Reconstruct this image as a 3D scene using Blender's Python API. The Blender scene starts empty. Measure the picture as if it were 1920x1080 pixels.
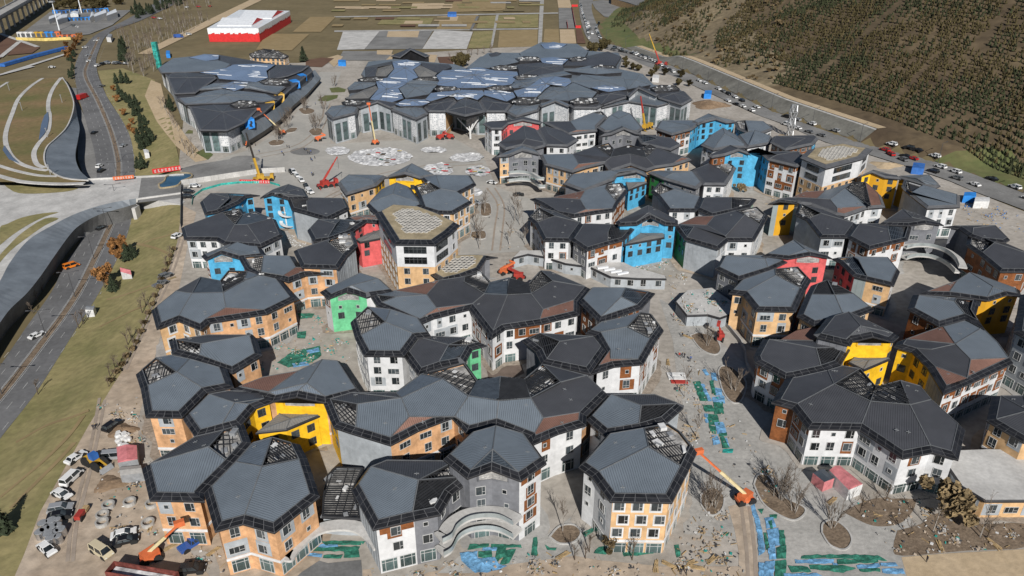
import bpy, math, random
import numpy as np
from mathutils import Vector, Matrix
from mathutils.geometry import delaunay_2d_cdt
R = math.radians
scene = bpy.context.scene
col = scene.collection
# ------------------------------------------------------------------ camera, sky, sun, exposure
FPX, PITCH, CAMH = 1400.0, R(27.2), 110.0
cam_d = bpy.data.cameras.new('camera'); cam = bpy.data.objects.new('camera', cam_d); col.objects.link(cam)
cam.location = (0, 0, CAMH); cam.rotation_euler = (R(90) - PITCH, 0, 0)
cam_d.sensor_width = 36; cam_d.lens = 36 * FPX / 1920; cam_d.clip_start = 1; cam_d.clip_end = 9000
scene.camera = cam
SUN_EL, SUN_AZ = R(34), R(-10)         # shadows fall away from the camera; azimuth offset of the shadow direction from +Y
world = bpy.data.worlds.new('World'); scene.world = world; world.use_nodes = True
wn = world.node_tree.nodes; wl = world.node_tree.links
sky = wn.new('ShaderNodeTexSky'); sky.sky_type = 'NISHITA'; sky.sun_disc = False
sky.sun_elevation = SUN_EL; sky.sun_rotation = R(180) + SUN_AZ
sky.air_density = 0.8; sky.dust_density = 0.3
wl.new(sky.outputs[0], wn['Background'].inputs[0]); wn['Background'].inputs[1].default_value = 0.05
sl = bpy.data.lights.new('sun', 'SUN'); sl.energy = 5.0; sl.angle = R(0.53); sl.color = (1.0, 0.965, 0.915)
so = bpy.data.objects.new('sun', sl); col.objects.link(so)
sd = Vector((math.sin(SUN_AZ) * math.cos(SUN_EL), math.cos(SUN_AZ) * math.cos(SUN_EL), -math.sin(SUN_EL)))
so.rotation_euler = sd.to_track_quat('-Z', 'Y').to_euler(); so.location = (0, -50, 200)
vs = scene.view_settings; vs.view_transform = 'Standard'; vs.look = 'None'; vs.gamma = 1; vs.exposure = 0.0
scene.cycles.max_bounces = 5; scene.cycles.diffuse_bounces = 1
rng = random.Random(7)
# ------------------------------------------------------------------ surveying: image ray -> point at a given height
CT, ST = math.cos(PITCH), math.sin(PITCH)
TILE = dict(a=(240,580,4), b=(240,810,4), c=(600,580,4), d=(640,810,4), e=(980,580,4), f=(1040,810,4), g=(1440,580,4), h=(1440,810,4),
  i=(240,320,4), j=(600,320,4), k=(960,320,4), l=(1320,320,4), m=(1440,380,4), n=(900,160,4), o=(1260,160,4), p=(600,60,4),
  q=(0,0,4.8), r=(280,80,4.8), s=(1000,0,4.8), u=(0,130,4.8), z=(0,0,1),
  A=(0,0,3), B=(640,0,3), C=(1280,0,3), D=(0,360,3), E=(640,360,3), F=(1280,360,3), G=(0,720,3), H=(640,720,3), I=(1280,720,3))
def px(s):
    out = []; t = TILE['z']
    for tok in s.split():
        if tok[0].isalpha(): t = TILE[tok]; continue
        v = [float(x) for x in tok.split(',')]
        out.append((t[0] + v[0] / t[2], t[1] + v[1] / t[2], v[2] if len(v) > 2 else None))
    return out
def ray(u, v):
    cx, cy = (u - 960) / FPX, (540 - v) / FPX
    return Vector((cx, CT + cy * ST, -ST + cy * CT))
def P(u, v, z=0.0):
    d = ray(u, v); return Vector((0, 0, CAMH)) + d * ((z - CAMH) / d.z)
# ------------------------------------------------------------------ terrain height
TOE = [P(u, v) for u, v, _ in px('1260,-40 1150,18 1123,48 1137,77 1173,90 1280,131 1447,207 1613,267 1760,305 1920,362 2150,450 2600,640')]
SE = [P(u, v) for u, v, _ in px('352,150 340,230 336,300 342,385 330,470 300,550 262,645 210,725 165,800 120,880 75,960 45,1040 10,1120 -60,1280')]
RE = [P(u, v, -6) for u, v, _ in px('225,100 240,230 253,330 248,393 233,457 187,547 143,617 80,718 50,760 0,823 -80,930 -200,1090 -330,1280')]
def seg_arr(pts): return np.array([(p.x, p.y) for p in pts])
TOE_A, SE_A, RE_A = seg_arr(TOE), seg_arr(SE), seg_arr(RE)
def sdist(X, Y, A):
    """signed distance to polyline (positive on the right of its direction) and arc position"""
    best = np.full(X.shape, 1e18); sign = np.ones(X.shape)
    for k in range(len(A) - 1):
        ax, ay = A[k]; bx, by = A[k + 1]; dx, dy = bx - ax, by - ay; L2 = dx * dx + dy * dy
        t = ((X - ax) * dx + (Y - ay) * dy) / L2
        tc = np.clip(t, 0 if k else -50, 1 if k < len(A) - 2 else 50)
        d2 = (X - ax - tc * dx) ** 2 + (Y - ay - tc * dy) ** 2
        c = dy * (X - ax) - dx * (Y - ay)
        m = d2 < best; best = np.where(m, d2, best); sign = np.where(m, np.sign(c), sign)
    return np.sqrt(best) * sign
def smooth(t): t = np.clip(t, 0, 1); return t * t * (3 - 2 * t)
def hgt(X, Y):
    X = np.asarray(X, float); Y = np.asarray(Y, float)
    d = -sdist(X, Y, TOE_A)
    dd = np.maximum(d, 0)
    wall = smooth((Y - 330) / 25) * smooth((620 - Y) / 30)
    h1 = np.minimum(dd, 9) * (0.68 * wall + 0.10 * (1 - wall)) + 0.40 * np.maximum(dd - 15, 0) * smooth(dd / 45)
    bump = np.sin(X * .021 + Y * .013) * 3.0 + np.sin(X * .05 - Y * .037 + 1.3) * 1.3 + np.sin(X * .11 + Y * .09) * .5
    h1 = h1 + bump * smooth((dd - 15) / 60)
    h1 = np.where(h1 > 100, 100 + 38 * (1 - np.exp(-np.maximum(h1 - 100, 0) / 38)), h1)
    a = sdist(X, Y, SE_A); b = -sdist(X, Y, RE_A)
    t = np.where(a <= 0, 0, np.where(b <= 0, 1, a / np.maximum(a + b, 1e-6)))
    amp = -6 * (1 - smooth((Y - 350) / 160))
    return h1 + amp * smooth(t) * (d < 30)
LX = np.arange(-460, -40, 2.0); LY = np.arange(60, 760, 2.0); LGX, LGY = np.meshgrid(LX, LY); LGZ = hgt(LGX, LGY)
def h1(x, y):
    if -458 < x < -44 and 62 < y < 756:      # surveyed grid of the left side
        i, j = (x + 460) / 2, (y - 60) / 2; a, b = int(i), int(j); fx, fy = i - a, j - b
        return float((LGZ[b, a] * (1 - fx) + LGZ[b, a + 1] * fx) * (1 - fy) + (LGZ[b + 1, a] * (1 - fx) + LGZ[b + 1, a + 1] * fx) * fy)
    return float(hgt(np.array([x]), np.array([y]))[0])
def Gd(u, v, dz=0.0):
    """point of the terrain seen along an image ray"""
    d = ray(u, v)
    for z in (0.0, -6.0):
        q = P(u, v, z)
        if 60 < q.y < 1500 and abs(h1(q.x, q.y) - z) < .004: q.z += dz; return q
    ts = np.linspace(60, 1600, 1541) / math.hypot(d.x, d.y)
    z = CAMH + ts * d.z; hh = hgt(ts * d.x, ts * d.y)
    idx = np.nonzero(z <= hh)[0]
    if len(idx) == 0: return P(u, v, 0)
    k = idx[0]
    if k == 0: t = ts[0]
    else:
        f0, f1 = z[k-1] - hh[k-1], z[k] - hh[k]; t = ts[k-1] + (ts[k] - ts[k-1]) * f0 / (f0 - f1)
    return Vector((t * d.x, t * d.y, CAMH + t * d.z + dz))
# ------------------------------------------------------------------ materials
M = {}
def mat(name, rgb, rough=.7, metal=0.0, var=.12, scale=.5, rgb2=None, spec=.3, fine=None, bump=0.0, stripes=None, coord='Object'):
    m = bpy.data.materials.new(name); m.use_nodes = True; nt = m.node_tree; N, L = nt.nodes, nt.links
    b = N['Principled BSDF']; b.inputs['Roughness'].default_value = rough; b.inputs['Metallic'].default_value = metal
    b.inputs['Specular IOR Level'].default_value = spec
    M[name] = m
    if var == 0 and rgb2 is None and stripes is None:
        b.inputs['Base Color'].default_value = (*rgb, 1); return m
    tc = N.new('ShaderNodeTexCoord')
    if coord == 'World':
        ge = N.new('ShaderNodeNewGeometry'); src = ge.outputs['Position']
    else: src = tc.outputs[coord]
    nz = N.new('ShaderNodeTexNoise'); nz.inputs['Scale'].default_value = scale; nz.inputs['Detail'].default_value = 6; nz.inputs['Roughness'].default_value = .62
    L.new(src, nz.inputs['Vector'])
    cr = N.new('ShaderNodeValToRGB'); c2 = rgb2 or tuple(c * (1 + 2.2 * var) for c in rgb); c1 = rgb if rgb2 else tuple(c * (1 - 2.2 * var) for c in rgb)
    cr.color_ramp.elements[0].position = .32; cr.color_ramp.elements[1].position = .68
    cr.color_ramp.elements[0].color = (*c1, 1); cr.color_ramp.elements[1].color = (*c2, 1)
    L.new(nz.outputs[0], cr.inputs[0]); out = cr.outputs[0]
    if fine:
        nf = N.new('ShaderNodeTexNoise'); nf.inputs['Scale'].default_value = fine[0]; nf.inputs['Detail'].default_value = 4
        L.new(src, nf.inputs['Vector'])
        mp = N.new('ShaderNodeMapRange'); mp.inputs[1].default_value = .3; mp.inputs[2].default_value = .7; mp.inputs[3].default_value = 1 - fine[1]; mp.inputs[4].default_value = 1 + fine[1]
        L.new(nf.outputs[0], mp.inputs[0])
        mx = N.new('ShaderNodeMix'); mx.data_type = 'RGBA'; mx.blend_type = 'MULTIPLY'; mx.inputs[0].default_value = 1
        L.new(out, mx.inputs[6]); L.new(mp.outputs[0], mx.inputs[7]); out = mx.outputs[2]
    if stripes:
        # raised seams: stripe across UV.x
        sp, wdt, fac = stripes
        sx = N.new('ShaderNodeSeparateXYZ'); L.new(tc.outputs['UV'], sx.inputs[0])
        dv = N.new('ShaderNodeMath'); dv.operation = 'DIVIDE'; dv.inputs[1].default_value = sp; L.new(sx.outputs[0], dv.inputs[0])
        fr = N.new('ShaderNodeMath'); fr.operation = 'FRACT'; L.new(dv.outputs[0], fr.inputs[0])
        lt = N.new('ShaderNodeMath'); lt.operation = 'LESS_THAN'; lt.inputs[1].default_value = wdt; L.new(fr.outputs[0], lt.inputs[0])
        bp = N.new('ShaderNodeBump'); bp.inputs['Strength'].default_value = 1.0; bp.inputs['Distance'].default_value = .06
        L.new(lt.outputs[0], bp.inputs['Height']); L.new(bp.outputs[0], b.inputs['Normal'])
        mp2 = N.new('ShaderNodeMapRange'); mp2.inputs[3].default_value = 1; mp2.inputs[4].default_value = fac; L.new(lt.outputs[0], mp2.inputs[0])
        mx = N.new('ShaderNodeMix'); mx.data_type = 'RGBA'; mx.blend_type = 'MULTIPLY'; mx.inputs[0].default_value = 1
        L.new(out, mx.inputs[6]); L.new(mp2.outputs[0], mx.inputs[7]); out = mx.outputs[2]
    elif bump:
        bp = N.new('ShaderNodeBump'); bp.inputs['Strength'].default_value = bump; bp.inputs['Distance'].default_value = .3
        nb = N.new('ShaderNodeTexNoise'); nb.inputs['Scale'].default_value = (fine[0] if fine else scale * 6); nb.inputs['Detail'].default_value = 3
        L.new(src, nb.inputs['Vector']); L.new(nb.outputs[0], bp.inputs['Height']); L.new(bp.outputs[0], b.inputs['Normal'])
    L.new(out, b.inputs['Base Color'])
    return m
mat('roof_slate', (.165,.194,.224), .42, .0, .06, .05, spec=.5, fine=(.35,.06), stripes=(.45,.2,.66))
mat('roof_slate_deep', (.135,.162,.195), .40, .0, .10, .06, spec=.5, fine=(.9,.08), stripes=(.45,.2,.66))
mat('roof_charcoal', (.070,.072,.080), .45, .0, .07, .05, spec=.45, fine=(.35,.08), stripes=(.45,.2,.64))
mat('roof_red', (.21,.115,.088), .6, .0, .10, .08, fine=(.9,.08), stripes=(.45,.2,.68))
mat('roof_grey', (.20,.195,.185), .6, .0, .08, .06, fine=(.8,.06), stripes=(.6,.14,.85))
mat('band_panel', (.017,.0175,.020), .38, .0, .25, .5, spec=.45)
mat('band_base', (.11,.112,.118), .5, .0, .1, .4)
mat('fascia', (.028,.028,.031), .45, .0, .15, .3, spec=.4)
mat('roof_cap', (.13,.136,.142), .45, 0, .1, .5)
mat('lattice_bar', (.030,.031,.034), .5, .0, .1, .6)
mat('slat_blue', (.055,.068,.085), .42, .0, .1, .6)
mat('deck_light', (.30,.29,.275), .8, 0, .25, .5, fine=(2.5,.3))
mat('deck_dark', (.05,.05,.052), .8, 0, .25, .5)
mat('equip_white', (.62,.62,.61), .5, 0, .08, 1.0)
mat('equip_grey', (.30,.31,.32), .5, .2, .1, 1.0)
mat('tan_plate', (.34,.28,.18), .7, 0, .12, .25, fine=(1.2,.1))
mat('hex_white', (.52,.50,.46), .6, 0, .1, .5)
mat('hall_glass', (.165,.230,.345), .5, .0, .06, .05, spec=.6, stripes=(2.2,.05,.6))
mat('skylight_white', (.72,.74,.76), .35, 0, .06, .4)
mat('wall_white', (.60,.605,.61), .75, 0, .06, .25, fine=(1.1,.07))
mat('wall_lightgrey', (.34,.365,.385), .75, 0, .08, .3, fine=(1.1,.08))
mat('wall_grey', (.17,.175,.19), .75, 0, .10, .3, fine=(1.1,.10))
mat('wall_sage', (.26,.30,.30), .75, 0, .05, .3)
mat('wall_orange', (.55,.315,.165), .7, 0, .14, .35, fine=(1.3,.12))
mat('wall_tan', (.60,.385,.20), .7, 0, .10, .35, fine=(1.3,.08))
mat('wall_brown', (.20,.072,.024), .65, 0, .16, .5, fine=(2.0,.14))
mat('wall_yellow', (.80,.47,.02), .6, 0, .08, .35, fine=(1.2,.10))
mat('wall_ochre', (.60,.31,.02), .6, 0, .05, .3)
mat('wall_blue', (.075,.345,.56), .6, 0, .09, .35, fine=(1.2,.12))
mat('wall_green', (.13,.45,.23), .65, 0, .09, .35, fine=(1.2,.12))
mat('wall_deepgreen', (.035,.20,.055), .6, 0, .05, .3)
mat('wall_red', (.60,.11,.11), .65, 0, .09, .35, fine=(1.2,.12))
mat('frame_white', (.50,.50,.49), .5, 0, .03, 1)
mat('frame_dark', (.09,.095,.10), .5, 0, .05, 1)
mat('glass_dark', (.022,.027,.030), .06, 0, .45, .22, spec=.6)
mat('glass_green', (.055,.085,.085), .08, 0, .35, .3, spec=.6)
mat('concrete', (.36,.35,.33), .85, 0, .10, .12, fine=(1.5,.12))
mat('concrete_pale', (.47,.46,.44), .85, 0, .10, .12, fine=(1.5,.10))
mat('concrete_dark', (.16,.16,.158), .85, 0, .12, .15, fine=(1.5,.12))
mat('kerb', (.42,.41,.39), .8, 0, .1, .5)
mat('paint_white', (.36,.36,.35), .7, 0, .15, .6)
mat('asphalt', (.14,.14,.142), .85, 0, .12, .05, coord='World', fine=(.8,.08))
mat('asphalt_pale', (.20,.197,.19), .85, 0, .12, .05, coord='World', fine=(.8,.08))
mat('dirt', (.33,.255,.185), .95, 0, 0, .045, (.48,.40,.315), coord='World', fine=(.45,.22), bump=.5)
mat('site_ground', (.29,.262,.225), .95, 0, 0, .06, (.44,.405,.36), coord='World', fine=(.55,.16), bump=.3)
mat('plaza', (.325,.315,.29), .9, 0, 0, .06, (.43,.41,.37), coord='World', fine=(.5,.07))
mat('paving', (.30,.292,.272), .9, 0, 0, .12, (.43,.415,.385), coord='World', fine=(1.0,.14), bump=.25)
mat('sand', (.42,.32,.20), .95, 0, 0, .08, (.50,.39,.26), coord='World', fine=(.7,.12), bump=.3)
mat('mulch', (.13,.095,.065), .95, 0, 0, .35, (.23,.175,.125), coord='World', fine=(1.6,.25), bump=.5)
mat('lawn', (.175,.165,.066), .95, 0, 0, .06, (.30,.25,.12), coord='World', fine=(.5,.16), bump=.5)
mat('roof_lawn', (.13,.125,.045), .95, 0, 0, .035, (.23,.155,.08), coord='World', fine=(.5,.14), bump=.4)
mat('field', (.135,.108,.055), .95, 0, 0, .02, (.19,.15,.08), coord='World', fine=(.14,.12), bump=.4)
mat('field_gold', (.25,.185,.09), .95, 0, 0, .03, (.30,.225,.12), coord='World', fine=(.2,.1))
mat('field_red', (.11,.06,.04), .95, 0, 0, .03, (.15,.085,.055), coord='World', fine=(.2,.1))
mat('hill', (.082,.058,.036), .97, 0, 0, .022, (.150,.112,.064), coord='World', fine=(.16,.28), bump=.6)
mat('verge', (.09,.12,.04), .97, 0, 0, .05, (.15,.14,.06), coord='World', fine=(.3,.15))
mat('water', (.03,.07,.10), .05, 0, .1, .1, spec=.5)
def vary(name, lo, hi):
    """each pane or panel gets its own tone: random value per object"""
    nt = M[name].node_tree; b = nt.nodes['Principled BSDF']; l = b.inputs['Base Color'].links[0]; src = l.from_socket
    oi = nt.nodes.new('ShaderNodeObjectInfo'); mp = nt.nodes.new('ShaderNodeMapRange'); mp.inputs[3].default_value = lo; mp.inputs[4].default_value = hi
    nt.links.new(oi.outputs['Random'], mp.inputs[0]); mx = nt.nodes.new('ShaderNodeMix'); mx.data_type = 'RGBA'; mx.blend_type = 'MULTIPLY'; mx.inputs[0].default_value = 1
    nt.links.new(src, mx.inputs[6]); nt.links.new(mp.outputs[0], mx.inputs[7]); nt.links.new(mx.outputs[2], b.inputs['Base Color'])
vary('glass_dark', .4, 3.2); vary('glass_green', .5, 2.2); vary('band_panel', .75, 1.35)
mat('glass_rail', (.30,.33,.33), .15, 0, .1, .5, spec=.5)
# ------------------------------------------------------------------ mesh helpers
WPOS = {}
def mk(name, verts, faces, mats, parent=None, fm=None, uv=None, smooth=False, **props):
    o_w = WPOS.get(parent.name, Vector()) if parent else props.pop('origin', Vector())
    me = bpy.data.meshes.new(name)
    me.from_pydata([(v[0] - o_w[0], v[1] - o_w[1], v[2] - o_w[2]) for v in verts], [], faces)
    for mn in ([mats] if isinstance(mats, str) else mats): me.materials.append(M[mn])
    if fm is not None: me.polygons.foreach_set('material_index', np.array(fm, dtype=np.int32))
    if uv is not None:
        ul = me.uv_layers.new(name='UVMap'); flat = np.array([c for f in uv for q in f for c in q], dtype=np.float32)
        ul.data.foreach_set('uv', flat)
    if smooth: me.polygons.foreach_set('use_smooth', np.ones(len(me.polygons), dtype=bool))
    me.update()
    o = bpy.data.objects.new(name, me); col.objects.link(o)
    if parent: o.parent = parent; WPOS[o.name] = o_w
    else: o.location = o_w; WPOS[o.name] = o_w
    for k, v in props.items(): o[k] = v
    return o
def tag(o, label=None, cat=None, group=None, kind=None):
    if label: o['label'] = label
    if cat: o['category'] = cat
    if group: o['group'] = group
    if kind: o['kind'] = kind
    return o
def empty(name, loc, label=None, cat=None, group=None, rz=0):
    o = bpy.data.objects.new(name, None); o.empty_display_size = 1; o.location = loc; o.rotation_euler = (0, 0, rz); col.objects.link(o)
    WPOS[o.name] = Vector(loc); return tag(o, label, cat, group)
KIDS = {}
def copy_tree(o, parent=None, loc=None, rz=None, **kw):
    c = o.copy(); col.objects.link(c); c.parent = parent
    if loc is not None: c.location = loc; WPOS[c.name] = Vector(loc)
    if rz is not None: c.rotation_euler = (0, 0, rz)
    if o.name not in KIDS: KIDS[o.name] = list(o.children)
    for ch in KIDS[o.name]:
        if not ch.type == 'EMPTY' and parent is None: e = ch.copy(); col.objects.link(e); e.parent = c
    tag(c, **kw); return c
class MB:
    """collects boxes, bars, tubes and polygons; build() links them as one mesh"""
    def __init__(s): s.v = []; s.f = []; s.m = []
    def poly(s, pts, m=0):
        n = len(s.v); s.v += [tuple(p) for p in pts]; s.f.append(tuple(range(n, n + len(pts)))); s.m.append(m); return s
    def prism(s, base, top, m=0, mtop=None):
        n = len(s.v); k = len(base); s.v += [tuple(p) for p in base] + [tuple(p) for p in top]
        s.f.append(tuple(range(n + k - 1, n - 1, -1))); s.m.append(m)
        s.f.append(tuple(range(n + k, n + 2 * k))); s.m.append(m if mtop is None else mtop)
        for a in range(k):
            b = (a + 1) % k; s.f.append((n + a, n + b, n + k + b, n + k + a)); s.m.append(m)
        return s
    def box(s, c, d, m=0, rz=0.0, ax=None):
        """c centre of the base, d sizes"""
        cx, sx = math.cos(rz), math.sin(rz); b = []
        for x, y in ((-1,-1),(1,-1),(1,1),(-1,1)):
            X, Y = x * d[0] / 2, y * d[1] / 2; b.append((c[0] + X * cx - Y * sx, c[1] + X * sx + Y * cx))
        return s.prism([(x, y, c[2]) for x, y in b], [(x, y, c[2] + d[2]) for x, y in b], m)
    def bar(s, p, q, w, m=0, w2=None, n=4, rot=.785):
        p, q = Vector(p), Vector(q); d = (q - p)
        if d.length < 1e-6: return s
        d.normalize(); a = d.orthogonal() if abs(d.z) > .95 else d.cross(Vector((0, 0, 1))); a.normalize(); b = d.cross(a)
        w2 = w if w2 is None else w2; r1, r2 = w * .7071, w2 * .7071
        c1 = [p + (a * math.cos(rot + t * 2 * math.pi / n) + b * math.sin(rot + t * 2 * math.pi / n)) * r1 for t in range(n)]
        c2 = [q + (a * math.cos(rot + t * 2 * math.pi / n) + b * math.sin(rot + t * 2 * math.pi / n)) * r2 for t in range(n)]
        return s.prism(c1, c2, m)
    def cyl(s, c, r, h, m=0, n=12, r2=None):
        r2 = r if r2 is None else r2
        A = [(math.cos(2 * math.pi * k / n), math.sin(2 * math.pi * k / n)) for k in range(n)]
        return s.prism([(c[0] + x * r, c[1] + y * r, c[2]) for x, y in A], [(c[0] + x * r2, c[1] + y * r2, c[2] + h) for x, y in A], m)
    def build(s, name, mats, parent=None, **kw):
        return mk(name, s.v, s.f, mats, parent, fm=s.m, **kw)
def area2(p): return sum(p[k][0] * p[(k+1) % len(p)][1] - p[(k+1) % len(p)][0] * p[k][1] for k in range(len(p)))
def inside(pt, poly):
    x, y = pt[0], pt[1]; c = False; n = len(poly)
    for k in range(n):
        a, b = poly[k], poly[k - 1]
        if (a[1] > y) != (b[1] > y) and x < (b[0] - a[0]) * (y - a[1]) / (b[1] - a[1]) + a[0]: c = not c
    return c
def sheet(name, pts, m, off=0.0, fine=0, kind='structure', parent=None, hfun=True, z=None, **kw):
    """ground sheet draped over the terrain; pts are world xy"""
    pts = [Vector((p[0], p[1])) for p in pts]
    if area2(pts) < 0: pts = pts[::-1]
    b = []
    st = fine if fine else 8
    for k in range(len(pts)):
        p, q = pts[k], pts[(k + 1) % len(pts)]; n = max(1, int((q - p).length / st)) if fine else 1
        b += [p.lerp(q, t / n) for t in range(n)]
    vs = list(b); nb = len(b); edges = [(k, (k + 1) % nb) for k in range(nb)]
    if fine:
        xs = [p.x for p in b]; ys = [p.y for p in b]
        gx, gy = np.meshgrid(np.arange(min(xs) + fine / 2, max(xs), fine), np.arange(min(ys) + fine / 2, max(ys), fine)); gx = gx.ravel(); gy = gy.ravel()
        c = np.zeros(gx.shape, bool)
        for k in range(nb):
            p, q = b[k], b[k - 1]
            if p.y == q.y: continue
            c ^= ((p.y > gy) != (q.y > gy)) & (gx < (q.x - p.x) * (gy - p.y) / (q.y - p.y) + p.x)
        vs += [Vector((x_, y_)) for x_, y_ in zip(gx[c], gy[c])]
    v2, e2, f2, *_ = delaunay_2d_cdt(vs, edges, [list(range(nb))], 1, 1e-4)
    X = np.array([v.x for v in v2]); Y = np.array([v.y for v in v2])
    Z = (hgt(X, Y) if (fine and z is None) else np.full(X.shape, z or 0.0)) + off
    o = mk(name, list(zip(X, Y, Z)), [tuple(f) for f in f2], m, parent, **kw)
    if kind: o['kind'] = kind
    return o
def strip(pts, w0, w1):
    """offset polyline to a ribbon: offsets w0 (left) and w1 (right)"""
    L_, R_ = [], []
    for k, p in enumerate(pts):
        a = pts[max(k - 1, 0)]; b = pts[min(k + 1, len(pts) - 1)]
        d = Vector((b[0] - a[0], b[1] - a[1])).normalized(); n = Vector((-d.y, d.x))
        L_.append(Vector((p[0], p[1])) + n * w0); R_.append(Vector((p[0], p[1])) + n * w1)
    return L_ + R_[::-1]
def smooth_line(pts, n=6):
    out = []
    pts = [Vector((p[0], p[1])) for p in pts]
    for k in range(len(pts) - 1):
        p0 = pts[max(k - 1, 0)]; p1, p2 = pts[k], pts[k + 1]; p3 = pts[min(k + 2, len(pts) - 1)]
        for t in range(n):
            s = t / n
            out.append(.5 * ((2 * p1) + (p2 - p0) * s + (2 * p0 - 5 * p1 + 4 * p2 - p3) * s * s + (3 * p1 - p0 - 3 * p2 + p3) * s ** 3))
    out.append(pts[-1]); return out
mat('roof_anchor', (.27,.28,.285), .5, .3, .1, 1)
# ------------------------------------------------------------------ building system
CAM = Vector((0, 0, CAMH))
UNITS = []           # footprints for hidden-window tests: (poly_xy, z)
PENDING = []         # facades, made when all footprints are known
BLD = [None]
FM = dict(b='roof_slate', c='roof_slate_deep', d='roof_charcoal', r='roof_red', k='roof_grey', g='hall_glass', t='tan_plate', q='concrete_pale')
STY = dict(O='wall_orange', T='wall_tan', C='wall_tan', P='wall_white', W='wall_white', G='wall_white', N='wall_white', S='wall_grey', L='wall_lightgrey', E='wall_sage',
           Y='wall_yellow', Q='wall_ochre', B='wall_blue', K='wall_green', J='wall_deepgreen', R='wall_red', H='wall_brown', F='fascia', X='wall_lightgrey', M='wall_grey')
def building(name, label, cat='building', at=None, group=None):
    p = px(at)[0]; g = P(p[0], p[1], 0)
    BLD[0] = empty(name, (round(g.x, 2), round(g.y, 2), 0), label, cat, group); return BLD[0]
def offset_poly(pts, ds):
    """inward offset of a ccw polygon, ds distance per edge (edge k from k to k+1)"""
    n = len(pts); out = []
    for k in range(n):
        a, b, c = pts[k - 1], pts[k], pts[(k + 1) % n]
        d1 = Vector((b.x - a.x, b.y - a.y)); d2 = Vector((c.x - b.x, c.y - b.y))
        if d1.length < 1e-6 or d2.length < 1e-6: out.append(Vector((b.x, b.y))); continue
        d1.normalize(); d2.normalize(); n1 = Vector((-d1.y, d1.x)); n2 = Vector((-d2.y, d2.x))
        e1, e2 = ds[k - 1], ds[k]
        det = d1.x * d2.y - d1.y * d2.x
        B = Vector((b.x, b.y))
        if abs(det) < .12: out.append(B + (n1 * e1 + n2 * e2) * .5); continue
        p1 = B + n1 * e1; p2 = B + n2 * e2; w = p2 - p1
        t = (w.x * d2.y - w.y * d2.x) / det; q = p1 + d1 * t
        lim = 3.2 * max(abs(e1), abs(e2), .01)
        if (q - B).length > lim: q = B + (q - B).normalized() * lim
        out.append(q)
    return out
def fnormal(p):
    n = Vector()
    for k in range(len(p)):
        a, b = p[k], p[(k + 1) % len(p)]
        n += Vector(((a.y - b.y) * (a.z + b.z), (a.z - b.z) * (a.x + b.x), (a.x - b.x) * (a.y + b.y)))
    n.normalize(); return n if n.z > 0 else -n
def facet_axes(p):
    n = fnormal(p); h = Vector((n.y, -n.x, 0))
    h = Vector((1, 0, 0)) if h.length < .02 else h.normalized()
    return n, h, n.cross(h)
def scan(poly2, axis, val):
    """intervals where the line (coordinate axis == val) lies in the 2d polygon"""
    o = 1 - axis; xs = []
    for k in range(len(poly2)):
        a, b = poly2[k], poly2[(k + 1) % len(poly2)]
        if (a[axis] > val) != (b[axis] > val): xs.append(a[o] + (b[o] - a[o]) * (val - a[axis]) / (b[axis] - a[axis]))
    xs.sort(); return [(xs[k], xs[k + 1]) for k in range(0, len(xs) - 1, 2)]
def lattice(p, kind, roof, seed):
    """open rafters over a sunken deck with services"""
    n, h, s = facet_axes(p); o = p[0]; r = random.Random(seed)
    q = [((v - o).dot(h), (v - o).dot(s)) for v in p]
    def to3(a, b, dz=0): return o + h * a + s * b + n * dz
    bars = MB(); dist = (o - CAM).length; k = max(1, dist / 260)
    if kind == 'l': steps = ((1, .62 * k, .15), (0, 1.5 * k, .16))
    else: steps = ((1, .52 * k, .30), (0, 4.0, .16))
    for ax, st, w in steps:
        vals = [c[ax] for c in q]; v = min(vals) + st * .5
        while v < max(vals):
            if not (kind == 'l' and r.random() < .10):
                for a, b in scan(q, ax, v):
                    if b - a < .4: continue
                    p1, p2 = ((v, a), (v, b)) if ax == 0 else ((a, v), (b, v))
                    bars.bar(to3(*p1, -.12 - .1 * ax), to3(*p2, -.12 - .1 * ax), w)
            v += st
    for a in range(len(p)): bars.bar(p[a] - n * .1, p[(a + 1) % len(p)] - n * .1, .3)
    ob = bars.build('lattice', 'lattice_bar' if kind == 'l' or seed % 3 == 0 else 'slat_blue', roof); ob['kind'] = 'stuff'
    # deck below and equipment
    dk = MB(); zb = min(v.z for v in p) - .55
    c = sum((v for v in p), Vector()) / len(p)
    dp = [Vector((v.x + (c.x - v.x) * .03, v.y + (c.y - v.y) * .03, zb)) for v in p]
    dk.poly(dp)
    dk.build('sunken_deck', 'deck_light' if kind == 'l' else 'deck_dark', roof)
    eq = MB(); A = abs(area2([(v.x, v.y) for v in p])) / 2; xy = [(v.x, v.y) for v in p]
    x0, x1 = min(v[0] for v in xy), max(v[0] for v in xy); y0, y1 = min(v[1] for v in xy), max(v[1] for v in xy)
    cnt = int(A / 7) if kind == 'l' else int(A / 30)
    for _ in range(cnt):
        x, y = r.uniform(x0, x1), r.uniform(y0, y1)
        if inside((x, y), xy): eq.box((x, y, zb + .02), (r.uniform(.5, 2.2), r.uniform(.4, 1.6), r.uniform(.15, .8)), 0 if r.random() < .55 else 1, r.uniform(0, 3))
    if eq.v: eq.build('roof_services', ['equip_white', 'equip_grey'], roof)['kind'] = 'stuff'
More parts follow.
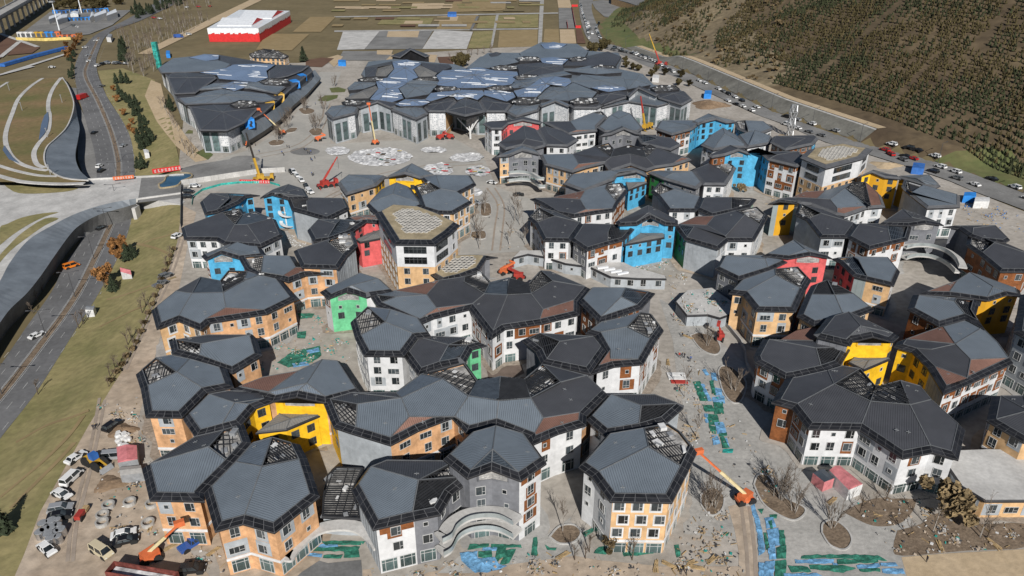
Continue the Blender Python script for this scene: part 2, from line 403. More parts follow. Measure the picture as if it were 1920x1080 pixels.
def hexfield(p, roof, seed):
    """raised hexagon openings on the tan plate"""
    n, h, s = facet_axes(p); o = p[0]
    q = [((v - o).dot(h), (v - o).dot(s)) for v in p]; cx = sum(a for a, _ in q) / len(q); cy = sum(b for _, b in q) / len(q)
    q2 = [(cx + (a - cx) * .70, cy + (b - cy) * .70) for a, b in q]
    hx = [(math.cos(R(30 + 60 * k)), math.sin(R(30 + 60 * k))) for k in range(6)]
    rad = .78; i = 0; cnt = 0
    y = min(b for _, b in q2)
    while y < max(b for _, b in q2):
        x = min(a for a, _ in q2) + (rad * .95 if i % 2 else 0)
        while x < max(a for a, _ in q2):
            if inside((x, y), q2):
                c = o + h * x + s * y; mb = MB()
                out = [c + (h * a + s * b) * rad for a, b in hx]; inn = [c + (h * a + s * b) * rad * .86 for a, b in hx]
                up = n * .22
                for k in range(6):
                    l = (k + 1) % 6
                    mb.poly([out[k], out[l], out[l] + up, out[k] + up], 0); mb.poly([out[k] + up, out[l] + up, inn[l] + up, inn[k] + up], 0); mb.poly([inn[l], inn[k], inn[k] + up, inn[l] + up], 0)
                mb.poly([v + n * .03 for v in inn], 1)
                mb.build('hexagon_opening', ['hex_white', 'deck_dark'], roof); cnt += 1
            x += rad * 1.9
        y += rad * 1.62; i += 1
# shared meshes for windows
def win_meshes():
    W = {}
    def frame(w, h, bars, t=.075, fm='frame_white', name='window'):
        mb = MB()
        def rb(x0, x1, z0, z1, d=.12): mb.prism([(x0, 0, z0), (x1, 0, z0), (x1, -d, z0), (x0, -d, z0)], [(x0, 0, z1), (x1, 0, z1), (x1, -d, z1), (x0, -d, z1)])
        rb(-w/2, -w/2 + t, 0, h); rb(w/2 - t, w/2, 0, h); rb(-w/2 + t, w/2 - t, 0, t); rb(-w/2 + t, w/2 - t, h - t, h)
        for b in bars:
            if b[0] == 'v': rb(b[1] - t * .4, b[1] + t * .4, t, h - t, .10)
            else: rb(b[2], b[3], b[1] - t * .4, b[1] + t * .4, .09)
        me = bpy.data.meshes.new(name); me.from_pydata(mb.v, [], mb.f); me.materials.append(M[fm])
        g = MB(); g.prism([(-w/2 + .03, 0, .03), (w/2 - .03, 0, .03), (w/2 - .03, -.05, .03), (-w/2 + .03, -.05, .03)], [(-w/2 + .03, 0, h - .03), (w/2 - .03, 0, h - .03), (w/2 - .03, -.05, h - .03), (-w/2 + .03, -.05, h - .03)])
        ge = bpy.data.meshes.new('pane'); ge.from_pydata(g.v, [], g.f); ge.materials.append(M['glass_dark' if name == 'window' else 'glass_green'])
        return me, ge
    W['a'] = frame(1.9, 2.1, [('v', .3), ('h', .8, .3, .87)])
    W['b'] = frame(.95, 1.05, [])
    W['c'] = frame(2.8, 1.6, [('v', .4), ('v', -.5), ('h', .6, .4, 1.3)])
    W['e'] = frame(1.7, 2.3, [('v', 0), ('h', .7, -.8, .8)])
    W['s'] = frame(3.0, 3.0, [('v', -.75), ('v', .75), ('h', 2.2, -1.4, 1.4)], .10, 'frame_white', 'shopfront')
    W['A'] = frame(1.8, 2.0, [('v', .25), ('h', .75, .25, .8)], .09, 'frame_dark')
    W['t'] = frame(7.0, 2.3, [('v', -1.9), ('v', -.6), ('v', .6), ('v', 1.9), ('h', 1.5, -3.3, 3.3)], .12, 'frame_dark')
    W['t2'] = frame(11.5, 2.3, [('v', -4), ('v', -2.4), ('v', -.8), ('v', .8), ('v', 2.4), ('v', 4), ('h', 1.5, -5.6, 5.6)], .12, 'frame_dark')
    W['h'] = frame(3.2, 9.4, [('v', -.8), ('v', 0), ('v', .8), ('h', 3.1, -1.5, 1.5), ('h', 6.2, -1.5, 1.5)], .12, 'frame_dark', 'curtain_wall')
    return W
WM = win_meshes()
def place_window(b, typ, pos, rz):
    o_w = WPOS[b.name]; f, g = WM[typ]
    o = bpy.data.objects.new(f.name.split('.')[0], f); col.objects.link(o); o.parent = b; o.location = pos - o_w; o.rotation_euler = (0, 0, rz)
    q = bpy.data.objects.new('pane', g); col.objects.link(q); q.parent = o
def slab(b, name, p, d, n, x0, x1, z0, z1, m, t=.06):
    """box on a wall: p start point, d along, n outward"""
    A = [p + d * x0, p + d * x1]; mb = MB()
    base = [A[0], A[1], A[1] + n * t, A[0] + n * t]
    mb.prism([(v.x, v.y, z0) for v in base], [(v.x, v.y, z1) for v in base])
    return mb.build(name, m, b)
def facade(b, p0, p1, z0, z1a, z1b, sty, me):
    """windows and cladding panels on the wall from p0 to p1 (outward normal on the right)"""
    d = Vector((p1.x - p0.x, p1.y - p0.y, 0)); L = d.length
    if L < 2.2: return
    d.normalize(); n = Vector((d.y, -d.x, 0)); c = (p0 + p1) / 2; c = Vector((c.x, c.y, 6))
    view = CAM - c; dist = view.length
    if n.dot(view) / dist < .04: return
    z1 = min(z1a, z1b); rz = math.atan2(d.y, d.x)
    r = random.Random(int(p0.x * 13 + p0.y * 7 + L * 100))
    def hid(x, z):
        q = p0 + d * x + n * .9
        for k, (poly, zt, box, bb) in enumerate(UNITS):
            if k == me or zt < z or (sty == 'V' and bb == b): continue
            if box[0] < q.x < box[1] and box[2] < q.y < box[3] and inside((q.x, q.y), poly): return True
        # sight line blocked by another roof?
        P0 = Vector((q.x, q.y, z)); v = CAM - P0
        for t in (6, 12, 20, 30, 42):
            s = P0 + v.normalized() * t
            for k, (poly, zt, box, bb) in enumerate(UNITS):
                if k != me and not (sty == 'V' and bb == b) and zt > s.z + .5 and box[0] < s.x < box[1] and box[2] < s.y < box[3] and inside((s.x, s.y), poly): return True
        return False
    if sty == 'V':   # hall: curtain walls and perforated panels
        nb = max(1, int(L / 4.2)); w = L / nb
        for k in range(nb):
            x = (k + .5) * w
            if hid(x, z1 - 3): continue
            if (k // 2 + int(p0.x)) % 2 == 0 and z1 > 10: place_window(b, 'h', p0 + d * x + Vector((0, 0, z0 + .8)), rz)
            else:
                pn = slab(b, 'perforated_panel', p0, d, n, k * w + .15, (k + 1) * w - .15, z0 + 3.6, z1 - .8, 'wall_white', .12)
                q0 = p0 + d * (k * w + .15) + n * .125; mb = MB(); ww = w - .3; hh = z1 - .8 - z0 - 3.6
                for i in range(max(1, int(ww / .85))):
                    for j in range(max(1, int(hh / .95))):
                        if r.random() < .35: continue
                        cc = q0 + d * ((i + .5) * ww / int(max(1, ww / .85))) + Vector((0, 0, z0 + 3.6 + (j + .5 + .25 * (i % 2)) * hh / max(1, int(hh / .95)) - p0.z))
                        mb.poly([cc + d * math.cos(R(60 * t)) * .36 + Vector((0, 0, math.sin(R(60 * t)) * .36)) for t in range(6)])
                if mb.v: mb.build('hexagon_perforation', 'wall_lightgrey', pn)['kind'] = 'stuff'
                place_window(b, 's', p0 + d * x + Vector((0, 0, z0 + .3)), rz)
        return
    if sty in 'F': return
    if sty in 'SLEMX' and sty != 'M':
        x = 1.2
        while x < L - .5 and sty != 'X':
            slab(b, 'wall_seam', p0, d, n, x, x + .05, z0, z1 - .1, STY[sty], .05) if dist < 260 else None
            x += 1.6
        if sty != 'X': return
    gf = z1 - z0 > 9.0; H = z1 - z0
    nf = max(1, round((H - 3.8) / 3.4)) if gf else max(1, int((H - .8) / 3.3)); flo = min(3.7, (H - .6 - (3.3 if gf else .2)) / nf); zb = z1 - .55 - nf * flo
    if gf and sty not in 'RBYQKJP' and L > 4:
        if sty in 'OTC' : slab(b, 'white_band', p0, d, n, -.05, L + .05, zb - .55, zb, 'wall_white', .14)
        k = max(1, int(L / 3.2))
        for t in range(k):
            if not hid((t + .5) * L / k, z0 + 2): place_window(b, 's', p0 + d * ((t + .5) * L / k) + Vector((0, 0, zb - 3.75)), rz)
    if sty == 'P':     # tower: wide window bands above a tan base
        nfl = int((z1 - z0 - .6) / 3.5); zb = z1 - .7 - nfl * 3.5
        for fl in range(nfl):
            z = zb + fl * 3.5 + .7
            if fl < nfl - 2:
                if fl == 0: slab(b, 'facade_panel', p0, d, n, 0, L, z0, zb + (nfl - 2) * 3.5 - .3, 'wall_tan', .04)
                kk = max(1, int(L / 4))
                for t in range(kk): place_window(b, 'a', p0 + d * ((t + .5) * L / kk) + n * .045 + Vector((0, 0, z)), rz)
            elif L > 8: place_window(b, 't' if L < 16 else 't2', p0 + d * (L / 2) + Vector((0, 0, z)), rz)
            else: place_window(b, 'a', p0 + d * (L / 2) + Vector((0, 0, z)), rz)
        return
    pm = {'O': 'wall_lightgrey', 'T': 'wall_lightgrey', 'C': 'wall_white', 'W': 'wall_brown', 'G': 'wall_lightgrey', 'N': 'wall_brown'}.get(sty)
    ncol = max(1, int((L - .8) / 3.1)); cw = L / ncol
    if sty == 'N': # big brown upper panel
        slab(b, 'facade_panel', p0, d, n, .5, L - .1, z1 - 2.6, z1 - .05, 'wall_brown', .05)
    for fl in range(nf):
        z = zb + fl * flo
        for k in range(ncol):
            x = (k + .5) * cw + r.uniform(-.25, .25)
            if hid(x, z + 1): continue
            if sty in 'RBYQKJ': ty = r.choice('AAAb') if fl or not gf else 'A'
            elif sty == 'C': ty = 'a'; x = (k + .5) * cw + (.5 if fl % 2 else -.4)
            else: ty = r.choice('aacbae')
            w = {'a': 1.9, 'b': .95, 'c': 2.8, 'e': 1.7, 'A': 1.8}[ty]; h = {'a': 2.1, 'b': 1.05, 'c': 1.6, 'e': 2.3, 'A': 2.0}[ty]
            if w > cw - .5: ty, w, h = ('b', .95, 1.05) if cw > 1.6 else (None, 0, 0)
            if ty is None: continue
            x = min(max(x, w / 2 + .25), L - w / 2 - .25); zz = z + .85 + (.5 if ty == 'b' else 0)
            if pm and (sty == 'C' or r.random() < (.42 if sty in 'WN' else .45)) and dist < 480:
                if sty == 'C': xa, xb, za, zc = x - w / 2 - .25, x + w / 2 + .25, z + .35, z + flo - .2
                else: xa, xb, za, zc = x - w / 2 - r.uniform(.15, 1.3), x + w / 2 + r.uniform(.15, 1.3), z + r.uniform(-.1, .6), z + flo + r.uniform(-.5, .1)
                slab(b, 'facade_panel', p0, d, n, max(.1, xa), min(L - .1, xb), za, min(zc, z1 - .1), pm, .035 + .004 * ((k + fl * 2) % 5))
                o = p0 + d * x + n * .06 + Vector((0, 0, zz - p0.z))
            else: o = p0 + d * x + n * .005 + Vector((0, 0, zz - p0.z))
            place_window(b, ty, o, rz)
def U(z, outline, ridge='', facets='', sty='W', walls=None, band=True, over=.85, rise=2.7, inn=.55, zb=0.0, wide=None, seed=None, b=None, ped=()):
    b = b or BLD[0]; pts = px(outline)
    O = [P(u, v, z + (dz or 0)) for u, v, dz in pts]; n = len(O)
    flip = area2([(p.x, p.y) for p in O]) < 0
    idx = list(range(n))
    if flip: O = O[::-1]; idx = idx[::-1]       # idx[new] = original index
    inv = {o_: k for k, o_ in enumerate(idx)}
    ce = sum(O, Vector()) / n; dist = (ce - CAM).length
    fac, ds = [], []
    for k in range(n):
        a, c = O[k], O[(k + 1) % n]; d = Vector((c.x - a.x, c.y - a.y, 0)).normalized(); nn = Vector((d.y, -d.x, 0)); m_ = (a + c) / 2
        v = (CAM - m_); v.z = 0; f = nn.dot(v.normalized()); fac.append(f)
        ds.append((wide or (1.6 if dist < 240 else 1.15)) if f > -.25 else .7)
    if not band: ds = [.25] * n
    inner = offset_poly(O, ds); I = [Vector((q.x, q.y, O[k].z + (inn if band else .25))) for k, q in enumerate(inner)]
    if area2([(p.x, p.y) for p in I]) < 0: I = [ce + (p - ce) * .9 for p in O]
    roof = None; V, F, FMi, UVs, names = [], [], [], [], []
    def addf(p, mn):
        if mn not in names: names.append(mn)
        nn, h, s = facet_axes(p); 
        if sum(((p[k].x * p[(k + 1) % len(p)].y - p[(k + 1) % len(p)].x * p[k].y) for k in range(len(p)))) < 0: p = p[::-1]
        k0 = len(V); V.extend(p); F.append(tuple(range(k0, k0 + len(p)))); FMi.append(names.index(mn)); UVs.append([(v.dot(h), v.dot(s)) for v in p])
    rp = [P(u, v, z + inn + ((dz if dz is not None else rise) - inn) * .72) for u, v, dz in px(ridge)] if ridge not in ('', '*') else []
    if ridge == '*':
        cc = sum(I, Vector()) / n; rp = [Vector((cc.x, cc.y, z + rise))]
    fl = []
    for part in facets.split(';'):
        t = part.split()
        if not t: continue
        if len(t) == 1:
            for k in range(n):
                fl.append((t[0], [I[k], I[(k + 1) % n], rp[0]] if rp else None))
                if not rp: fl[-1] = (t[0], list(I)); break
            continue
        fl.append((t[0], [rp[ord(c) - 65] if c.isalpha() else I[inv[int(c)]] for c in t[1:]]))
    lat = []
    for mt, p in fl:
        if mt in 'ls': lat.append((mt, p))
        else: addf(p, FM[mt])
    # eave band, fascia, soffit
    for k in range(n):
        l = (k + 1) % n
        addf([O[k], O[l], I[l], I[k]], 'band_base' if band else 'fascia')
    th = Vector((0, 0, .38)); k0 = len(V)
    if 'fascia' not in names: names.append('fascia')
    for k in range(n):
        l = (k + 1) % n; q = [O[k], O[k] - th, O[l] - th, O[l]]; k0 = len(V); V.extend(q); F.append((k0, k0+1, k0+2, k0+3)); FMi.append(names.index('fascia')); UVs.append([(0, 0)] * 4)
    k0 = len(V); V.extend([p - th for p in O][::-1]); F.append(tuple(range(k0, k0 + n))); FMi.append(names.index('fascia')); UVs.append([(0, 0)] * n)
    roof = mk('roof', V, F, names, b, fm=FMi, uv=UVs, smooth=True)
    sd = seed or int(abs(ce.x) * 31 + ce.y * 17)
    for q, (mt, p) in enumerate(lat): lattice(p, mt, roof, sd + q)
    for mt, p in fl:
        if mt == 't': hexfield(p, roof, sd)
    # ridge and hip caps along shared facet edges
    cap = MB(); seen = {}
    for mt, p in fl:
        for k in range(len(p)):
            a, c = p[k], p[(k + 1) % len(p)]; key = tuple(sorted(((round(a.x, 2), round(a.y, 2)), (round(c.x, 2), round(c.y, 2))))); seen.setdefault(key, []).append((a, c))
    for key, e in seen.items():
        if len(e) > 1 and dist < 520: cap.bar(e[0][0] + Vector((0, 0, .03)), e[0][1] + Vector((0, 0, .03)), .20)
    if band and dist < 420:
        for k in range(n): cap.bar(I[k] + Vector((0, 0, .02)), I[(k + 1) % n] + Vector((0, 0, .02)), .16)
    if cap.v: cap.build('ridge_capping', 'roof_cap', roof)
    if dist < 330 and band:
        fx = MB(); r_ = random.Random(sd)
        for mt, p in fl:
            if mt in 'lst' or len(p) < 3: continue
            c = sum(p, Vector()) / len(p); nn, hh, ss = facet_axes(p)
            for _ in range(r_.randrange(0, 3)):
                a = p[r_.randrange(len(p))].lerp(c, r_.uniform(.25, .8)) + nn * .12
                fx.bar(a - hh * .45, a + hh * .45, .10); fx.bar(a - ss * .45, a + ss * .45, .10)
        if fx.v: fx.build('roof_anchor', 'roof_anchor', roof)['kind'] = 'stuff'
    # panels of the eave band, one by one
    if band and dist < 300:
        for k in range(n):
            l = (k + 1) % n; L = (O[l] - O[k]).length
            if fac[k] < -.55 or L < 1.5: continue
            nc = max(1, round(L / 2.2)); nr = 2 if ds[k] > 1.5 else 1
            for i in range(nc):
                for j in range(nr):
                    def at(s, t):
                        s = min(max(s, 0), 1); A_ = O[k].lerp(O[l], s); B_ = I[k].lerp(I[l], s); return A_.lerp(B_, t)
                    e = .07 / (L / nc); g_ = .05
                    q = [at((i + e) / nc, (j + g_) / nr), at((i + 1 - e) / nc, (j + g_) / nr), at((i + 1 - e) / nc, (j + 1 - g_) / nr), at((i + e) / nc, (j + 1 - g_) / nr)]
                    up = fnormal(q) * .05
                    mb = MB(); mb.prism([v + up * .1 for v in q], [v + up for v in q]); mb.build('roof_panel', 'band_panel', roof)
    # walls
    wi = offset_poly(O, [over if band else .3] * n); Wl = [Vector((q.x, q.y, O[k].z - .1 + over * .25)) for k, q in enumerate(wi)]
    styl = [(walls or {}).get(min(idx[k], idx[(k + 1) % n]) if not {idx[k], idx[(k+1) % n]} == {0, n - 1} else n - 1, sty) for k in range(n)]
    names = []; V, F, FMi = [], [], []
    for k in range(n):
        l = (k + 1) % n; s = 'wall_lightgrey' if styl[k] == 'V' else STY[styl[k]]
        if s not in names: names.append(s)
        k0 = len(V); V += [Vector((Wl[k].x, Wl[k].y, zb)), Vector((Wl[l].x, Wl[l].y, zb)), Wl[l], Wl[k]]; F.append((k0, k0+1, k0+2, k0+3)); FMi.append(names.index(s))
    mk('wall', V, F, names, b, fm=FMi)
    poly = [(p.x, p.y) for p in O]; xs = [p[0] for p in poly]; ys = [p[1] for p in poly]
    UNITS.append((poly, z, (min(xs), max(xs), min(ys), max(ys)), b)); me = len(UNITS) - 1
    for k in range(n):
        l = (k + 1) % n
        p0 = Vector((Wl[k].x, Wl[k].y, 0)); p1 = Vector((Wl[l].x, Wl[l].y, 0))
        cut = 2.3 if idx[k] in ped or idx[l] in ped else 0
        PENDING.append((b, p0, p1, zb, Wl[k].z - cut, Wl[l].z - cut, styl[k], me))
    for pv in ped:       # framed louvre opening under the gable
        k = inv[pv]; A, B, C = Wl[k - 1], Wl[k], Wl[(k + 1) % n]; f1, f2 = .38, .62
        def onw(P0, P1, t, dz):
            q = P0.lerp(P1, t); d = (P1 - P0); d.z = 0; d.normalize(); return Vector((q.x + d.y * .07, q.y - d.x * .07, q.z + dz))
        zl = min(A.z, C.z); lft, apx, rgt = onw(A, B, f1, -.75), onw(A, B, .97, -.75), onw(B, C, f2, -.75); apx = (apx + onw(B, C, .03, -.75)) / 2
        lo = [Vector((v.x, v.y, min(lft.z, rgt.z, zl - .3) - 1.5)) for v in (lft, apx, rgt)]
        mb = MB(); mb.poly([lo[0], lo[1], apx, lft]); mb.poly([lo[1], lo[2], rgt, apx]); mb.build('louvre_panel', 'deck_light', b)
        mb = MB(); rim = [lft, apx, rgt, lo[2], lo[1], lo[0]]
        for a in range(6): mb.bar(rim[a], rim[(a + 1) % 6], .34)
        mb.build('gable_frame', STY[styl[k]] if styl[k] != 'V' else 'fascia', b)
        mb = MB()
        for t in (.3, .6): mb.bar(lo[0].lerp(lft, t), lo[1].lerp(apx, t), .10); mb.bar(lo[1].lerp(apx, t), lo[2].lerp(rgt, t), .10)
        mb.build('louvre_rail', 'equip_grey', b)
    return roof
# ------------------------------------------------------------------ the village buildings, roof by roof
building('apartment_building', 'orange clad building with yellow courtyard gable at lower left', at='b 900,600')
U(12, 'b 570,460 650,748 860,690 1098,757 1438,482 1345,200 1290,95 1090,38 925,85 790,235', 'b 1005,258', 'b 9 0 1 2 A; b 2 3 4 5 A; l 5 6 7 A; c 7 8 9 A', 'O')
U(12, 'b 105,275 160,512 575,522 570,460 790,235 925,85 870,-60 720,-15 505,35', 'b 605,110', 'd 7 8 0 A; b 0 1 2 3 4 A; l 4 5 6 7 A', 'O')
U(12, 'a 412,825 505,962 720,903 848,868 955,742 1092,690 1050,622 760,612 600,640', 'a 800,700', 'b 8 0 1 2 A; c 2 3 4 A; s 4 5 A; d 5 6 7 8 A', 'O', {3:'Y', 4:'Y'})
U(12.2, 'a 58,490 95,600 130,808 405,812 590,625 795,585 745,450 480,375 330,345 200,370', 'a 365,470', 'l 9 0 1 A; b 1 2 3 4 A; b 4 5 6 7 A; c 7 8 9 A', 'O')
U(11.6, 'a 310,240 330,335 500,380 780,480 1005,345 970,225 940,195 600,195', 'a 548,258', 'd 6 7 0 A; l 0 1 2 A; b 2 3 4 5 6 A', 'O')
U(12.3, 'a 755,612 1010,512 1275,465 1455,378 1590,390 1745,628 1480,700 1265,655,1.6 1085,690', 'a 1340,555,3.6 1055,620,1.6', 'r 0 1 2 B; b 2 3 A B; b 3 4 5 6 A; c 6 7 A; c 7 8 B A; d 8 0 B', 'O', {6:'Y', 7:'Y'}, ped=(7,))
U(12, 'c 20,690 100,885 235,930 530,1020 740,910 990,815 1095,930 1320,872 1560,965 e 60,1022 270,932 475,870 480,800 640,640 490,500 140,410 0,530 c 1350,505,1 1195,545 1090,400 750,490 560,628 240,625',
  'c 280,710,2.6 610,665,2 925,520,2.8 1115,650,2.8 1340,685,3.2 1580,665,2.8 1805,545,2.8 1675,815,1.4 670,805,1.4 1010,805,1.4',
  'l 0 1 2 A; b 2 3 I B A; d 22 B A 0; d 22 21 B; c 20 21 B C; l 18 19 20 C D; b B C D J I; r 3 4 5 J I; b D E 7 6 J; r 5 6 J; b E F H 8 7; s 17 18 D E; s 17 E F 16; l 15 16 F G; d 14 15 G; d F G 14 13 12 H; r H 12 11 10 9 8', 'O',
  {0:'Y', 1:'L', 2:'L', 7:'W', 8:'W', 9:'W', 10:'W', 16:'F', 17:'F', 18:'F'})
U(8.2, 'a 955,930 1190,905 1440,800 1390,775 1130,785', '*', 'k', 'Y', rise=.6, band=False)
building('apartment_building', 'white and brown clad building with glazed ground floor at lower centre', at='d 800,900')
U(16, 'd 765,205 945,350 1125,285,1.2 1345,368 1540,235 1380,15 1160,-48 975,5', 'd 1135,130,3.6', 'b 6 7 0 1 A; s 1 2 A; s 2 3 A; b 3 4 5 6 A', 'N', {0:'S', 1:'M', 2:'M'}, ped=(2,))
U(12, 'd 80,440 235,735 550,660 745,620 830,470 945,380 850,230 760,215 340,210 205,265', 'd 580,360', 'd 6 7 8 9 A; b 9 0 1 2 A; s 2 3 4 5 A; l 5 6 A', 'N', {0:'L', 3:'M', 4:'M', 2:'M'})
building('apartment_building', 'free standing building with tan and white checkered front, lower centre right', at='f 650,700')
U(13.5, 'f 180,265 280,335 415,522 882,530 1005,290 1070,150 950,0 850,-65 660,-30 400,15', 'f 705,110', 'b 8 9 0 1 A; b 1 2 3 4 A; l 4 5 6 7 8 A', 'C', {0:'G', 1:'G'})
building('apartment_building', 'slate roofed unit with open rafters at its right corner behind the checkered building', at='e 900,950')
U(12, 'e 478,830 615,950 900,905 1080,850 1205,740 1210,720 990,640 650,640', 'e 890,720', 'b 7 0 1 2 A; s 2 3 4 A; d 4 5 6 7 A', 'W', {2:'X', 3:'L'})
building('apartment_building', 'white building with grey panels and green end wall in the middle courtyard', at='c 480,600')
U(13, 'c 228,100 262,215 330,348 630,352 730,215 835,205 745,70 540,5 350,-16', 'c 490,95', 'l 8 0 1 A; b 1 2 3 4 A; b 4 5 6 7 A; c 7 8 A', 'G')
U(12, 'c 632,352 735,492 915,430 1045,405 1090,400 1145,300 1252,270 1110,215 840,205 735,215', 'c 965,265', 'd 9 0 1 2 A; s 2 3 4 5 A; l 5 6 7 A; d 7 8 9 A', 'G', {4:'K', 5:'K'})
building('apartment_building', 'wide dark roofed building with white facade and brown window panels at picture centre', at='E 900,850')
U(11, 'E 165,590 200,640 440,745 520,710 720,660 845,825 925,770 1130,740 1340,690 1340,620 1400,545 1180,450 1115,445 1045,520 945,485,1 845,510 790,450 690,480 550,500 290,560',
  'E 305,590,2.4 480,578,2 535,652,1.4 690,505,2.8 805,572,3 1068,572,3 1190,500,2.8 1135,660,1.4 935,578,3.4',
  's 0 1 A; b 1 2 C B A; r 2 3 4 C; r 18 19 B; b 19 0 A B; d B 18 17 D E 4 C; l 17 16 15 E D; s 15 14 I E; s 14 13 F I; d E I 5 4; d I F H 7 6 5; l 13 12 G F; d 12 11 10 G; d F G 10 9 H; r H 9 8 7', 'W', {1:'G', 2:'G', 3:'G'})
U(12.4, 'E 1335,620 1450,735 1690,655 1765,570 1600,542 1405,540', 'E 1575,590', 'b 4 5 0 1 A; b 1 2 A; s 2 3 4 A', 'H', {2:'S'})
building('apartment_building', 'slate roofed white and brown building beside the tarpaulin path', at='e 900,520')
U(12, 'e 470,180 575,100 740,65 880,25 970,40 1058,160 1000,240 905,412 690,430 505,490 620,335 545,200', 'e 785,130 660,370,1.6', 'b 0 1 2 3 A 11; l 3 4 5 6 A; b 6 7 B 10 11 A; r 7 8 9 10 B', 'W', {5:'N', 6:'N'})
building('apartment_building', 'dark roofed unit with plain grey wall inside the brown paved court', at='E 1230,1000')
U(12.6, 'E 1018,838 1095,900 1125,965 1400,1022 1488,895 1425,815 1110,797', 'E 1230,840', 'd 5 6 A; s 6 0 1 2 A; d 2 3 4 5 A', 'S')
building('apartment_building', 'green gabled building below the tan roofed tower', at='j 230,1060')
U(11.5, 'j 0,910 60,960 205,905,1.6 350,950 380,940 560,915 450,815 300,770', 'j 240,860,3.2', 'b 6 7 0 1 A; c 1 2 A; c 2 3 A; b 3 4 5 6 A', 'W', {1:'K', 2:'K'}, ped=(2,))
building('apartment_building', 'long slate roofed building with orange and white walls beside the lawn', at='D 1200,800')
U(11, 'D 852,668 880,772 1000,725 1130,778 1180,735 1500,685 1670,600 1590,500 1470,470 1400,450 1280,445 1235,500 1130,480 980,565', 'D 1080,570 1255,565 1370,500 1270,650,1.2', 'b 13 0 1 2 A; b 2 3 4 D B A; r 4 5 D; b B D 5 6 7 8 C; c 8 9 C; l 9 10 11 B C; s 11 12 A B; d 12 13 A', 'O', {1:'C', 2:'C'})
U(11.4, 'i 830,655 880,745 960,790 1140,815 1200,835 1330,785 1570,765 1560,735 1300,730 1250,645 1020,640', 'i 1000,760,2', 'l 10 0 1 2 A; b 10 A 3 8 9; b 2 3 A; r 3 4 5 6 7 8', 'O', {0:'R', 1:'R'})
U(13.5, 'i 1242,605 1300,725 1575,735 1640,640 1725,560 1690,460 1510,520', 'i 1500,535', 'd 6 0 1 2 3 A; l 3 4 5 6 A', 'O', {2:'L', 3:'L'})
building('apartment_building', 'coral red walled building left of the tan roofed tower', at='i 1830,760')
U(12.5, 'i 1345,450 1390,535 1510,520 1680,460 1790,385 1600,370 1420,370', 'i 1560,400,2', 'd 6 0 1 2 A; s 2 3 4 5 A; d 5 6 A', 'S', {2:'R', 3:'R'})
U(12.5, 'j 190,360 260,400 355,385 470,395 480,370 420,335 280,345', '*', 'r', 'R', rise=1)
U(9.5, 'j 270,520 300,540 490,505 520,470 460,440 350,475', '*', 'k', 'R', rise=.8, band=False)
building('apartment_building', 'blue gabled building with spiral slide court at left', at='i 1150,480')
U(12, 'i 540,240 575,330 680,310 840,240 890,200 990,185 750,175 615,175', 'i 760,205,2', 'd 7 0 1 2 A; s 2 3 4 5 6 A; d 6 7 A', 'B')
U(12.4, 'i 990,205 1080,180,1.4 1200,215 1360,210 1320,140 1205,105 1080,150', 'i 1150,170,2.6', 'd', 'B')
U(12, 'i 1195,215 1225,292 1330,320 1495,368 1662,285 1625,212 1380,208', 'i 1340,230,2', 's 6 0 1 2 A; d 2 3 4 5 6 A', 'G', {0:'B', 1:'L', 2:'L'})
building('apartment_building', 'dark roofed white building beside the dirt lane at left', at='i 560,640')
U(11, 'i 398,432 420,515 660,520 715,550 1000,570 1165,490 1110,370 960,310 880,330 850,285 700,320', 'i 800,405 895,405', 'd 10 0 1 2 3 A; d 3 4 B A; d 4 5 6 B; s 6 7 8 A B; l 8 9 10 A', 'G')
building('apartment_building', 'bright blue gabled front facing the dirt lane', at='i 680,790')
U(10.5, 'i 550,640 580,670 695,620,1.8 830,660 1025,640 990,560 855,520', 'i 730,580,3', 'b 6 0 1 A; c 1 2 A; c 2 3 A; b 3 4 5 6 A', 'B', {6:'W', 0:'W'}, ped=(2,))
building('apartment_building', 'slate roofed tan building with yellow inner gable at the plaza edge', at='j 300,330')
U(12, 'j 130,95 195,185 425,115 500,45 440,38 210,35', 'j 390,70,2', 'b 5 0 1 2 A; c 2 3 4 5 A', 'T', {2:'Y'})
U(12.4, 'j 490,55 635,25,1.6 745,60 870,38 690,-52', 'j 650,-10,3', 'b 4 0 1 A; c 1 2 A; b 2 3 4 A', 'Y', ped=(1,))
U(12, 'j 745,50 795,95 700,120 740,200 770,285 880,318 1000,320 1140,240 1045,170 1172,105 1130,40 870,38', 'j 905,135', 'c 11 0 1 A; l 1 2 3 A; b 3 4 5 6 7 8 A; b 8 9 10 11 A', 'C', {0:'Y', 1:'Y'})
U(13, 'j 348,260 420,330 700,300 770,265 765,245 680,130 575,92 450,150', 'j 545,175', 'b 0 1 2 3 4 A; c 4 5 6 A; c 6 7 0 A', 'T')
building('tower', 'white tower with tan roof of hexagonal openings near the picture centre', 'tower', at='j 700,900')
U(18.5, 'j 415,330 550,552 865,556 985,470 1050,410 890,330 740,275 545,260', '', 't 0 1 2 3 4 5 6 7', 'P', wide=2.4)
building('pavilion', 'low pavilion with tan hexagon roof beside the white tower', 'pavilion', at='j 1050,860')
U(8, 'j 800,765 915,830 1060,795 1195,745 1250,660 1335,650 1160,635 930,645', '', 't 0 1 2 3 4 5 6 7', 'S', wide=1.2)
building('apartment_building', 'blue and green gabled building with white wings, centre right', at='k 900,700')
U(11, 'k 118,360 170,400 235,525 440,528 530,400 330,310 195,280', 'k 325,340', 'l 6 0 1 A; d 1 2 3 4 A; d 4 5 6 A', 'W', {0:'N', 1:'N'})
U(11, 'k 440,520 560,600 735,548 845,520 940,415 745,408 520,402', 'k 720,460,2', 'd 5 6 0 1 2 A; s 2 3 4 5 A', 'W', {1:'N', 2:'N', 3:'B', 0:'M'})
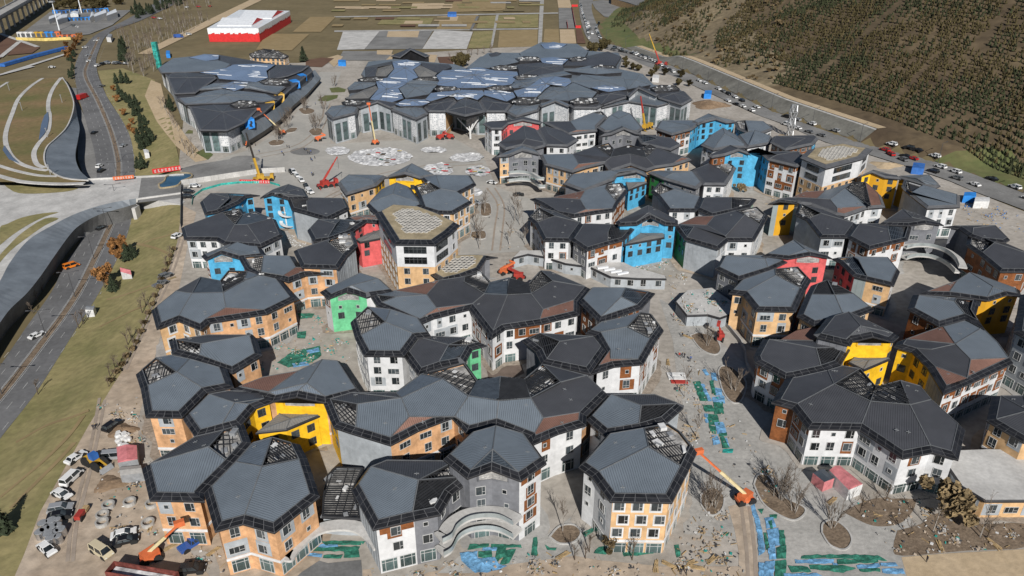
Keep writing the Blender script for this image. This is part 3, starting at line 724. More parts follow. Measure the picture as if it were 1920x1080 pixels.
U(13, 'k 775,385 800,410 940,405 1040,352,1.5 1150,405 1245,410 1245,375 1020,262', 'k 1025,315,3', 'd 7 0 1 2 A; d 2 3 A; d 3 4 A; d 4 5 6 7 A', 'B', ped=(3,))
U(9, 'k 840,560 1145,505 1145,470 960,470', '*', 'k', 'B', rise=.6, band=False)
U(11, 'k 1215,415 1290,515 1550,590 1625,525 1820,525 1880,420 1920,345 1840,275 1670,305 1510,345 1370,350 1240,408', 'k 1365,420,2 1460,410,2.2 1600,490,2 1745,330', 's 11 0 1 A; d A 1 2 3 C B 11; r 9 10 11 B; d B C D 8 9; d C 3 4 5 D; l 5 6 7 8 D', 'G', {0:'J', 1:'L', 11:'J'})
building('apartment_building', 'white and brown winged building with red roof corner behind the blue green gable', at='k 700,420')
U(11, 'k 135,212 215,250 330,320 470,345 620,320 770,300 800,240 868,160 830,95 700,110 540,155 290,208', 'k 510,215,2 555,290,1.6 700,135', 'd 11 0 1 2 3 B A; r 10 11 A; b 10 9 C 6 5 B A; l 9 8 7 6 C; r 3 4 5 B', 'W', {5:'H', 6:'H', 11:'B'})
building('apartment_building', 'slate roofed building with blue inner wall left of the green gable', at='k 600,160')
U(11, 'k 385,100 540,158 770,70 790,40 930,12,1.2 1015,45 1010,20 900,-20 740,5 440,32', 'k 800,10,2.4', 'b 8 9 0 1 2 A; c 2 3 4 A; b 4 5 6 7 8 A', 'S', {2:'B', 3:'B', 4:'B', 1:'S'}, ped=(4,))
U(9, 'k 870,150 1015,95 1010,85 850,90', '*', 'k', 'B', rise=.5, band=False)
building('apartment_building', 'white building with green gable end in the middle right row', at='k 1350,230')
U(11, 'k 1015,15 1130,65 1385,140 1430,100 1360,10 1100,5', 'k 1200,20,2', 'c 5 0 1 A; b 1 2 3 4 A; b 4 5 A', 'M', {0:'J'})
U(11, 'k 1350,0 1430,108 1605,110 1645,50 1682,-20 1600,-75 1470,-48', 'k 1560,-10,2.4', 'd 6 0 1 2 3 A; l 3 4 5 6 A', 'G')
building('apartment_building', 'white building with open rafters and small green end, right of the dark court', at='k 1300,400')
U(11, 'k 1040,160 1085,190 1170,302 1385,302 1428,205 1215,125 1095,95', 'k 1215,140', 'l 6 0 1 A; b 1 2 3 4 A; b 4 5 6 A', 'G', {0:'L', 1:'L'})
U(11, 'k 1385,290 1500,340 1660,305 1790,270 1835,215 1640,205 1425,205', 'k 1645,225,2', 'd 5 6 0 1 2 A; s 2 3 4 5 A', 'G', {3:'K'})
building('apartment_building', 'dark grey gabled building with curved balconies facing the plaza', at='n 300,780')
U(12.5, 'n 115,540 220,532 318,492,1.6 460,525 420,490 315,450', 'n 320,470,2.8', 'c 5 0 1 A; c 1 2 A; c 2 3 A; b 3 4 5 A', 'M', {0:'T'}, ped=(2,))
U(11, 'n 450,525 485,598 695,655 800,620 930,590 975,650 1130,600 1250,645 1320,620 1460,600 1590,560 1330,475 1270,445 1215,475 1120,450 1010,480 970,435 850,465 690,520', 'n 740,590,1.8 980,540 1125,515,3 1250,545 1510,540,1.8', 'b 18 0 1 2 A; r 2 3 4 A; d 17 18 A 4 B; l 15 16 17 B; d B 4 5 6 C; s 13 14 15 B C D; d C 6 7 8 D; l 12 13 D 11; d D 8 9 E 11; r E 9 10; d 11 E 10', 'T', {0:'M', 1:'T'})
building('apartment_building', 'dark roofed building with coral red gable at the plaza', at='n 250,480')
U(13, 'n 130,440 190,485 315,455 415,480 490,460 495,435 430,335 325,305', 'n 345,400,2.6', 'd 7 0 1 2 A; d 2 3 4 5 A; d 5 6 7 A', 'S')
U(12, 'n 430,335 490,455 660,460 740,410 620,345 480,308', 'n 520,370,2.4', 'd 5 0 1 2 A; d 2 3 4 5 A', 'G')
U(13, 'n 20,290 80,330 170,330 215,290 320,265,1.2 450,290 470,275 320,240,1.2 200,275 80,275', '', 'd 0 1 2 3 4 5 6 7 8 9', 'R', {0:'G', 1:'G'}, wide=.7, ped=(4,))
U(11, 'n 470,278 660,370 880,345 880,310 955,235 920,198 840,210 670,275', 'n 725,335,1.6', 'd 7 0 1 A; r 1 2 A; b 7 A 2 3 4 6; l 4 5 6', 'G')
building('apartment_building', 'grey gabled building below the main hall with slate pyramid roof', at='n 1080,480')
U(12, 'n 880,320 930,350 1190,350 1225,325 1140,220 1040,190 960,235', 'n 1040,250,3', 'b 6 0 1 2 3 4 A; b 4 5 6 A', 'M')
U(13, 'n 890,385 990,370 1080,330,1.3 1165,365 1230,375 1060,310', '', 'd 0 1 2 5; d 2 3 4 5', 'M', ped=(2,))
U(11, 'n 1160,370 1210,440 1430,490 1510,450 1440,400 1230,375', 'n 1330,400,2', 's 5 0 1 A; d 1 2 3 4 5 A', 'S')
building('apartment_building', 'white building with blue inner gable at the right of the main hall', at='o 100,500')
U(12, 'n 1312,330 1440,375 1590,335 1655,290 1600,268 1350,268', 'n 1560,300,2', 'b 5 0 1 2 A; c 2 3 4 5 A', 'N', {2:'B'})
U(12.6, 'o 145,275 195,300 225,285 330,258,1.2 410,285 490,275 380,250 270,215', 'o 320,235,2.4', 'b', 'B')
U(11, 'o 465,275 490,330 560,360 660,370 760,330 690,275 545,268', 'o 570,330,2', 'l 6 0 1 2 A; b 2 3 4 5 6 A', 'G', {0:'B'})
building('apartment_building', 'twin slate roofed white building below the hillside road', at='o 280,560')
U(12, 'o 215,450 310,490 440,465 560,470 560,455 490,380 380,320 280,380', 'o 395,360,3', 'b 6 7 0 1 A; b 1 2 3 4 A; b 4 5 6 A', 'G')
U(11.4, 'o 490,380 560,470 650,455 740,440 755,390 620,340', 'o 600,400,2', 'b 5 0 1 A; b 1 2 3 4 5 A', 'G')
U(13, 'o 735,430 850,490 1060,445 1100,400 1060,380 760,385', 'o 1000,395,1.8', 'd 5 0 1 A; d 1 2 3 4 5 A', 'H', {2:'B'})
building('apartment_building', 'tall bright blue building with brown and white end wall at right', at='o 600,780')
U(15, 'o 270,530 300,545 410,525 500,492,1.4 590,522 545,490 430,452', '', 'd 0 1 2 3 6; d 3 4 5 6', 'B', {0:'H', 1:'H'}, ped=(3,))
U(15, 'o 590,505 640,490 715,560 940,615 1005,570 960,500', 'o 790,520,2', 'd 5 0 1 2 A; d 2 3 4 5 A', 'N', {0:'B', 1:'B', 2:'N', 5:'B'})
building('tower', 'white tower with tan hexagon roof below the hillside road', 'tower', at='o 1100,900')
U(18.5, 'o 960,545 1155,627 1435,552 1505,480 1400,470 1275,442 1020,485', '', 't 0 1 2 3 4 5 6', 'P', wide=2.4)
building('apartment_building', 'golden yellow walled building at far right below the road', at='o 1600,900')
U(13, 'o 1395,690 1500,655,1.3 1600,695 1720,705 1690,682 1640,675 1500,638', '', 'd 0 1 5 6; d 1 2 3 4 5', 'Y', {1:'Q', 2:'Q'}, wide=.8)
U(12, 'l 1480,120 1500,150 1670,285 1920,275 1920,190 1650,115 1500,70', 'l 1560,160,2.4', 'l 6 0 1 A; b 1 2 3 4 5 A', 'G', {0:'L', 1:'L'})
U(12, 'l 1440,45 1480,60 1650,115 1740,130 1775,115 1690,35', 'l 1600,60,2', 'b', 'Q')
building('apartment_building', 'slate roofed white building with red roof corners below the second tower', at='l 1200,350')
U(12, 'l 640,212 720,250 800,260 985,330 1060,345 1230,285 1360,275 1330,190 1215,90 1100,95 900,155 740,165', 'l 850,208,2 945,215,2.4 1060,130,2.6 1000,280,1.6 1250,265,2', 'r 10 11 0 A; d A 0 1 2 3 D B; b A 10 9 C B; b B C E 5 D; r D 3 4 5; l C 9 8 E; r E 8 7 6 5', 'G')
building('apartment_building', 'dark roofed white building with grey and ochre end wall', at='l 800,650')
U(13, 'l 480,250 570,230,1 700,245 700,215 640,205 560,215', '', 'd 0 1 2 3 4 5', 'E', {1:'Q', 2:'Q'}, wide=.6)
U(12, 'l 680,330 765,370 870,502 1075,502 1145,405 890,295 710,252', 'l 880,320', 'l 6 0 1 A; d 1 2 3 4 A; d 4 5 6 A', 'G', {0:'L', 1:'L'})
U(12, 'l 1070,500 1240,590 1420,545 1530,520 1560,420 1370,405 1140,402', 'l 1380,440,2', 'd 6 0 1 2 A; s 2 3 4 5 A; d 5 6 A', 'N', {0:'W'})
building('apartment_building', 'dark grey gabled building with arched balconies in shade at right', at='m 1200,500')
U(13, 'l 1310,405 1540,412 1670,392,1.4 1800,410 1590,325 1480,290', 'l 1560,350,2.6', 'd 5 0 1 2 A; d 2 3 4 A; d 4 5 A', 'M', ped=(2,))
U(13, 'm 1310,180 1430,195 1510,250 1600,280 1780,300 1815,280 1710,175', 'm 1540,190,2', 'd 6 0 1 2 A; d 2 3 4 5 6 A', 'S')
building('apartment_building', 'brown clad building with dark roof at the right edge', at='m 1800,700')
U(12, 'm 1485,320 1580,385 1740,518 1960,520 2040,420 1720,285 1505,225', 'm 1700,300', 'l 6 0 1 A; d 1 2 3 4 A; d 4 5 6 A', 'H')
building('apartment_building', 'tan building with coral red gable and slate roofs at right', at='l 550,1250')
U(11, 'l 85,735 260,820 500,745 650,675 640,645 480,640 140,640', 'l 460,665,2', 'b 6 0 1 2 A; c 2 3 4 5 A; b 5 6 A', 'M', {2:'R'})
U(12.6, 'l 440,640 640,660 800,632,1.6 965,660 750,565 670,520', 'l 760,590,3', 'b 5 0 1 A; c 1 2 A; c 2 3 A; b 3 4 5 A', 'R', ped=(2,))
U(11, 'l 960,660 1015,690 1115,790 1215,815 1425,865 1470,760 1385,655 1110,650', 'l 1160,670,2', 's 7 0 1 2 3 A; b 3 4 5 6 7 A', 'T', {0:'R', 1:'R', 2:'E', 4:'W', 5:'W'})
U(12, 'l 185,920 290,932 385,1052 690,1057 760,900 805,825 710,725 520,742 275,825', 'l 540,785', 'b 7 8 0 1 A; b 1 2 3 4 A; l 4 5 6 7 A', 'T')
U(12, 'm 215,850 345,925 600,880 795,805 650,690 440,580 320,625 285,690', 'm 500,690', 'b 7 0 1 2 A; b 2 3 4 A; l 4 5 A; s 5 6 7 A', 'T')
building('apartment_building', 'dark roofed white building with yellow courtyard gable at right', at='g 500,1100')
U(13.5, 'g 340,190 370,210 620,272 640,240 790,205,1.5 940,245 985,205 600,20 440,65', 'g 695,125,3', 'd 7 8 0 1 2 A; d 2 3 4 A; d 4 5 6 A; d 6 7 A', 'Y', {0:'S', 1:'S'}, ped=(4,))
U(10.5, 'g -110,355 -95,400 130,520 210,510 430,460 545,420 620,300 500,270 360,235 90,235 -40,225', 'g 360,290,2', 'd 10 0 1 2 3 4 A; s 4 5 6 A; d 6 7 8 9 10 A', 'W', {5:'Y'})
U(11, 'g 80,235 360,240 375,125 200,165', '', 'r 0 1 2 3', 'S', band=False)
U(10.5, 'g 25,700 180,742 300,898 690,905 1010,1120 1235,1075 1430,1130 1480,905 1240,690 1150,580 980,535,.6 815,580 700,450 545,425 430,460 210,510 130,520', 'g 495,560 770,690 1065,715', 'd 14 15 16 0 1 A; d A 1 2 3 B; d 12 13 14 A; l 11 12 A B; l 10 11 B C; d 9 10 C 8; d B 3 4 5 C; d C 5 6 7 8', 'W', {0:'H', 1:'N', 3:'G'})
U(11, 'g 945,280 1075,318 1195,440 1315,640 1510,560 1840,405 1740,265 1620,150 1500,80 1290,130 970,245', 'g 1405,260,2.2 1520,375,2 1495,515,1.4 1225,300,2', 'd 10 0 1 D A; d D 1 2 C B A; r 2 3 4 C; r B 5 4 C; b A 7 6 5 B; b 9 8 7 A; r 9 10 A', 'N', {0:'Y', 1:'Y', 2:'L'})
U(8.2, 'g 600,400 720,460 920,375 900,365 640,365', '*', 'k', 'Y', rise=.5, band=False)
building('apartment_building', 'slate roofed building with brown wall over the dark court at right', at='m 1150,1000')
U(12, 'm 1045,800 1285,930 1480,875 1625,950 1560,850 1590,740 1410,720 1085,695', 'm 1400,740,2.4', 'b 7 0 1 2 A; s 2 3 4 5 6 A; b 6 7 A', 'H')
U(12.4, 'm 1120,690 1370,695 1520,715 1660,735 1800,690,1 1900,705 1890,660 1600,555 1500,525 1400,590', 'm 1690,630,2.4', 'r 9 0 1; b 1 2 3 A 8 9; c 3 4 A; b 4 5 6 7 8 A', 'Q')
building('apartment_building', 'dark roofed tan building cut off by the right picture edge', at='g 1850,1100')
U(10, 'g 1640,835 1920,1000 2300,1010 2300,680 1900,650 1680,650', 'g 1950,760,2.5', 'd', 'T')
building('apartment_building', 'grey and white building at the right picture edge above the flat roof', at='g 1900,500')
U(15, 'm 1845,970 2100,1110 2350,900 2250,700 1890,690', 'm 2050,850,2.5', 'd', 'X')
building('flat_roof_wing', 'low tan building with flat concrete roof at lower right', 'building', at='h 1750,640')
U(4.6, 'h 1340,250 1380,140 1650,130 2100,140 2100,520 1630,522 1450,412', '', 'q 0 1 2 3 4 5 6', 'T', {5:'T', 6:'L'}, band=False)
# ------------------------------------------------------------------ the two halls
building('exhibition_hall', 'vast hall with faceted slate and blue glass roofs behind the plaza', 'hall', at='B 700,780')
hall = BLD[0]
U(13, 'p 35,610 95,657 270,612 305,555 240,545 80,562', '*', 'b', 'V', rise=1.2)
U(13.6, 'p 255,555 300,575 430,530,1.5 530,575 580,560 600,540 430,515,1.5 300,540', '', 'd 0 1 2 6 7; d 2 3 4 5 6', 'V', wide=.8)
U(13, 'p 530,585 720,660 815,612 770,560 545,555', '*', 'b', 'V', rise=1.5)
U(13.2, 'p 770,560 810,600 950,602 1030,520 990,480', '*', 'd', 'V', {2:'T'}, rise=1.5)
U(14, 'p 940,598 1090,635,1 1240,600 1200,530 1095,500 1030,525', 'p 1092,560,3', 'd', 'F', zb=12.8)
U(13.2, 'p 1190,520 1240,602 1395,602 1440,545 1230,480', '*', 'd', 'V', {0:'T'}, rise=1.5)
U(13, 'p 1395,602 1470,642 1640,592 1665,545 1440,548', '*', 'b', 'V', rise=1.2)
U(14, 'n 440,150 460,165 565,125,1.4 660,165 680,150 565,105,1.4', '', 'c 0 1 2 5; c 2 3 4 5', 'V', wide=.8)
U(13, 'n 660,150 700,175 880,175 940,140 840,120', '*', 'd', 'V', rise=1)
U(13, 'n 860,110 930,150 1120,90 1110,45 960,60', '*', 'd', 'V', rise=1.5)
U(14.5, 'n 1100,75 1120,90 1190,25,1.5 1320,85 1340,70 1190,5,1.5', '', 'd 0 1 2 5; d 2 3 4 5', 'V', wide=.8)
U(13, 'n 1310,60 1340,100 1515,152 1595,108 1540,50 1420,30', '*', 'd', 'V', rise=1.5)
U(11.5, 'B 15,600 60,500 130,440 110,420 150,350 300,335 640,365 700,385 820,300 1000,300 1120,240 1330,250 1390,290 1560,300 1580,330 1560,390 1700,420 1760,480 1900,500 1960,550 1930,560 1780,600 1620,575 1460,610 1300,610 1130,600 980,640 760,640 640,610 480,620 300,600 180,590', '', 'b 0 1 2 3 4 5 6 7 8 9 10 11 12 13 14 15 16 17 18 19 20 21 22 23 24 25 26 27 28 29 30 31', 'V', wide=.6)
HP = [('g','p 540,225 650,208 765,240 700,285 740,340 660,385 500,345 555,280'), ('g','p 415,365 500,345 660,385 590,425 630,500 490,548 440,520 370,508 435,430'),
 ('k','p 420,270 540,245 555,280 500,335 415,335'), ('k','p 700,285 750,250 880,310 860,335 740,340'), ('d','p 335,265 540,220 540,245 420,270 415,335 340,340'), ('d','p 755,230 970,245 990,265 880,310 750,250'),
 ('b','p 205,420 260,375 430,370 415,400 330,430 215,440'), ('k','p 185,500 330,435 420,405 440,430 370,500 210,505'), ('b','p 590,425 650,390 880,400 820,470 640,500'), ('b','p 665,370 700,360 890,375 880,400 650,390'),
 ('g','p 870,330 920,290 1090,280 1190,265 1280,285 1480,300 1490,330 1440,395 1270,420 1060,425 870,400 890,370'), ('g','p 785,510 830,460 1000,440 1060,435 1220,440 1240,470 1180,515 1110,490 1030,515 990,480 830,525'),
 ('g','p 1230,440 1300,435 1450,455 1470,490 1400,525 1225,475'), ('g','p 1450,445 1570,410 1650,350 1760,335 1870,350 1890,380 1840,415 1750,390 1690,430 1630,490 1480,490'),
 ('g','p 560,545 640,505 780,508 830,530 770,555 600,560'),
 ('b','p 1625,490 1690,430 1750,395 1840,415 1880,470 1860,510 1640,510'), ('b','B 1110,540 1210,480 1290,460 1440,520 1410,555 1290,570 1130,560'), ('b','B 1290,460 1350,420 1590,440 1620,500 1440,515'),
 ('b','B 1590,450 1680,415 1740,480 1610,505'), ('g','B 1400,495 1480,480 1590,490 1610,505 1500,520'), ('d','B 1420,550 1470,520 1610,505 1600,540 1460,590'),
 ('d','B 990,365 1150,350 1250,370 1250,410 1130,430 1000,430'), ('b','B 700,385 780,320 960,300 1080,330 1000,350 850,385'), ('b','B 1000,300 1120,260 1330,250 1390,290 1370,325 1020,330'),
 ('g','B 1120,250 1190,237 1270,250 1225,280 1140,275'), ('g','B 1110,330 1190,322 1280,335 1240,370 1130,355'), ('d','B 1370,320 1500,290 1575,320 1540,375 1250,370 1280,335'), ('b','B 1250,400 1400,370 1550,385 1580,410 1430,420'),
 ('c','B 960,455 1110,425 1250,400 1300,420 1180,440 1000,490'), ('d','B 830,305 870,293 900,300 880,320 840,325'), ('c','p 1380,430 1480,360 1640,380 1570,415')]
LE = [('B', 1045,435,160,32), ('B',1050,332,150,28), ('B',1335,332,120,24), ('B',1475,378,150,20), ('B',915,382,160,30), ('B',890,497,170,32), ('B',590,500,150,28), ('B',475,447,150,26), ('B',165,447,150,26), ('B',1040,568,170,38), ('B',1365,568,170,38), ('B',1820,497,170,36), ('B',75,577,150,30)]
LP = [('d','A 1065,605 1120,735 1280,737 1380,690 1455,610 1300,590 1200,590'), ('b','A 1000,555 1040,590 1160,585 1310,580 1480,575 1560,560 1500,530 1330,510 1270,500 1150,520 1090,545'),
 ('g','A 1210,490 1310,460 1400,460 1390,490 1320,515 1270,500'), ('b','A 1090,510 1200,470 1390,465 1500,460 1610,490 1560,530 1400,500 1270,500'), ('d','A 940,440 980,530 1100,525 1220,440 1200,420 1040,410 960,415'),
 ('b','A 885,385 905,412 1050,408 1120,405 1270,392 1300,362 1200,330 1060,320 970,330'), ('g','A 1060,325 1150,305 1235,310 1230,335 1160,345'),
 ('g','A 1120,410 1270,385 1310,365 1450,360 1550,365 1500,400 1510,440 1440,465 1230,445 1220,425'), ('d','A 1510,400 1560,365 1740,370 1700,400 1620,430 1510,450')]
def hall_patches(L, z0, styf=None):
    for k, (m_, o) in enumerate(L):
        s = U(z0 + (k % 5) * .14 + (.5 if m_ == 'g' else 0), o, '*', m_, 'F', rise=1.3 if not styf else 1.6, band=bool(styf) and m_ != 'g', inn=.35 if styf else .2, zb=11.6, wide=1.0)
        if m_ == 'g':
            # white skylight strips standing proud of the blue glazing
            pts = px(o); zz = z0 + (k % 5) * .14 + 1.0
            W_ = [P(u, v, zz) for u, v, _ in pts]; xy = [(w.x, w.y) for w in W_]; r = random.Random(k)
            x0, x1 = min(a for a, _ in xy), max(a for a, _ in xy); y0, y1 = min(b for _, b in xy), max(b for _, b in xy)
            A = abs(area2(xy)) / 2; dn = Vector((.95, -.3, 0)) if x0 < 0 else Vector((.97, -.2, 0))
            for _ in range(int(A / 130) + 1):
                for t in range(12):
                    c = Vector((r.uniform(x0, x1), r.uniform(y0, y1), zz + .35)); l_ = r.uniform(6, 13)
                    if inside(c, xy) and inside(c + dn * l_, xy) and inside(c - dn * l_ * .2, xy):
                        mb = MB(); mb.bar(c, c + dn * l_ + Vector((0, 0, .1)), .3); mb.build('skylight_strip', 'skylight_white', s); break
def hall_lattices(L, z0):
    for k, (t, x, y, w, h_) in enumerate(L):
        U(z0 + .4, f'{t} {x-w/2},{y} {x-w/3},{y+h_*.45} {x+w*.1},{y+h_/2} {x+w/2},{y+h_*.15} {x+w*.36},{y-h_*.4} {x-w*.15},{y-h_/2}', '', 'l 0 1 2 3 4 5', 'F', band=False, zb=8)
hall_patches(HP, 13.6); hall_lattices(LE, 14.2)
building('exhibition_hall', 'long hall with charcoal and slate roofs left of the plaza', 'hall', at='A 1250,860')
U(11.5, 'A 895,385 1060,322 1240,312 1560,367 1740,372 1760,400 1640,500 1480,640 1380,690 1280,735 1120,733 1070,610 990,560 980,530 945,440', '', 'd 0 1 2 3 4 5 6 7 8 9 10 11 12 13 14', 'V', {4:'F', 5:'S', 6:'S', 7:'S'}, wide=.6)
hall_patches(LP, 12.6, True); hall_lattices([('A',1545,460,180,40), ('A',1375,585,170,40)], 13.6)
mat('tyre_soil', (.27,.22,.175), .95, 0, 0, .3, (.36,.30,.245), coord='World'); mat('mulch_pale', (.22,.18,.14), .95, 0, 0, .25, (.34,.29,.24), coord='World', fine=(1.3,.25), bump=.4)
# ------------------------------------------------------------------ terrain
def axis_vals(lo, hi, a, b, st, grow=1.25):
    v = list(np.arange(a, b + st, st)); s = st; x = v[0]; left = []
    while x > lo: s *= grow; x -= s; left.append(x)
    s = st; x = v[-1]; right = []
    while x < hi: s *= grow; x += s; right.append(x)
    return np.array(left[::-1] + v + right)
XS = axis_vals(-3500, 3500, -260, 520, 4.5); YS = axis_vals(-600, 5000, 60, 900, 4.5)
GX, GY = np.meshgrid(XS, YS); GZ = hgt(GX, GY)
dT = -sdist(GX, GY, TOE_A)
GZ = GZ - .35 * (1 - smooth(dT / 4)) + smooth((dT - 40) / 60) * (np.random.RandomState(3).rand(*GX.shape) - .5) * .8
nx, ny = len(XS), len(YS)
ii = np.arange(nx * ny).reshape(ny, nx)
Q = np.stack([ii[:-1, :-1], ii[:-1, 1:], ii[1:, 1:], ii[1:, :-1]], -1).reshape(-1, 4)
fcx = (GX[:-1, :-1] + GX[1:, 1:]).ravel() / 2; fcy = (GY[:-1, :-1] + GY[1:, 1:]).ravel() / 2
fd = -sdist(fcx, fcy, TOE_A)
fm = np.where(fd > 1, np.where((fd < 26) & ((fcy < 350) | (fcy > 600)), 2, 1), 0)
me = bpy.data.meshes.new('terrain'); me.from_pydata(np.stack([GX, GY, GZ], -1).reshape(-1, 3).tolist(), [], Q.tolist())
mat('hill_grass', (.135,.105,.066), .97, 0, 0, .03, (.245,.195,.120), coord='World', fine=(.2,.3), bump=.6)
SPUR = [Gd(u, v) for u, v, _ in px('1160,60 1200,15 1260,-20 1400,-10 1400,60 1440,95 1480,120 1450,165 1380,150 1290,112 1200,92')]
mxs, mns = np.max([(p.x, p.y) for p in SPUR], 0), np.min([(p.x, p.y) for p in SPUR], 0); spp = [(p.x, p.y) for p in SPUR]
for k in np.nonzero((fm == 1) & (fcx > mns[0]) & (fcx < mxs[0]) & (fcy > mns[1]) & (fcy < mxs[1]))[0]:
    if inside((fcx[k] + rng.uniform(-6, 6), fcy[k] + rng.uniform(-6, 6)), spp): fm[k] = 3
for m_ in ('field', 'hill', 'verge', 'hill_grass'): me.materials.append(M[m_])
me.polygons.foreach_set('material_index', fm.astype(np.int32)); me.polygons.foreach_set('use_smooth', np.ones(len(Q), dtype=bool)); me.update()
ter = bpy.data.objects.new('terrain', me); col.objects.link(ter); tag(ter, 'dry fields and brown hillside around the building site', kind='structure')
def GP(s): return [Gd(u, v) for u, v, _ in px(s)]
def sht(name, s, m, off, fine=0, lab=None, sm=0):
    pts = GP(s)
    if sm: pts = smooth_line(pts + [pts[0]], sm)[:-1]
    o = sheet(name, pts, m, off, fine)
    if lab: o['label'] = lab
    return o
sht('site_ground', '352,150 336,300 342,385 330,470 300,550 262,645 210,725 165,800 120,880 75,960 45,1040 10,1120 -60,1280 2200,1280 2300,520 1960,412 1827,360 1780,340 1713,317 1627,290 1547,267 1467,233 1413,213 1313,167 1250,137 1180,107 1123,88 1000,85 700,105 560,118 420,118 300,125', 'site_ground', 0, 0, 'bare beige building site ground')
sht('plaza', '342,380 342,328 430,292 470,280 540,235 585,165 600,135 640,135 630,160 615,200 620,270 850,258 905,290 930,350 1000,375 1000,470 920,475 860,480 880,400 800,330 640,335 600,385 360,352', 'plaza', .02, 0, 'pale concrete plaza in front of the halls')
sht('dirt_lane', '342,385 368,398 350,470 332,560 302,625 285,690 258,790 262,860 290,930 330,1000 440,1140 0,1150 10,1120 45,1040 75,960 120,880 165,800 210,725 262,645 300,550 330,470', 'dirt', .02, 0, 'dusty dirt lane along the lawn')
sht('lawn', '336,300 342,385 330,470 300,550 262,645 210,725 165,800 120,880 75,960 45,1040 10,1120 -60,1280 -330,1280 -200,1090 -80,930 0,823 50,760 80,718 143,617 187,547 233,457 248,393 253,330 247,267 230,227 200,180 183,133 230,128 290,150 318,220', 'lawn', .03, 4, 'sloping dry lawn between road and building site')
ROAD_R = '420,-40 343,0 267,37 207,60 183,100 182,133 200,180 230,227 247,267 253,330 250,390 233,457 187,547 143,617 80,718 50,760 0,823 -80,930 -200,1090'
ROAD_L = '370,-40 300,0 240,35 185,62 160,85 145,110 140,135 147,180 165,240 178,290 181,335 170,400 150,455 123,493 97,547 50,613 0,687 -80,800 -200,960'
def rs(s): return [(v.x, v.y) for v in smooth_line(GP(s), 5)]
rr, rl = rs(ROAD_R), rs(ROAD_L)
o = sheet('road', rr + rl[::-1], 'asphalt', .08, 5); o['label'] = 'two carriageway asphalt road curving along the left'
sht('slip_road', 'u 690,170 700,300 760,420 800,560 850,700 870,850 870,980 800,1000 740,930 700,800 700,600 690,440 650,300 620,160', 'asphalt_pale', .06, 5, 'grey slip road under the wavy facade')
md = rs('185,70 179,85 166,115 160,142 185,192 208,247 221,297 222,332 222,375 208,420 177,487 147,547 117,593 87,633 20,720 -60,815')
o = sheet('road_median', strip(md, .9, -.9), 'mulch', .16, 4); o['label'] = 'narrow brown median between the carriageways'
for w_, nm in ((1.0, 'kerb'), (-1.15, 'kerb')):
    mb = MB(); L_ = strip(md, w_ + .15, w_); n_ = len(md)
    for k in range(n_ - 1):
        q = [L_[k], L_[k + 1], L_[2 * n_ - 2 - k], L_[2 * n_ - 1 - k]]; z_ = [h1(v.x, v.y) for v in q]
        mb.prism([(v.x, v.y, z - .1) for v, z in zip(q, z_)], [(v.x, v.y, z + .24) for v, z in zip(q, z_)])
    mb.build('kerb', 'kerb', kind='structure')
def dashes(line, off, m, name, lab, on=3.0, gap=6.0, w=.16, up=.1, cont=False):
    mb = MB(); L = 0; acc = 0
    for k in range(len(line) - 1):
        a, b = Vector(line[k][:2]), Vector(line[k + 1][:2]); d = (b - a)
        if d.length < 1e-4: continue
        dn = d.normalized(); nrm = Vector((-dn.y, dn.x)); t = 0
        while t < d.length:
            e = min(t + 1.0, d.length)
            if cont or (acc % (on + gap)) < on:
                q = [a + dn * t + nrm * (off - w), a + dn * e + nrm * (off - w), a + dn * e + nrm * (off + w), a + dn * t + nrm * (off + w)]
                mb.poly([(v.x, v.y, h1(v.x, v.y) + up) for v in q])
            acc += e - t; t = e
    o = mb.build(name, m); tag(o, lab, kind='structure'); return o
for off, c in ((4.4, 0), (7.6, 0), (1.5, 1), (-1.5, 1), (-4.6, 0), (-7.6, 0)):
    dashes(md[6:], off, 'paint_white', 'lane_marking', 'white lane line painted on the left road', cont=bool(c), up=.13, w=.09)
# hillside road with retaining wall
HR_L = '1083,-30 1085,0 1088,33 1100,70 1123,86 1180,109 1207,122 1250,138 1313,166 1413,212 1467,232 1547,266 1627,289 1713,316 1780,339 1827,359 1960,410 2300,560'
HR_R = '1125,-30 1112,0 1110,20 1120,48 1134,77 1172,91 1278,131 1447,207 1613,267 1760,305 1920,362 2150,450 2600,640'
hl, hr = rs(HR_L), rs(HR_R)
o = sheet('hillside_road', hl + hr[::-1], 'asphalt_pale', .05, 0); o['label'] = 'asphalt road at the foot of the hill'
hm = [((a[0] + b[0]) / 2, (a[1] + b[1]) / 2) for a, b in zip(rs('1085,0 1090,33 1110,75 1180,107 1250,138 1413,212 1547,266 1713,316 1827,359 1960,410'), rs('1112,0 1115,33 1134,77 1200,102 1278,131 1447,207 1613,267 1760,305 1900,355 2050,410'))]
dashes(hm, 0, 'paint_white', 'lane_marking', 'white centre line on the hillside road', up=.08, w=.1)
def along(A, a0, a1, st):
    out = []
    for k in range(a0, a1):
        a, b = Vector(A[k]), Vector(A[k + 1]); n_ = max(1, int((b - a).length / st))
        out += [a.lerp(b, t / n_) for t in range(n_)]
    out.append(Vector(A[a1])); return out
ln = along(TOE_A, 4, 7, 3.0)
mb = MB(); prof = [(.0, -.3), (.25, .15), (8.3, 5.75), (9.2, 5.95), (9.6, 5.5)]
ring = []
for k, p in enumerate(ln):
    a, b = ln[max(k - 1, 0)], ln[min(k + 1, len(ln) - 1)]; d = (b - a).normalized(); n_ = Vector((-d.y, d.x))
    e = min(1, k / 6, (len(ln) - 1 - k) / 6)
    ring.append([(p.x + n_.x * q, p.y + n_.y * q, h1(p.x + n_.x * q, p.y + n_.y * q) + (.25 if 0 < j < 4 else -.3)) for j, (q, z) in enumerate(prof)])
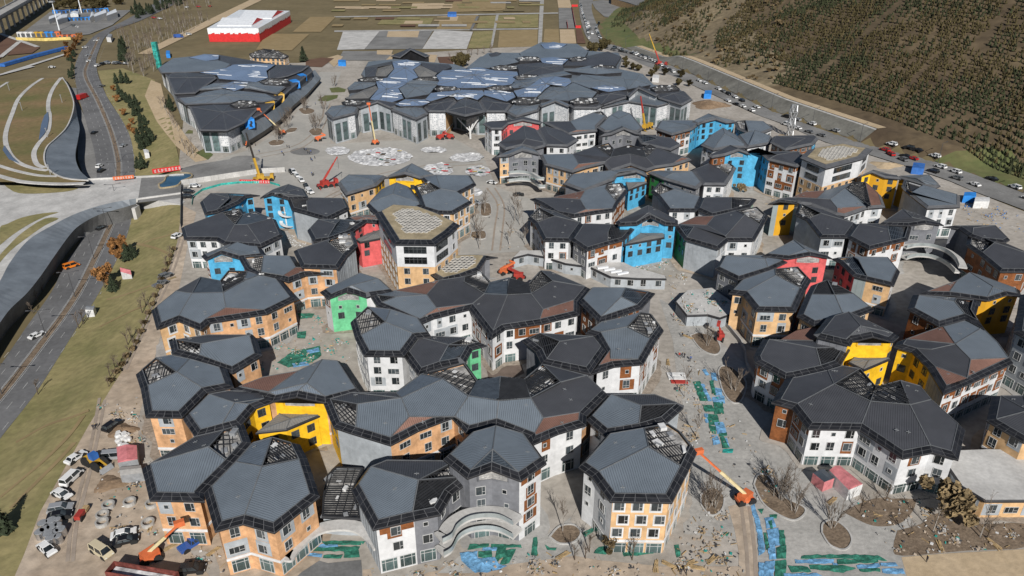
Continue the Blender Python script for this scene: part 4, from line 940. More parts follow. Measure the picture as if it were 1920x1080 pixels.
for k in range(len(ring) - 1):
    for j in range(4): mb.poly([ring[k][j], ring[k + 1][j], ring[k + 1][j + 1], ring[k][j + 1]], 1 if j == 2 else 0)
o = mb.build('retaining_wall', ['retaining', 'kerb']) if 'retaining' in M else None
if o is None:
    mat('retaining', (.165,.16,.14), .9, 0, .14, .08, coord='World', fine=(.7,.12)); o = mb.build('retaining_wall', ['retaining', 'kerb'])
tag(o, 'long sloped grey retaining wall along the hillside road', 'retaining wall')
o = sheet('hill_path', strip([(p.x, p.y) for p in ln], 15.5, 9.8), 'sand', .3, 3); o['label'] = 'pale gravel bench above the retaining wall'
# fields and courts behind the halls
FS = [('court','B -25,280 10,175 215,175 130,277','concrete_pale'), ('court','B 455,275 525,170 740,178 705,275','concrete_pale'), ('court','B 132,277 218,172 520,166 453,276','asphalt_pale'),
 ('sand_bed','B 265,170 440,170 430,210 255,208','sand'), ('field_path','B 1105,255 1118,0 1140,0 1127,255','concrete'), ('field_path','B -40,172 1108,158 1108,165 -40,180','concrete'), ('field_path','B -40,92 1220,70 1220,77 -40,98','concrete'),
 ('car_park','B 1222,45 1300,45 1325,160 1225,160','asphalt_pale'), ('sand_bed','B 1228,166 1310,166 1322,245 1232,245','sand'), ('sand_bed','B 1215,0 1285,0 1296,44 1221,44','sand'),
 ('field_plot','A 1500,190 1740,192 1640,285 1440,280','field_gold'), ('field_plot','A 1745,95 1890,95 1805,180 1645,180','field_gold'), ('dirt_road','A 775,303 845,305 1475,0 1405,0','sand'),
 ('field_plot','B 745,178 868,174 845,270 712,272','lawn'), ('field_plot','B 890,172 1104,166 1102,262 880,268','field_gold'), ('field_plot','B 780,92 1108,80 1106,155 760,160','lawn'), ('field_plot','B 560,92 770,85 735,165 535,165','field_gold'),
 ('field_plot','B 230,108 520,100 500,140 200,138','lawn'), ('sand_bed','B 30,38 160,38 155,52 20,52','sand'), ('sand_bed','B 400,20 580,18 560,50 390,52','sand'), ('sand_bed','B 200,38 330,38 325,50 195,50','sand'), ('sand_bed','B 540,95 660,92 650,118 520,118','sand'), ('sand_bed','B 360,118 460,118 455,134 350,134','sand'),
 ('field_path','B 1000,0 1118,-2 1118,6 1000,8','concrete'), ('field_plot','B 640,-5 930,-10 920,60 600,70','field_gold'), ('field_path','B 870,85 885,85 850,268 838,268','concrete'), ('field_path','B 760,92 775,92 735,172 720,172','concrete_dark'),
 ('field_plot','B 1320,165 1350,165 1375,245 1325,245','field_red'), ('field_plot','B 1143,165 1222,165 1228,245 1135,245','field_gold'), ('court','B -20,340 10,288 290,290 270,345','asphalt_pale'), ('sand_bed','B 200,285 290,283 280,310 200,308','sand'),
 ('sand_bed','B -90,330 -20,310 10,320 -40,380','sand'), ('field_plot','B -200,340 -110,325 -40,330 -110,380 -200,375','field_red'), ('field_plot','p 880,190 1000,185 1000,245 900,245','field_red'), ('sand_bed','p 480,225 540,170 800,170 880,175 860,230 780,240','sand')]
rf_ = random.Random(8)
for v0, v1 in ((1, 9), (12, 20), (24, 33), (38, 48), (56, 66), (100, 112), (120, 132), (140, 152)):
    x = -60 + rf_.uniform(0, 60)
    while x < 1080:
        w = rf_.uniform(35, 150); sk = (v1 - v0) * .9 * (600 - x) / 900
        if rf_.random() < .55: FS.append(('field_plot', f'B {x + sk:.0f},{v0} {x + w + sk:.0f},{v0} {x + w:.0f},{v1} {x:.0f},{v1}', rf_.choice(('field_gold', 'lawn', 'sand', 'concrete', 'field', 'field_gold', 'field_red', 'sand'))))
        x += w + rf_.uniform(10, 50)
for k, (nm, s, m_) in enumerate(FS): sht(nm, s, m_, .02 + .009 * k)
# left hall surroundings, plaza beds
sht('footpath', 'A 850,450 905,472 935,600 1045,765 1165,900 1100,912 990,822 880,680 815,540', 'sand', .05, 5)
sht('verge', 'r 1510,520 1580,475 1700,470 1690,500 1600,530', 'verge', .05); sht('verge', 'r 1620,410 1700,400 1770,420 1760,445 1640,450', 'verge', .05)
sht('verge', 'A 1060,730 1085,735 1085,752 1040,752', 'verge', .06); sht('verge', 'A 1100,860 1150,835 1200,870 1170,900', 'verge', .06)
# paving and beds in the lower right
sht('paving', '1236,560 1262,640 1268,700 1285,780 1300,850 1290,930 1270,1000 1380,1010 1420,1110 1720,1110 1690,1035 1720,985 1690,955 1610,940 1545,905 1480,850 1450,780 1405,690 1340,630 1290,590', 'paving', .03, 0, 'light grey paved street between the buildings')
sht('dirt_road', 'h 1000,940 1300,915 1920,880 2100,870 2100,1150 1060,1150', 'sand', .05, 0, 'flat sandy road at the lower right corner')
sht('dirt_strip', '680,1068 900,1060 1010,1030 1120,1050 1240,1062 1385,1062 1420,1140 680,1140', 'dirt', .03, 0, 'churned earth along the bottom edge')
sht('track', 'f 1300,560 1360,545 1440,560 1500,720 1520,900 1530,1120 1380,1120 1380,900 1350,740', 'dirt', .05, 0)
sht('court', 'E 800,920 900,900 985,905 1010,960 1030,1020 960,1050 830,1060', 'court_brown', .04) if 'court_brown' in M else (mat('court_brown', (.15,.115,.095), .85, 0, .1, .2, coord='World', fine=(1,.1)), sht('court', 'E 800,920 900,900 985,905 1010,960 1030,1020 960,1050 830,1060', 'court_brown', .04))
sht('forecourt', 'b 1200,1050 1320,935 1500,985 1750,960 1760,1120 1180,1120', 'concrete_dark', .05); sht('forecourt', 'd 720,1060 850,960 1000,830 1400,830 1500,800 1720,640 1850,620 1920,700 1740,930 1300,990 960,1060', 'paving', .04)
for s in ('h 560,600 640,560 800,500 1080,490 1100,560 1050,640 980,690 860,710 740,690', 'h 970,740 1150,690 1230,620 1480,600 1600,690 1920,690 1960,860 1500,890 1010,930 940,870'): sht('planting_bed', s, 'mulch', .06, 0, sm=3)
def bed(s, name='planting_bed', m='mulch'):
    """kidney shaped bed with a raised kerb"""
    pts = smooth_line(GP(s) + [GP(s)[0]], 5)[:-1]
    if area2([(p.x, p.y) for p in pts]) < 0: pts = pts[::-1]
    o = sheet(name, pts, m, .12, 0); out = offset_poly([Vector((p.x, p.y, 0)) for p in pts], [-.35] * len(pts)); mb = MB(); n_ = len(pts)
    for k in range(n_):
        l = (k + 1) % n_; q = [pts[k], pts[l], out[l], out[k]]; mb.prism([(v.x, v.y, 0.0) for v in q], [(v.x, v.y, .26) for v in q])
    kb = mb.build('kerb', 'kerb'); kb['kind'] = 'structure'
BEDS = ['f 1500,400 1530,330 1600,340 1700,480 1850,560 1870,610 1800,660 1700,630 1570,540', 'f 1100,480 1110,560 1180,625 1250,580 1260,480 1180,420', 'h 410,760 420,690 500,670 590,740 620,820 570,880 470,850', 'e 1470,470 1500,430 1580,450 1670,550 1630,690 1560,690 1500,600', 'e 1260,200 1330,180 1440,220 1480,300 1440,340 1340,300',
        'd 1570,790 1640,715 1740,705 1790,760 1740,825 1640,835', 'j 1210,250 1270,250 1280,330 1210,335', 'j 1140,460 1230,455 1235,510 1140,505', 'r 1340,600 1400,585 1480,605 1470,635 1390,645', 'r 1435,800 1480,770 1550,780 1550,825 1480,840', 'r 1070,900 1130,875 1210,885 1190,920 1100,928', 'r 1220,800 1270,770 1330,770 1310,800 1240,815']
for s in BEDS: bed(s)
sht('forecourt', 'A 1020,948 1100,926 1290,896 1500,936 1600,942 1300,985 1040,1038', 'asphalt_pale', .045)
for k, s in enumerate(('D 600,605 700,580 800,545 900,510 990,478', 'D 780,300 850,270 930,250 1000,225', 'D 770,290 850,310 940,345', 'G 0,640 120,540 250,430 380,300 470,180', 'G 60,700 200,560 330,430 420,330', 'G 90,330 250,240 400,190 500,150', 'D 560,760 700,690 820,640')):
    l_ = smooth_line(GP(s), 5); sheet('trodden_path', strip(l_, .55, -.55), 'field_gold', .10 + .006 * k, 2.5)
for k, s in enumerate(('G 560,80 520,300 480,480 440,640 400,800 380,1000', 'G 590,90 550,300 510,480 470,640 430,800 410,1000', 'D 1010,260 960,420 900,560 830,700 760,850 690,1000', 'D 1035,260 985,420 925,560 850,700 780,850 710,1000', 'z 600,375 700,330 800,310 900,300', 'z 600,382 700,337 800,317 905,307', 'j 1290,600 1310,430 1330,250 1250,130', 'j 1350,600 1370,430 1380,260 1310,130', 'f 1400,560 1420,720 1440,900 1450,1100', 'f 1460,560 1480,720 1500,900 1510,1100', 'z 480,290 560,270 600,230 610,190', 'z 490,295 570,275 608,235 618,195')):
    l_ = smooth_line(GP(s), 5); sheet('tyre_track', strip(l_, .35, -.35), 'tyre_soil', .068 + .001 * k, 0)
# soil and rubble skirts against the walls
rk = random.Random(77)
for k, (poly, zt, bx_, bb) in enumerate(UNITS):
    c = sum((Vector(p) for p in poly), Vector((0, 0))) / len(poly)
    if c.y > 330 or zt < 4 or zt > 19: continue
    pts = []
    for j in range(len(poly)):
        a, b = Vector(poly[j]), Vector(poly[(j + 1) % len(poly)])
        for t in (0, .33, .66): q = a.lerp(b, t); pts.append(q + (q - c).normalized() * rk.uniform(.2, 2.2))
    sheet('soil_skirt', pts, rk.choice(('dirt', 'mulch_pale', 'site_ground', 'concrete', 'mulch_pale')), .082 + .0006 * k, 0)
# ------------------------------------------------------------------ hillside plantation and trees
mat('pine_green', (.036,.042,.018), .9, 0, .35, .35, coord='World'); mat('pine_olive', (.070,.056,.023), .9, 0, .30, .35, coord='World'); mat('bark', (.10,.075,.055), .9, 0, .2, 2); mat('birch', (.30,.275,.245), .85, 0, .25, 3); mat('twig', (.145,.115,.09), .9, 0, .2, 3)
mat('leaf_rust', (.22,.105,.035), .85, 0, .35, .8); mat('leaf_dry', (.20,.145,.075), .85, 0, .3, .8); mat('pine_dark', (.026,.036,.018), .9, 0, .35, .8)
def pine_crown(r, h, rad, layers, sides, m=0):
    mb = MB()
    for l in range(layers):
        z0 = h * (.12 + .80 * l / layers); z1 = min(h, z0 + h * (1.25 / layers + .10)); R0 = rad * (1 - l / layers) ** .8 * r.uniform(.85, 1.1)
        base = [(math.cos(2 * math.pi * k / sides + l) * R0 * (r.uniform(.85, 1.15) if k % 2 else r.uniform(.5, .75)), math.sin(2 * math.pi * k / sides + l) * R0 * (r.uniform(.85, 1.15) if k % 2 else r.uniform(.5, .75)), z0 + r.uniform(-.08, .04) * h) for k in range(sides)]
        ap = (r.uniform(-.05, .05) * rad, r.uniform(-.05, .05) * rad, z1)
        for k in range(sides): mb.poly([base[k], base[(k + 1) % sides], ap], m)
    return mb
def tree_proto(name, crown, trunk, cm, tm):
    o = bpy.data.objects.new(name, None)
    WPOS[o.name] = Vector(); col.objects.link(o)
    c = crown.build('crown', cm, o); t = trunk.build('trunk', tm, o); return o
def trunk_mb(h, w):
    mb = MB(); mb.bar((0, 0, -.2), (0, 0, h), w, w2=w * .4, n=6); return mb
rP = random.Random(11)
HILLP = [tree_proto('pine_sapling', pine_crown(rP, 3.6, 1.15, 4, 8), trunk_mb(2.4, .2), c, 'bark') for c in ('pine_green', 'pine_green', 'pine_olive', 'pine_green', 'pine_olive')]
cand = []; dv, sv = Vector((.94, .33)), Vector((.33, -.94)); org = Vector((127.5, 570.4))
rs_ = np.random.RandomState(5)
def vnoise(x, y, s):
    return math.sin(x / s * 1.7 + math.sin(y / s * 1.3) * 1.6) * math.cos(y / s * 1.9 + math.sin(x / s) * 1.4)
pp = []
for a in np.arange(12, 420, 3.5):
    for s in np.arange(-330, 430, 1.75):
        q = org + dv * (a + rs_.uniform(-.3, .3)) + sv * (s + rs_.uniform(-.9, .9)); pp.append((q.x, q.y))
pp = np.array(pp); zz = hgt(pp[:, 0], pp[:, 1]); dd = -sdist(pp[:, 0], pp[:, 1], TOE_A)
dep = pp[:, 1] * CT + (CAMH - zz) * ST; uu = 960 + FPX * pp[:, 0] / dep; up_ = (pp[:, 1] * ST - (CAMH - zz) * CT); vv = 540 - FPX * up_ / dep
for (x, y), z, d, u, v in zip(pp, zz, dd, uu, vv):
    if d < (17 if 350 < y < 610 else 11) or not (1120 < u < 1990 and -40 < v < 420): continue
    nz = vnoise(x, y, 26) + .5 * vnoise(x + 40, y - 20, 11)
    dens = .92 + .42 * nz
    # open grass on the left spur and the bare gully strips
    if u < 1330 + (140 - v) * .2 and v > 40: dens -= .75 if v > 60 else .35
    if u < 1240 and v > 20: dens -= .5
    if 1330 <= u < 1480 and v < 150 and u - 1330 < (150 - v) * 1.0: dens -= .12
    if inside((u, v), [(1290,150),(1440,170),(1475,120),(1380,90),(1290,95)]): dens -= .7
    if v < 60 and u > 1330: dens -= .1
    for (ax, ay, bx, by, w_) in ((1320,75,1390,0,10), (1510,165,1690,5,5), (1640,235,1760,100,4), (1215,75,1345,0,5), (1840,90,1900,0,7)):
        t = max(0, min(1, ((u - ax) * (bx - ax) + (v - ay) * (by - ay)) / ((bx - ax) ** 2 + (by - ay) ** 2)))
        if math.hypot(u - ax - t * (bx - ax), v - ay - t * (by - ay)) < w_: dens -= .8
    if rs_.rand() < dens: cand.append((math.hypot(x, y), x, y, z))
cand.sort()
mass = [[], [], []]; mi = []
for k, (_, x, y, z) in enumerate(cand):
    sc = rP.uniform(.6, 1.05); tone = .5 + .5 * vnoise(x - 60, y + 35, 34) + rP.uniform(-.35, .35)
    ci = (2 if rP.random() < .5 else 4) if tone > .5 else rP.choice((0, 1, 3))
    if k < 300:
        c = copy_tree(HILLP[ci], None, (x, y, z - .05), rP.uniform(0, 6), label='young pine in the planted rows at the foot of the hillside', cat='tree', group='pines planted in rows on the hillside')
        c.scale = (sc, sc, sc)
    else:
        mb = pine_crown(rP, 3.6 * sc, 1.15 * sc, 3, 6); n0 = len(mass[0])
        mass[0] += [(a + x, b + y, c_ + z) for a, b, c_ in mb.v]; mass[1] += [tuple(q + n0 for q in f) for f in mb.f]; mi += [1 if ci in (2, 4) else 0] * len(mb.f)
o = mk('pine_plantation', mass[0], mass[1], ['pine_green', 'pine_olive'], fm=mi); tag(o, 'rows of young green and olive pines covering the upper hillside', 'plantation', kind='stuff')
for t in HILLP:
    for c in list(t.children): bpy.data.objects.remove(c)
    bpy.data.objects.remove(t)
# ------------------------------------------------------------------ things of the site
mat('paint_car_white', (.72,.72,.71), .25, 0, 0, spec=.5); mat('paint_car_black', (.012,.012,.014), .2, 0, 0, spec=.5); mat('paint_car_grey', (.20,.205,.21), .25, .3, 0, spec=.5); mat('paint_car_silver', (.45,.46,.47), .25, .4, 0, spec=.5)
mat('paint_car_red', (.42,.02,.018), .25, 0, 0, spec=.5); mat('paint_car_blue', (.03,.09,.32), .25, 0, 0, spec=.5); mat('paint_car_orange', (.72,.20,.02), .3, 0, 0, spec=.5); mat('paint_car_cream', (.55,.48,.33), .35, 0, 0, spec=.5)
mat('tyre', (.02,.02,.02), .8, 0, 0); mat('lift_orange', (.60,.15,.055), .45, 0, .08, 1); mat('lift_cream', (.62,.52,.30), .5, 0, .08, 1); mat('crane_yellow', (.50,.30,.04), .45, 0, .08, 1); mat('crane_red', (.36,.045,.035), .45, 0, .08, 1); mat('crane_black', (.04,.035,.03), .5, 0, 0)
mat('red_sheet', (.58,.03,.03), .6, 0, .08, .6); mat('blue_sheet', (.04,.14,.42), .5, 0, .12, .4); mat('blue_bright', (.03,.22,.62), .5, 0, .1, .4); mat('pink_roof', (.55,.19,.20), .55, 0, .12, .8, stripes=None); mat('tarp_green', (.035,.165,.115), .6, 0, .3, .5, fine=(1.5,.3), bump=.6); mat('tarp_blue', (.15,.33,.53), .55, 0, .25, .5, fine=(1.5,.25), bump=.6); mat('tarp_teal', (.03,.30,.26), .6, 0, .25, .5, fine=(1.5,.3), bump=.6)
mat('tarp_white', (.50,.50,.50), .7, 0, .22, .6, fine=(.8,.2), bump=.8); mat('wood', (.38,.27,.14), .8, 0, .2, 1); mat('metal_light', (.45,.46,.47), .4, .5, .1, 1); mat('metal_dark', (.09,.09,.095), .5, .3, .1, 1); mat('yellow_sheet', (.62,.48,.16), .7, 0, .1, .3); mat('skin', (.35,.20,.13), .6, 0, 0); mat('cloth_dark', (.03,.032,.04), .8, 0, 0); mat('cloth_blue', (.05,.10,.28), .8, 0, 0); mat('cloth_red', (.35,.04,.03), .8, 0, 0); mat('helmet', (.65,.6,.1), .4, 0, 0)
mat('facade_metal', (.165,.185,.205), .45, .0, .10, .12, spec=.5, coord='World', fine=(.6,.06))
# --- green roofed station at far left and the deck over the road
def wp(s, z): return [P(u, v, z) for u, v, _ in px(s)]
def loft(name, a, b, m, parent=None, back=None, thick=.4):
    """ruled surface between two curves with thickness"""
    mb = MB(); n_ = min(len(a), len(b))
    for k in range(n_ - 1): mb.poly([a[k], b[k], b[k + 1], a[k + 1]])
    if back:
        for k in range(n_ - 1): mb.poly([b[k], back[k], back[k + 1], b[k + 1]], 1)
    return mb.build(name, m, parent)
def resample(pts, n_):
    pts = [Vector(p) for p in pts]; L = [0]
    for k in range(1, len(pts)): L.append(L[-1] + (pts[k] - pts[k - 1]).length)
    out = []; j = 0
    for t in range(n_):
        s = L[-1] * t / (n_ - 1)
        while j < len(L) - 2 and L[j + 1] < s: j += 1
        out.append(pts[j].lerp(pts[j + 1], (s - L[j]) / max(1e-6, L[j + 1] - L[j])))
    return out
def sm3(pts, n_=6):
    z = pts[0].z; return [Vector((p.x, p.y, z)) for p in smooth_line(pts, n_)]
st = empty('green_roof_station', P(60, 300, 0), 'low curving building with planted roof and grey wavy metal facade at far left', 'building')
topN = sm3(wp('u 560,75 610,150 650,250 665,330 640,440 590,540 500,630 425,700 398,790 420,880 500,950 620,990 800,1003', 3.5))
lowN = sm3(wp('u 575,78 625,150 665,250 682,330 700,440 716,530 700,640 680,740 685,830 720,910 760,950 800,985 812,1000', 0.5))
n_ = 60; tN, lN = resample(topN, n_), resample(lowN, n_)
loft('facade', tN, lN, ['facade_metal', 'concrete_dark'], st, [Vector((p.x - 2.5, p.y, -6.2)) for p in lN])
roofpoly = [Vector(p) for p in wp('u -300,1010 -300,60 0,108 380,82 560,75', 3.5)] + topN[1:] + wp('u 500,1030 200,1015', 3.5)
sheet('planted_roof', [(p.x, p.y) for p in roofpoly], 'roof_lawn', 3.5, 0, kind=None, parent=st)
mb = MB(); rim = tN
for k in range(n_ - 1): mb.bar(rim[k] + Vector((0, 0, .15)), rim[k + 1] + Vector((0, 0, .15)), .6)
mb.build('roof_rim', 'concrete_pale', st)
def roof_path(s, z, w, parent, name='roof_path', m='concrete_pale'):
    l_ = smooth_line(wp(s, z), 6); mb = MB(); q = strip(l_, w / 2, -w / 2); n_ = len(l_)
    for k in range(n_ - 1):
        r_ = [q[k], q[k + 1], q[2 * n_ - 2 - k], q[2 * n_ - 1 - k]]; mb.prism([(v.x, v.y, z - .2) for v in r_], [(v.x, v.y, z + .12) for v in r_])
    return mb.build(name, m, parent)
for s, w in (('u 385,80 280,150 170,260 110,400 60,540 50,650 90,760 170,840 300,890 430,910', 2.2), ('u 550,75 480,170 440,270 435,360 447,420 430,560 340,680 305,760 330,850 400,885', 2.2), ('u -60,850 0,870 150,915 350,955 520,962', 2.0), ('u -60,945 0,962 200,1010 500,1030 760,1025', 2.6), ('u -60,200 0,160 70,115', 1.8)): roof_path(s, 3.55, w, st)
for s in ('u 432,385 400,420 372,500 350,640 395,590 425,540 440,450', 'u 40,690 25,730 80,810 170,845 110,790 60,720'):
    pts = wp(s, 3.7); mb = MB(); mb.prism([v for v in pts], [v + Vector((0, 0, .35)) for v in pts]); mb.build('roof_light', 'hall_glass', st)
for x, y in ((85, 190), (560, 300), (430, 610), (455, 950), (200, 370)):
    q = wp(f'u {x},{y}', 3.5)[0]; mb = MB(); mb.bar(q, q + Vector((0, 0, 4.5)), .25); mb.box((q.x, q.y, 8), (.9, .5, .25)); mb.build('lamp_post', 'metal_light', st)
# south side of the station: broad metal eaves above the road
topS = sm3(wp('D -400,1200 -150,760 0,500 60,390 160,270 290,190 430,120 600,66 765,36', 2.6)); lowS = sm3(wp('D -350,1300 -150,960 0,735 60,655 150,570 230,470 320,340 400,232 455,182 560,126 700,86 766,66', .4))
tS, lS = resample(topS, 60), resample(lowS, 60)
loft('facade', tS, lS, ['facade_metal', 'concrete_dark'], st, [Vector((p.x - 2.2, p.y + .5, -6.2)) for p in lS])
deckpoly = wp('-400,335 0,342 120,346 262,333 345,328 342,372', 2.2) ; 
deck = empty('overpass', P(250, 360, 0), 'pale concrete deck carrying the plaza over the left road', 'bridge')
dk = wp('-300,336 0,340 165,337 262,333 345,327 342,374', .3) + wp('D 765,40 600,70 430,125 290,195 160,275 60,395 0,505 -150,765 -400,1200', .3)
mb = MB()
sheet('deck_top', [(p.x, p.y) for p in dk], 'concrete_pale', .3, 0, kind=None, parent=deck)
fr = wp('D 760,46 1015,20', .3); bk = wp('165,338 345,329', .3)
for a, b in ((wp('D 740,50', .3)[0], wp('D 1030,10', .3)[0]), (bk[0], bk[1])):
    mb.prism([(a.x, a.y, -1.3), (b.x, b.y, -1.3), (b.x, b.y + .6, -1.3), (a.x, a.y + .6, -1.3)], [(a.x, a.y, 1.0), (b.x, b.y, 1.0), (b.x, b.y + .6, 1.0), (a.x, a.y + .6, 1.0)])
mb.build('parapet', 'concrete_pale', deck)
for s in ('D 460,180', 'D 625,110', 'D 755,90'):
    p = wp(s, -1)[0]; mb = MB(); mb.box((p.x, p.y + 1, -6.2), (1.4, 4, 5.4)); mb.build('pier', 'concrete_pale', deck)
ab = [P(*q) for q in ((262, 386, -.2), (340, 378, -.2))]; lo = [P(262, 412, -5), P(338, 382, -.4)]
mb = MB(); mb.prism([(P(250, 392, -6).x, P(250, 392, -6).y, -6.2), (P(340, 385, 0).x, P(340, 385, 0).y, -3), (P(340, 385, 0).x, P(340, 385, 0).y + 4, -3), (P(250, 392, -6).x, P(250, 392, -6).y + 14, -6.2)], [(P(250, 392, -6).x, P(250, 392, -6).y, .25), (P(340, 385, 0).x, P(340, 385, 0).y, .25), (P(340, 385, 0).x, P(340, 385, 0).y + 4, .25), (P(250, 392, -6).x, P(250, 392, -6).y + 14, .25)]); mb.build('abutment', 'concrete_pale', deck)
sheet('dark_paving', [(p.x, p.y) for p in wp('265,334 345,329 342,352 350,350 345,371 258,380', .3)], 'asphalt_pale', .33, 0, kind=None, parent=deck)
for s in ('D 0,300 60,250 150,190 250,140 330,115 240,120 120,145 40,180 0,200', 'D -20,420 60,330 150,260 250,190 330,150 250,150 130,225 50,300 -20,380', 'u -20,985 200,1030 450,1060 700,1065 600,1100 300,1120 120,1100'):
    pts = smooth_line(wp(s, .3) + [wp(s, .3)[0]], 3)[:-1]; sheet('lawn_strip', [(p.x, p.y) for p in pts], 'lawn', .35, 0, kind=None, parent=deck)
# ornamental pool on the deck
pp_ = wp('u 1430,1040 1480,1010 1500,970 1580,945 1700,940 1730,965 1690,990 1640,1010 1600,1050 1500,1070 1440,1070', .3); pp_ = smooth_line(pp_ + [pp_[0]], 5)[:-1]
pool = empty('ornamental_pool', (pp_[0].x, pp_[0].y, .3), 'blue cloud shaped pool with pale scalloped rim on the overpass', 'pool')
sheet('water', [(p.x, p.y) for p in pp_], 'pool_water', .5, 0, kind=None, parent=pool) if 'pool_water' in M else (mat('pool_water', (.035,.10,.17), .12, 0, .15, .1), sheet('water', [(p.x, p.y) for p in pp_], 'pool_water', .5, 0, kind=None, parent=pool))
mb = MB()
for k in range(len(pp_)): a, b = pp_[k], pp_[(k + 1) % len(pp_)]; mb.bar((a.x, a.y, .55), (b.x, b.y, .55), .7)
mb.build('rim', 'tan_plate', pool)
# --- banners, fences
def panel_line(name, s, z, h_, m, label, cat, t=.12, posts=0, zs=None):
    pts = [Gd(u, v) if z is None else P(u, v, z) for u, v, _ in px(s)]; o = empty(name, pts[0], label, cat)
    for k in range(len(pts) - 1):
        a, b = pts[k], pts[k + 1]; L = (b - a).length; c_ = max(1, int(L / 3)); d = (b - a).normalized(); nn = Vector((d.y, -d.x, 0)).normalized() * t
        for q in range(c_):
            p0 = a.lerp(b, q / c_); p1 = a.lerp(b, (q + .985) / c_); mb = MB()
            mb.prism([p0, p1, p1 + nn, p0 + nn], [v + Vector((0, 0, h_)) for v in (p0, p1, p1 + nn, p0 + nn)]); mb.build('panel', m, o)
    if cat == 'banner':
        rr_ = random.Random(len(label)); mb = MB(); a, b = pts[0], pts[-1]; d = (b - a).normalized(); nn = Vector((d.y, -d.x, 0)).normalized() * (t + .04); L = (b - a).length; x = .8
        while x < L - .8:     # rows of small characters
            w = h_ * .5; p0 = a + d * x + nn
            for q in range(3): z_ = h_ * (.25 + .22 * q); mb.bar(p0 + Vector((0, 0, z_)), p0 + d * w * rr_.uniform(.5, 1) + Vector((0, 0, z_)), h_ * .07)
            mb.bar(p0 + d * w * rr_.uniform(.2, .7) + Vector((0, 0, h_ * .2)), p0 + d * w * rr_.uniform(.2, .7) + Vector((0, 0, h_ * .78)), h_ * .07); x += w * 1.35
        mb.build('lettering', 'equip_white', o)['kind'] = 'stuff'
    return o
panel_line('banner', 'u 1375,940 1630,905', .3, 2.2, 'red_sheet', 'long red banner with white writing beside the pool', 'banner')
panel_line('banner', 'i 840,92 1065,96', 0, 1.6, 'red_sheet', 'red banner on the green fence of the round court', 'banner')
panel_line('banner', 'u 1020,998 1210,980', 1.0, 1.6, 'lift_orange', 'orange and red banner along the overpass parapet', 'banner')
panel_line('hoarding', 'i 405,110 1000,20 1180,10', 0, 2.4, 'concrete_pale', 'pale grey hoarding panels behind the yellow crane', 'fence')
panel_line('hoarding', 'i 405,118 400,430', 0, 2.0, 'concrete_dark', 'dark hoarding beside the parked cars near the overpass', 'fence')
panel_line('court_fence', 'i 480,260 490,200 560,150 700,110 840,95 1060,95 1140,118', 0, 1.0, 'tarp_teal', 'green mesh fence curving round the court behind the blue building', 'fence', t=.05)
# --- viaduct top left
vd = empty('viaduct', P(30, 50, 0), 'grey elevated viaduct with rows of piers at the top left', 'bridge')
va, vb = P(-60, 62, 15), P(95, -25, 15); d = (vb - va).normalized(); nn = Vector((-d.y, d.x, 0))
va -= d * 60; vb += d * 250
mb = MB(); mb.prism([va - nn * 6, vb - nn * 6, vb + nn * 6, va + nn * 6], [v + Vector((0, 0, 1.6)) for v in (va - nn * 6, vb - nn * 6, vb + nn * 6, va + nn * 6)]); mb.build('deck', 'concrete', vd)
for s_ in (-1, 1):
    mb = MB(); a, b = va + nn * 5.8 * s_, vb + nn * 5.8 * s_; mb.prism([a + Vector((0, 0, 1.6)), b + Vector((0, 0, 1.6)), b + nn * .4 * s_ + Vector((0, 0, 1.6)), a + nn * .4 * s_ + Vector((0, 0, 1.6))], [a + Vector((0, 0, 2.9)), b + Vector((0, 0, 2.9)), b + nn * .4 * s_ + Vector((0, 0, 2.9)), a + nn * .4 * s_ + Vector((0, 0, 2.9))]); mb.build('parapet', 'concrete_pale', vd)
L = (vb - va).length; mb = MB(); mb.prism([va - nn * 3.5 - Vector((0, 0, 2.2)), vb - nn * 3.5 - Vector((0, 0, 2.2)), vb + nn * 3.5 - Vector((0, 0, 2.2)), va + nn * 3.5 - Vector((0, 0, 2.2))], [va - nn * 4.5, vb - nn * 4.5, vb + nn * 4.5, va + nn * 4.5]); mb.build('girder', 'concrete_dark', vd)
for k in range(int(L / 26)):
    c = va + d * (k * 26 + 8); mb = MB()
    for q in (-2.6, 2.6): mb.cyl((c.x + nn.x * q, c.y + nn.y * q, -.3), 1.0, 13.2, n=10)
    mb.box((c.x, c.y, 11.2), (2, 8, 1.6), 0, math.atan2(d.y, d.x)); mb.build('pier', 'concrete', vd)
for k in range(int(L / 40)):
    c = va + d * (k * 40) + nn * 5.6; mb = MB(); mb.bar(c, c + Vector((0, 0, 8)), .3); mb.bar(c + Vector((0, 0, 8)), c + Vector((0, 0, 8)) - nn * 3, .2); mb.build('catenary_mast', 'metal_light', vd)
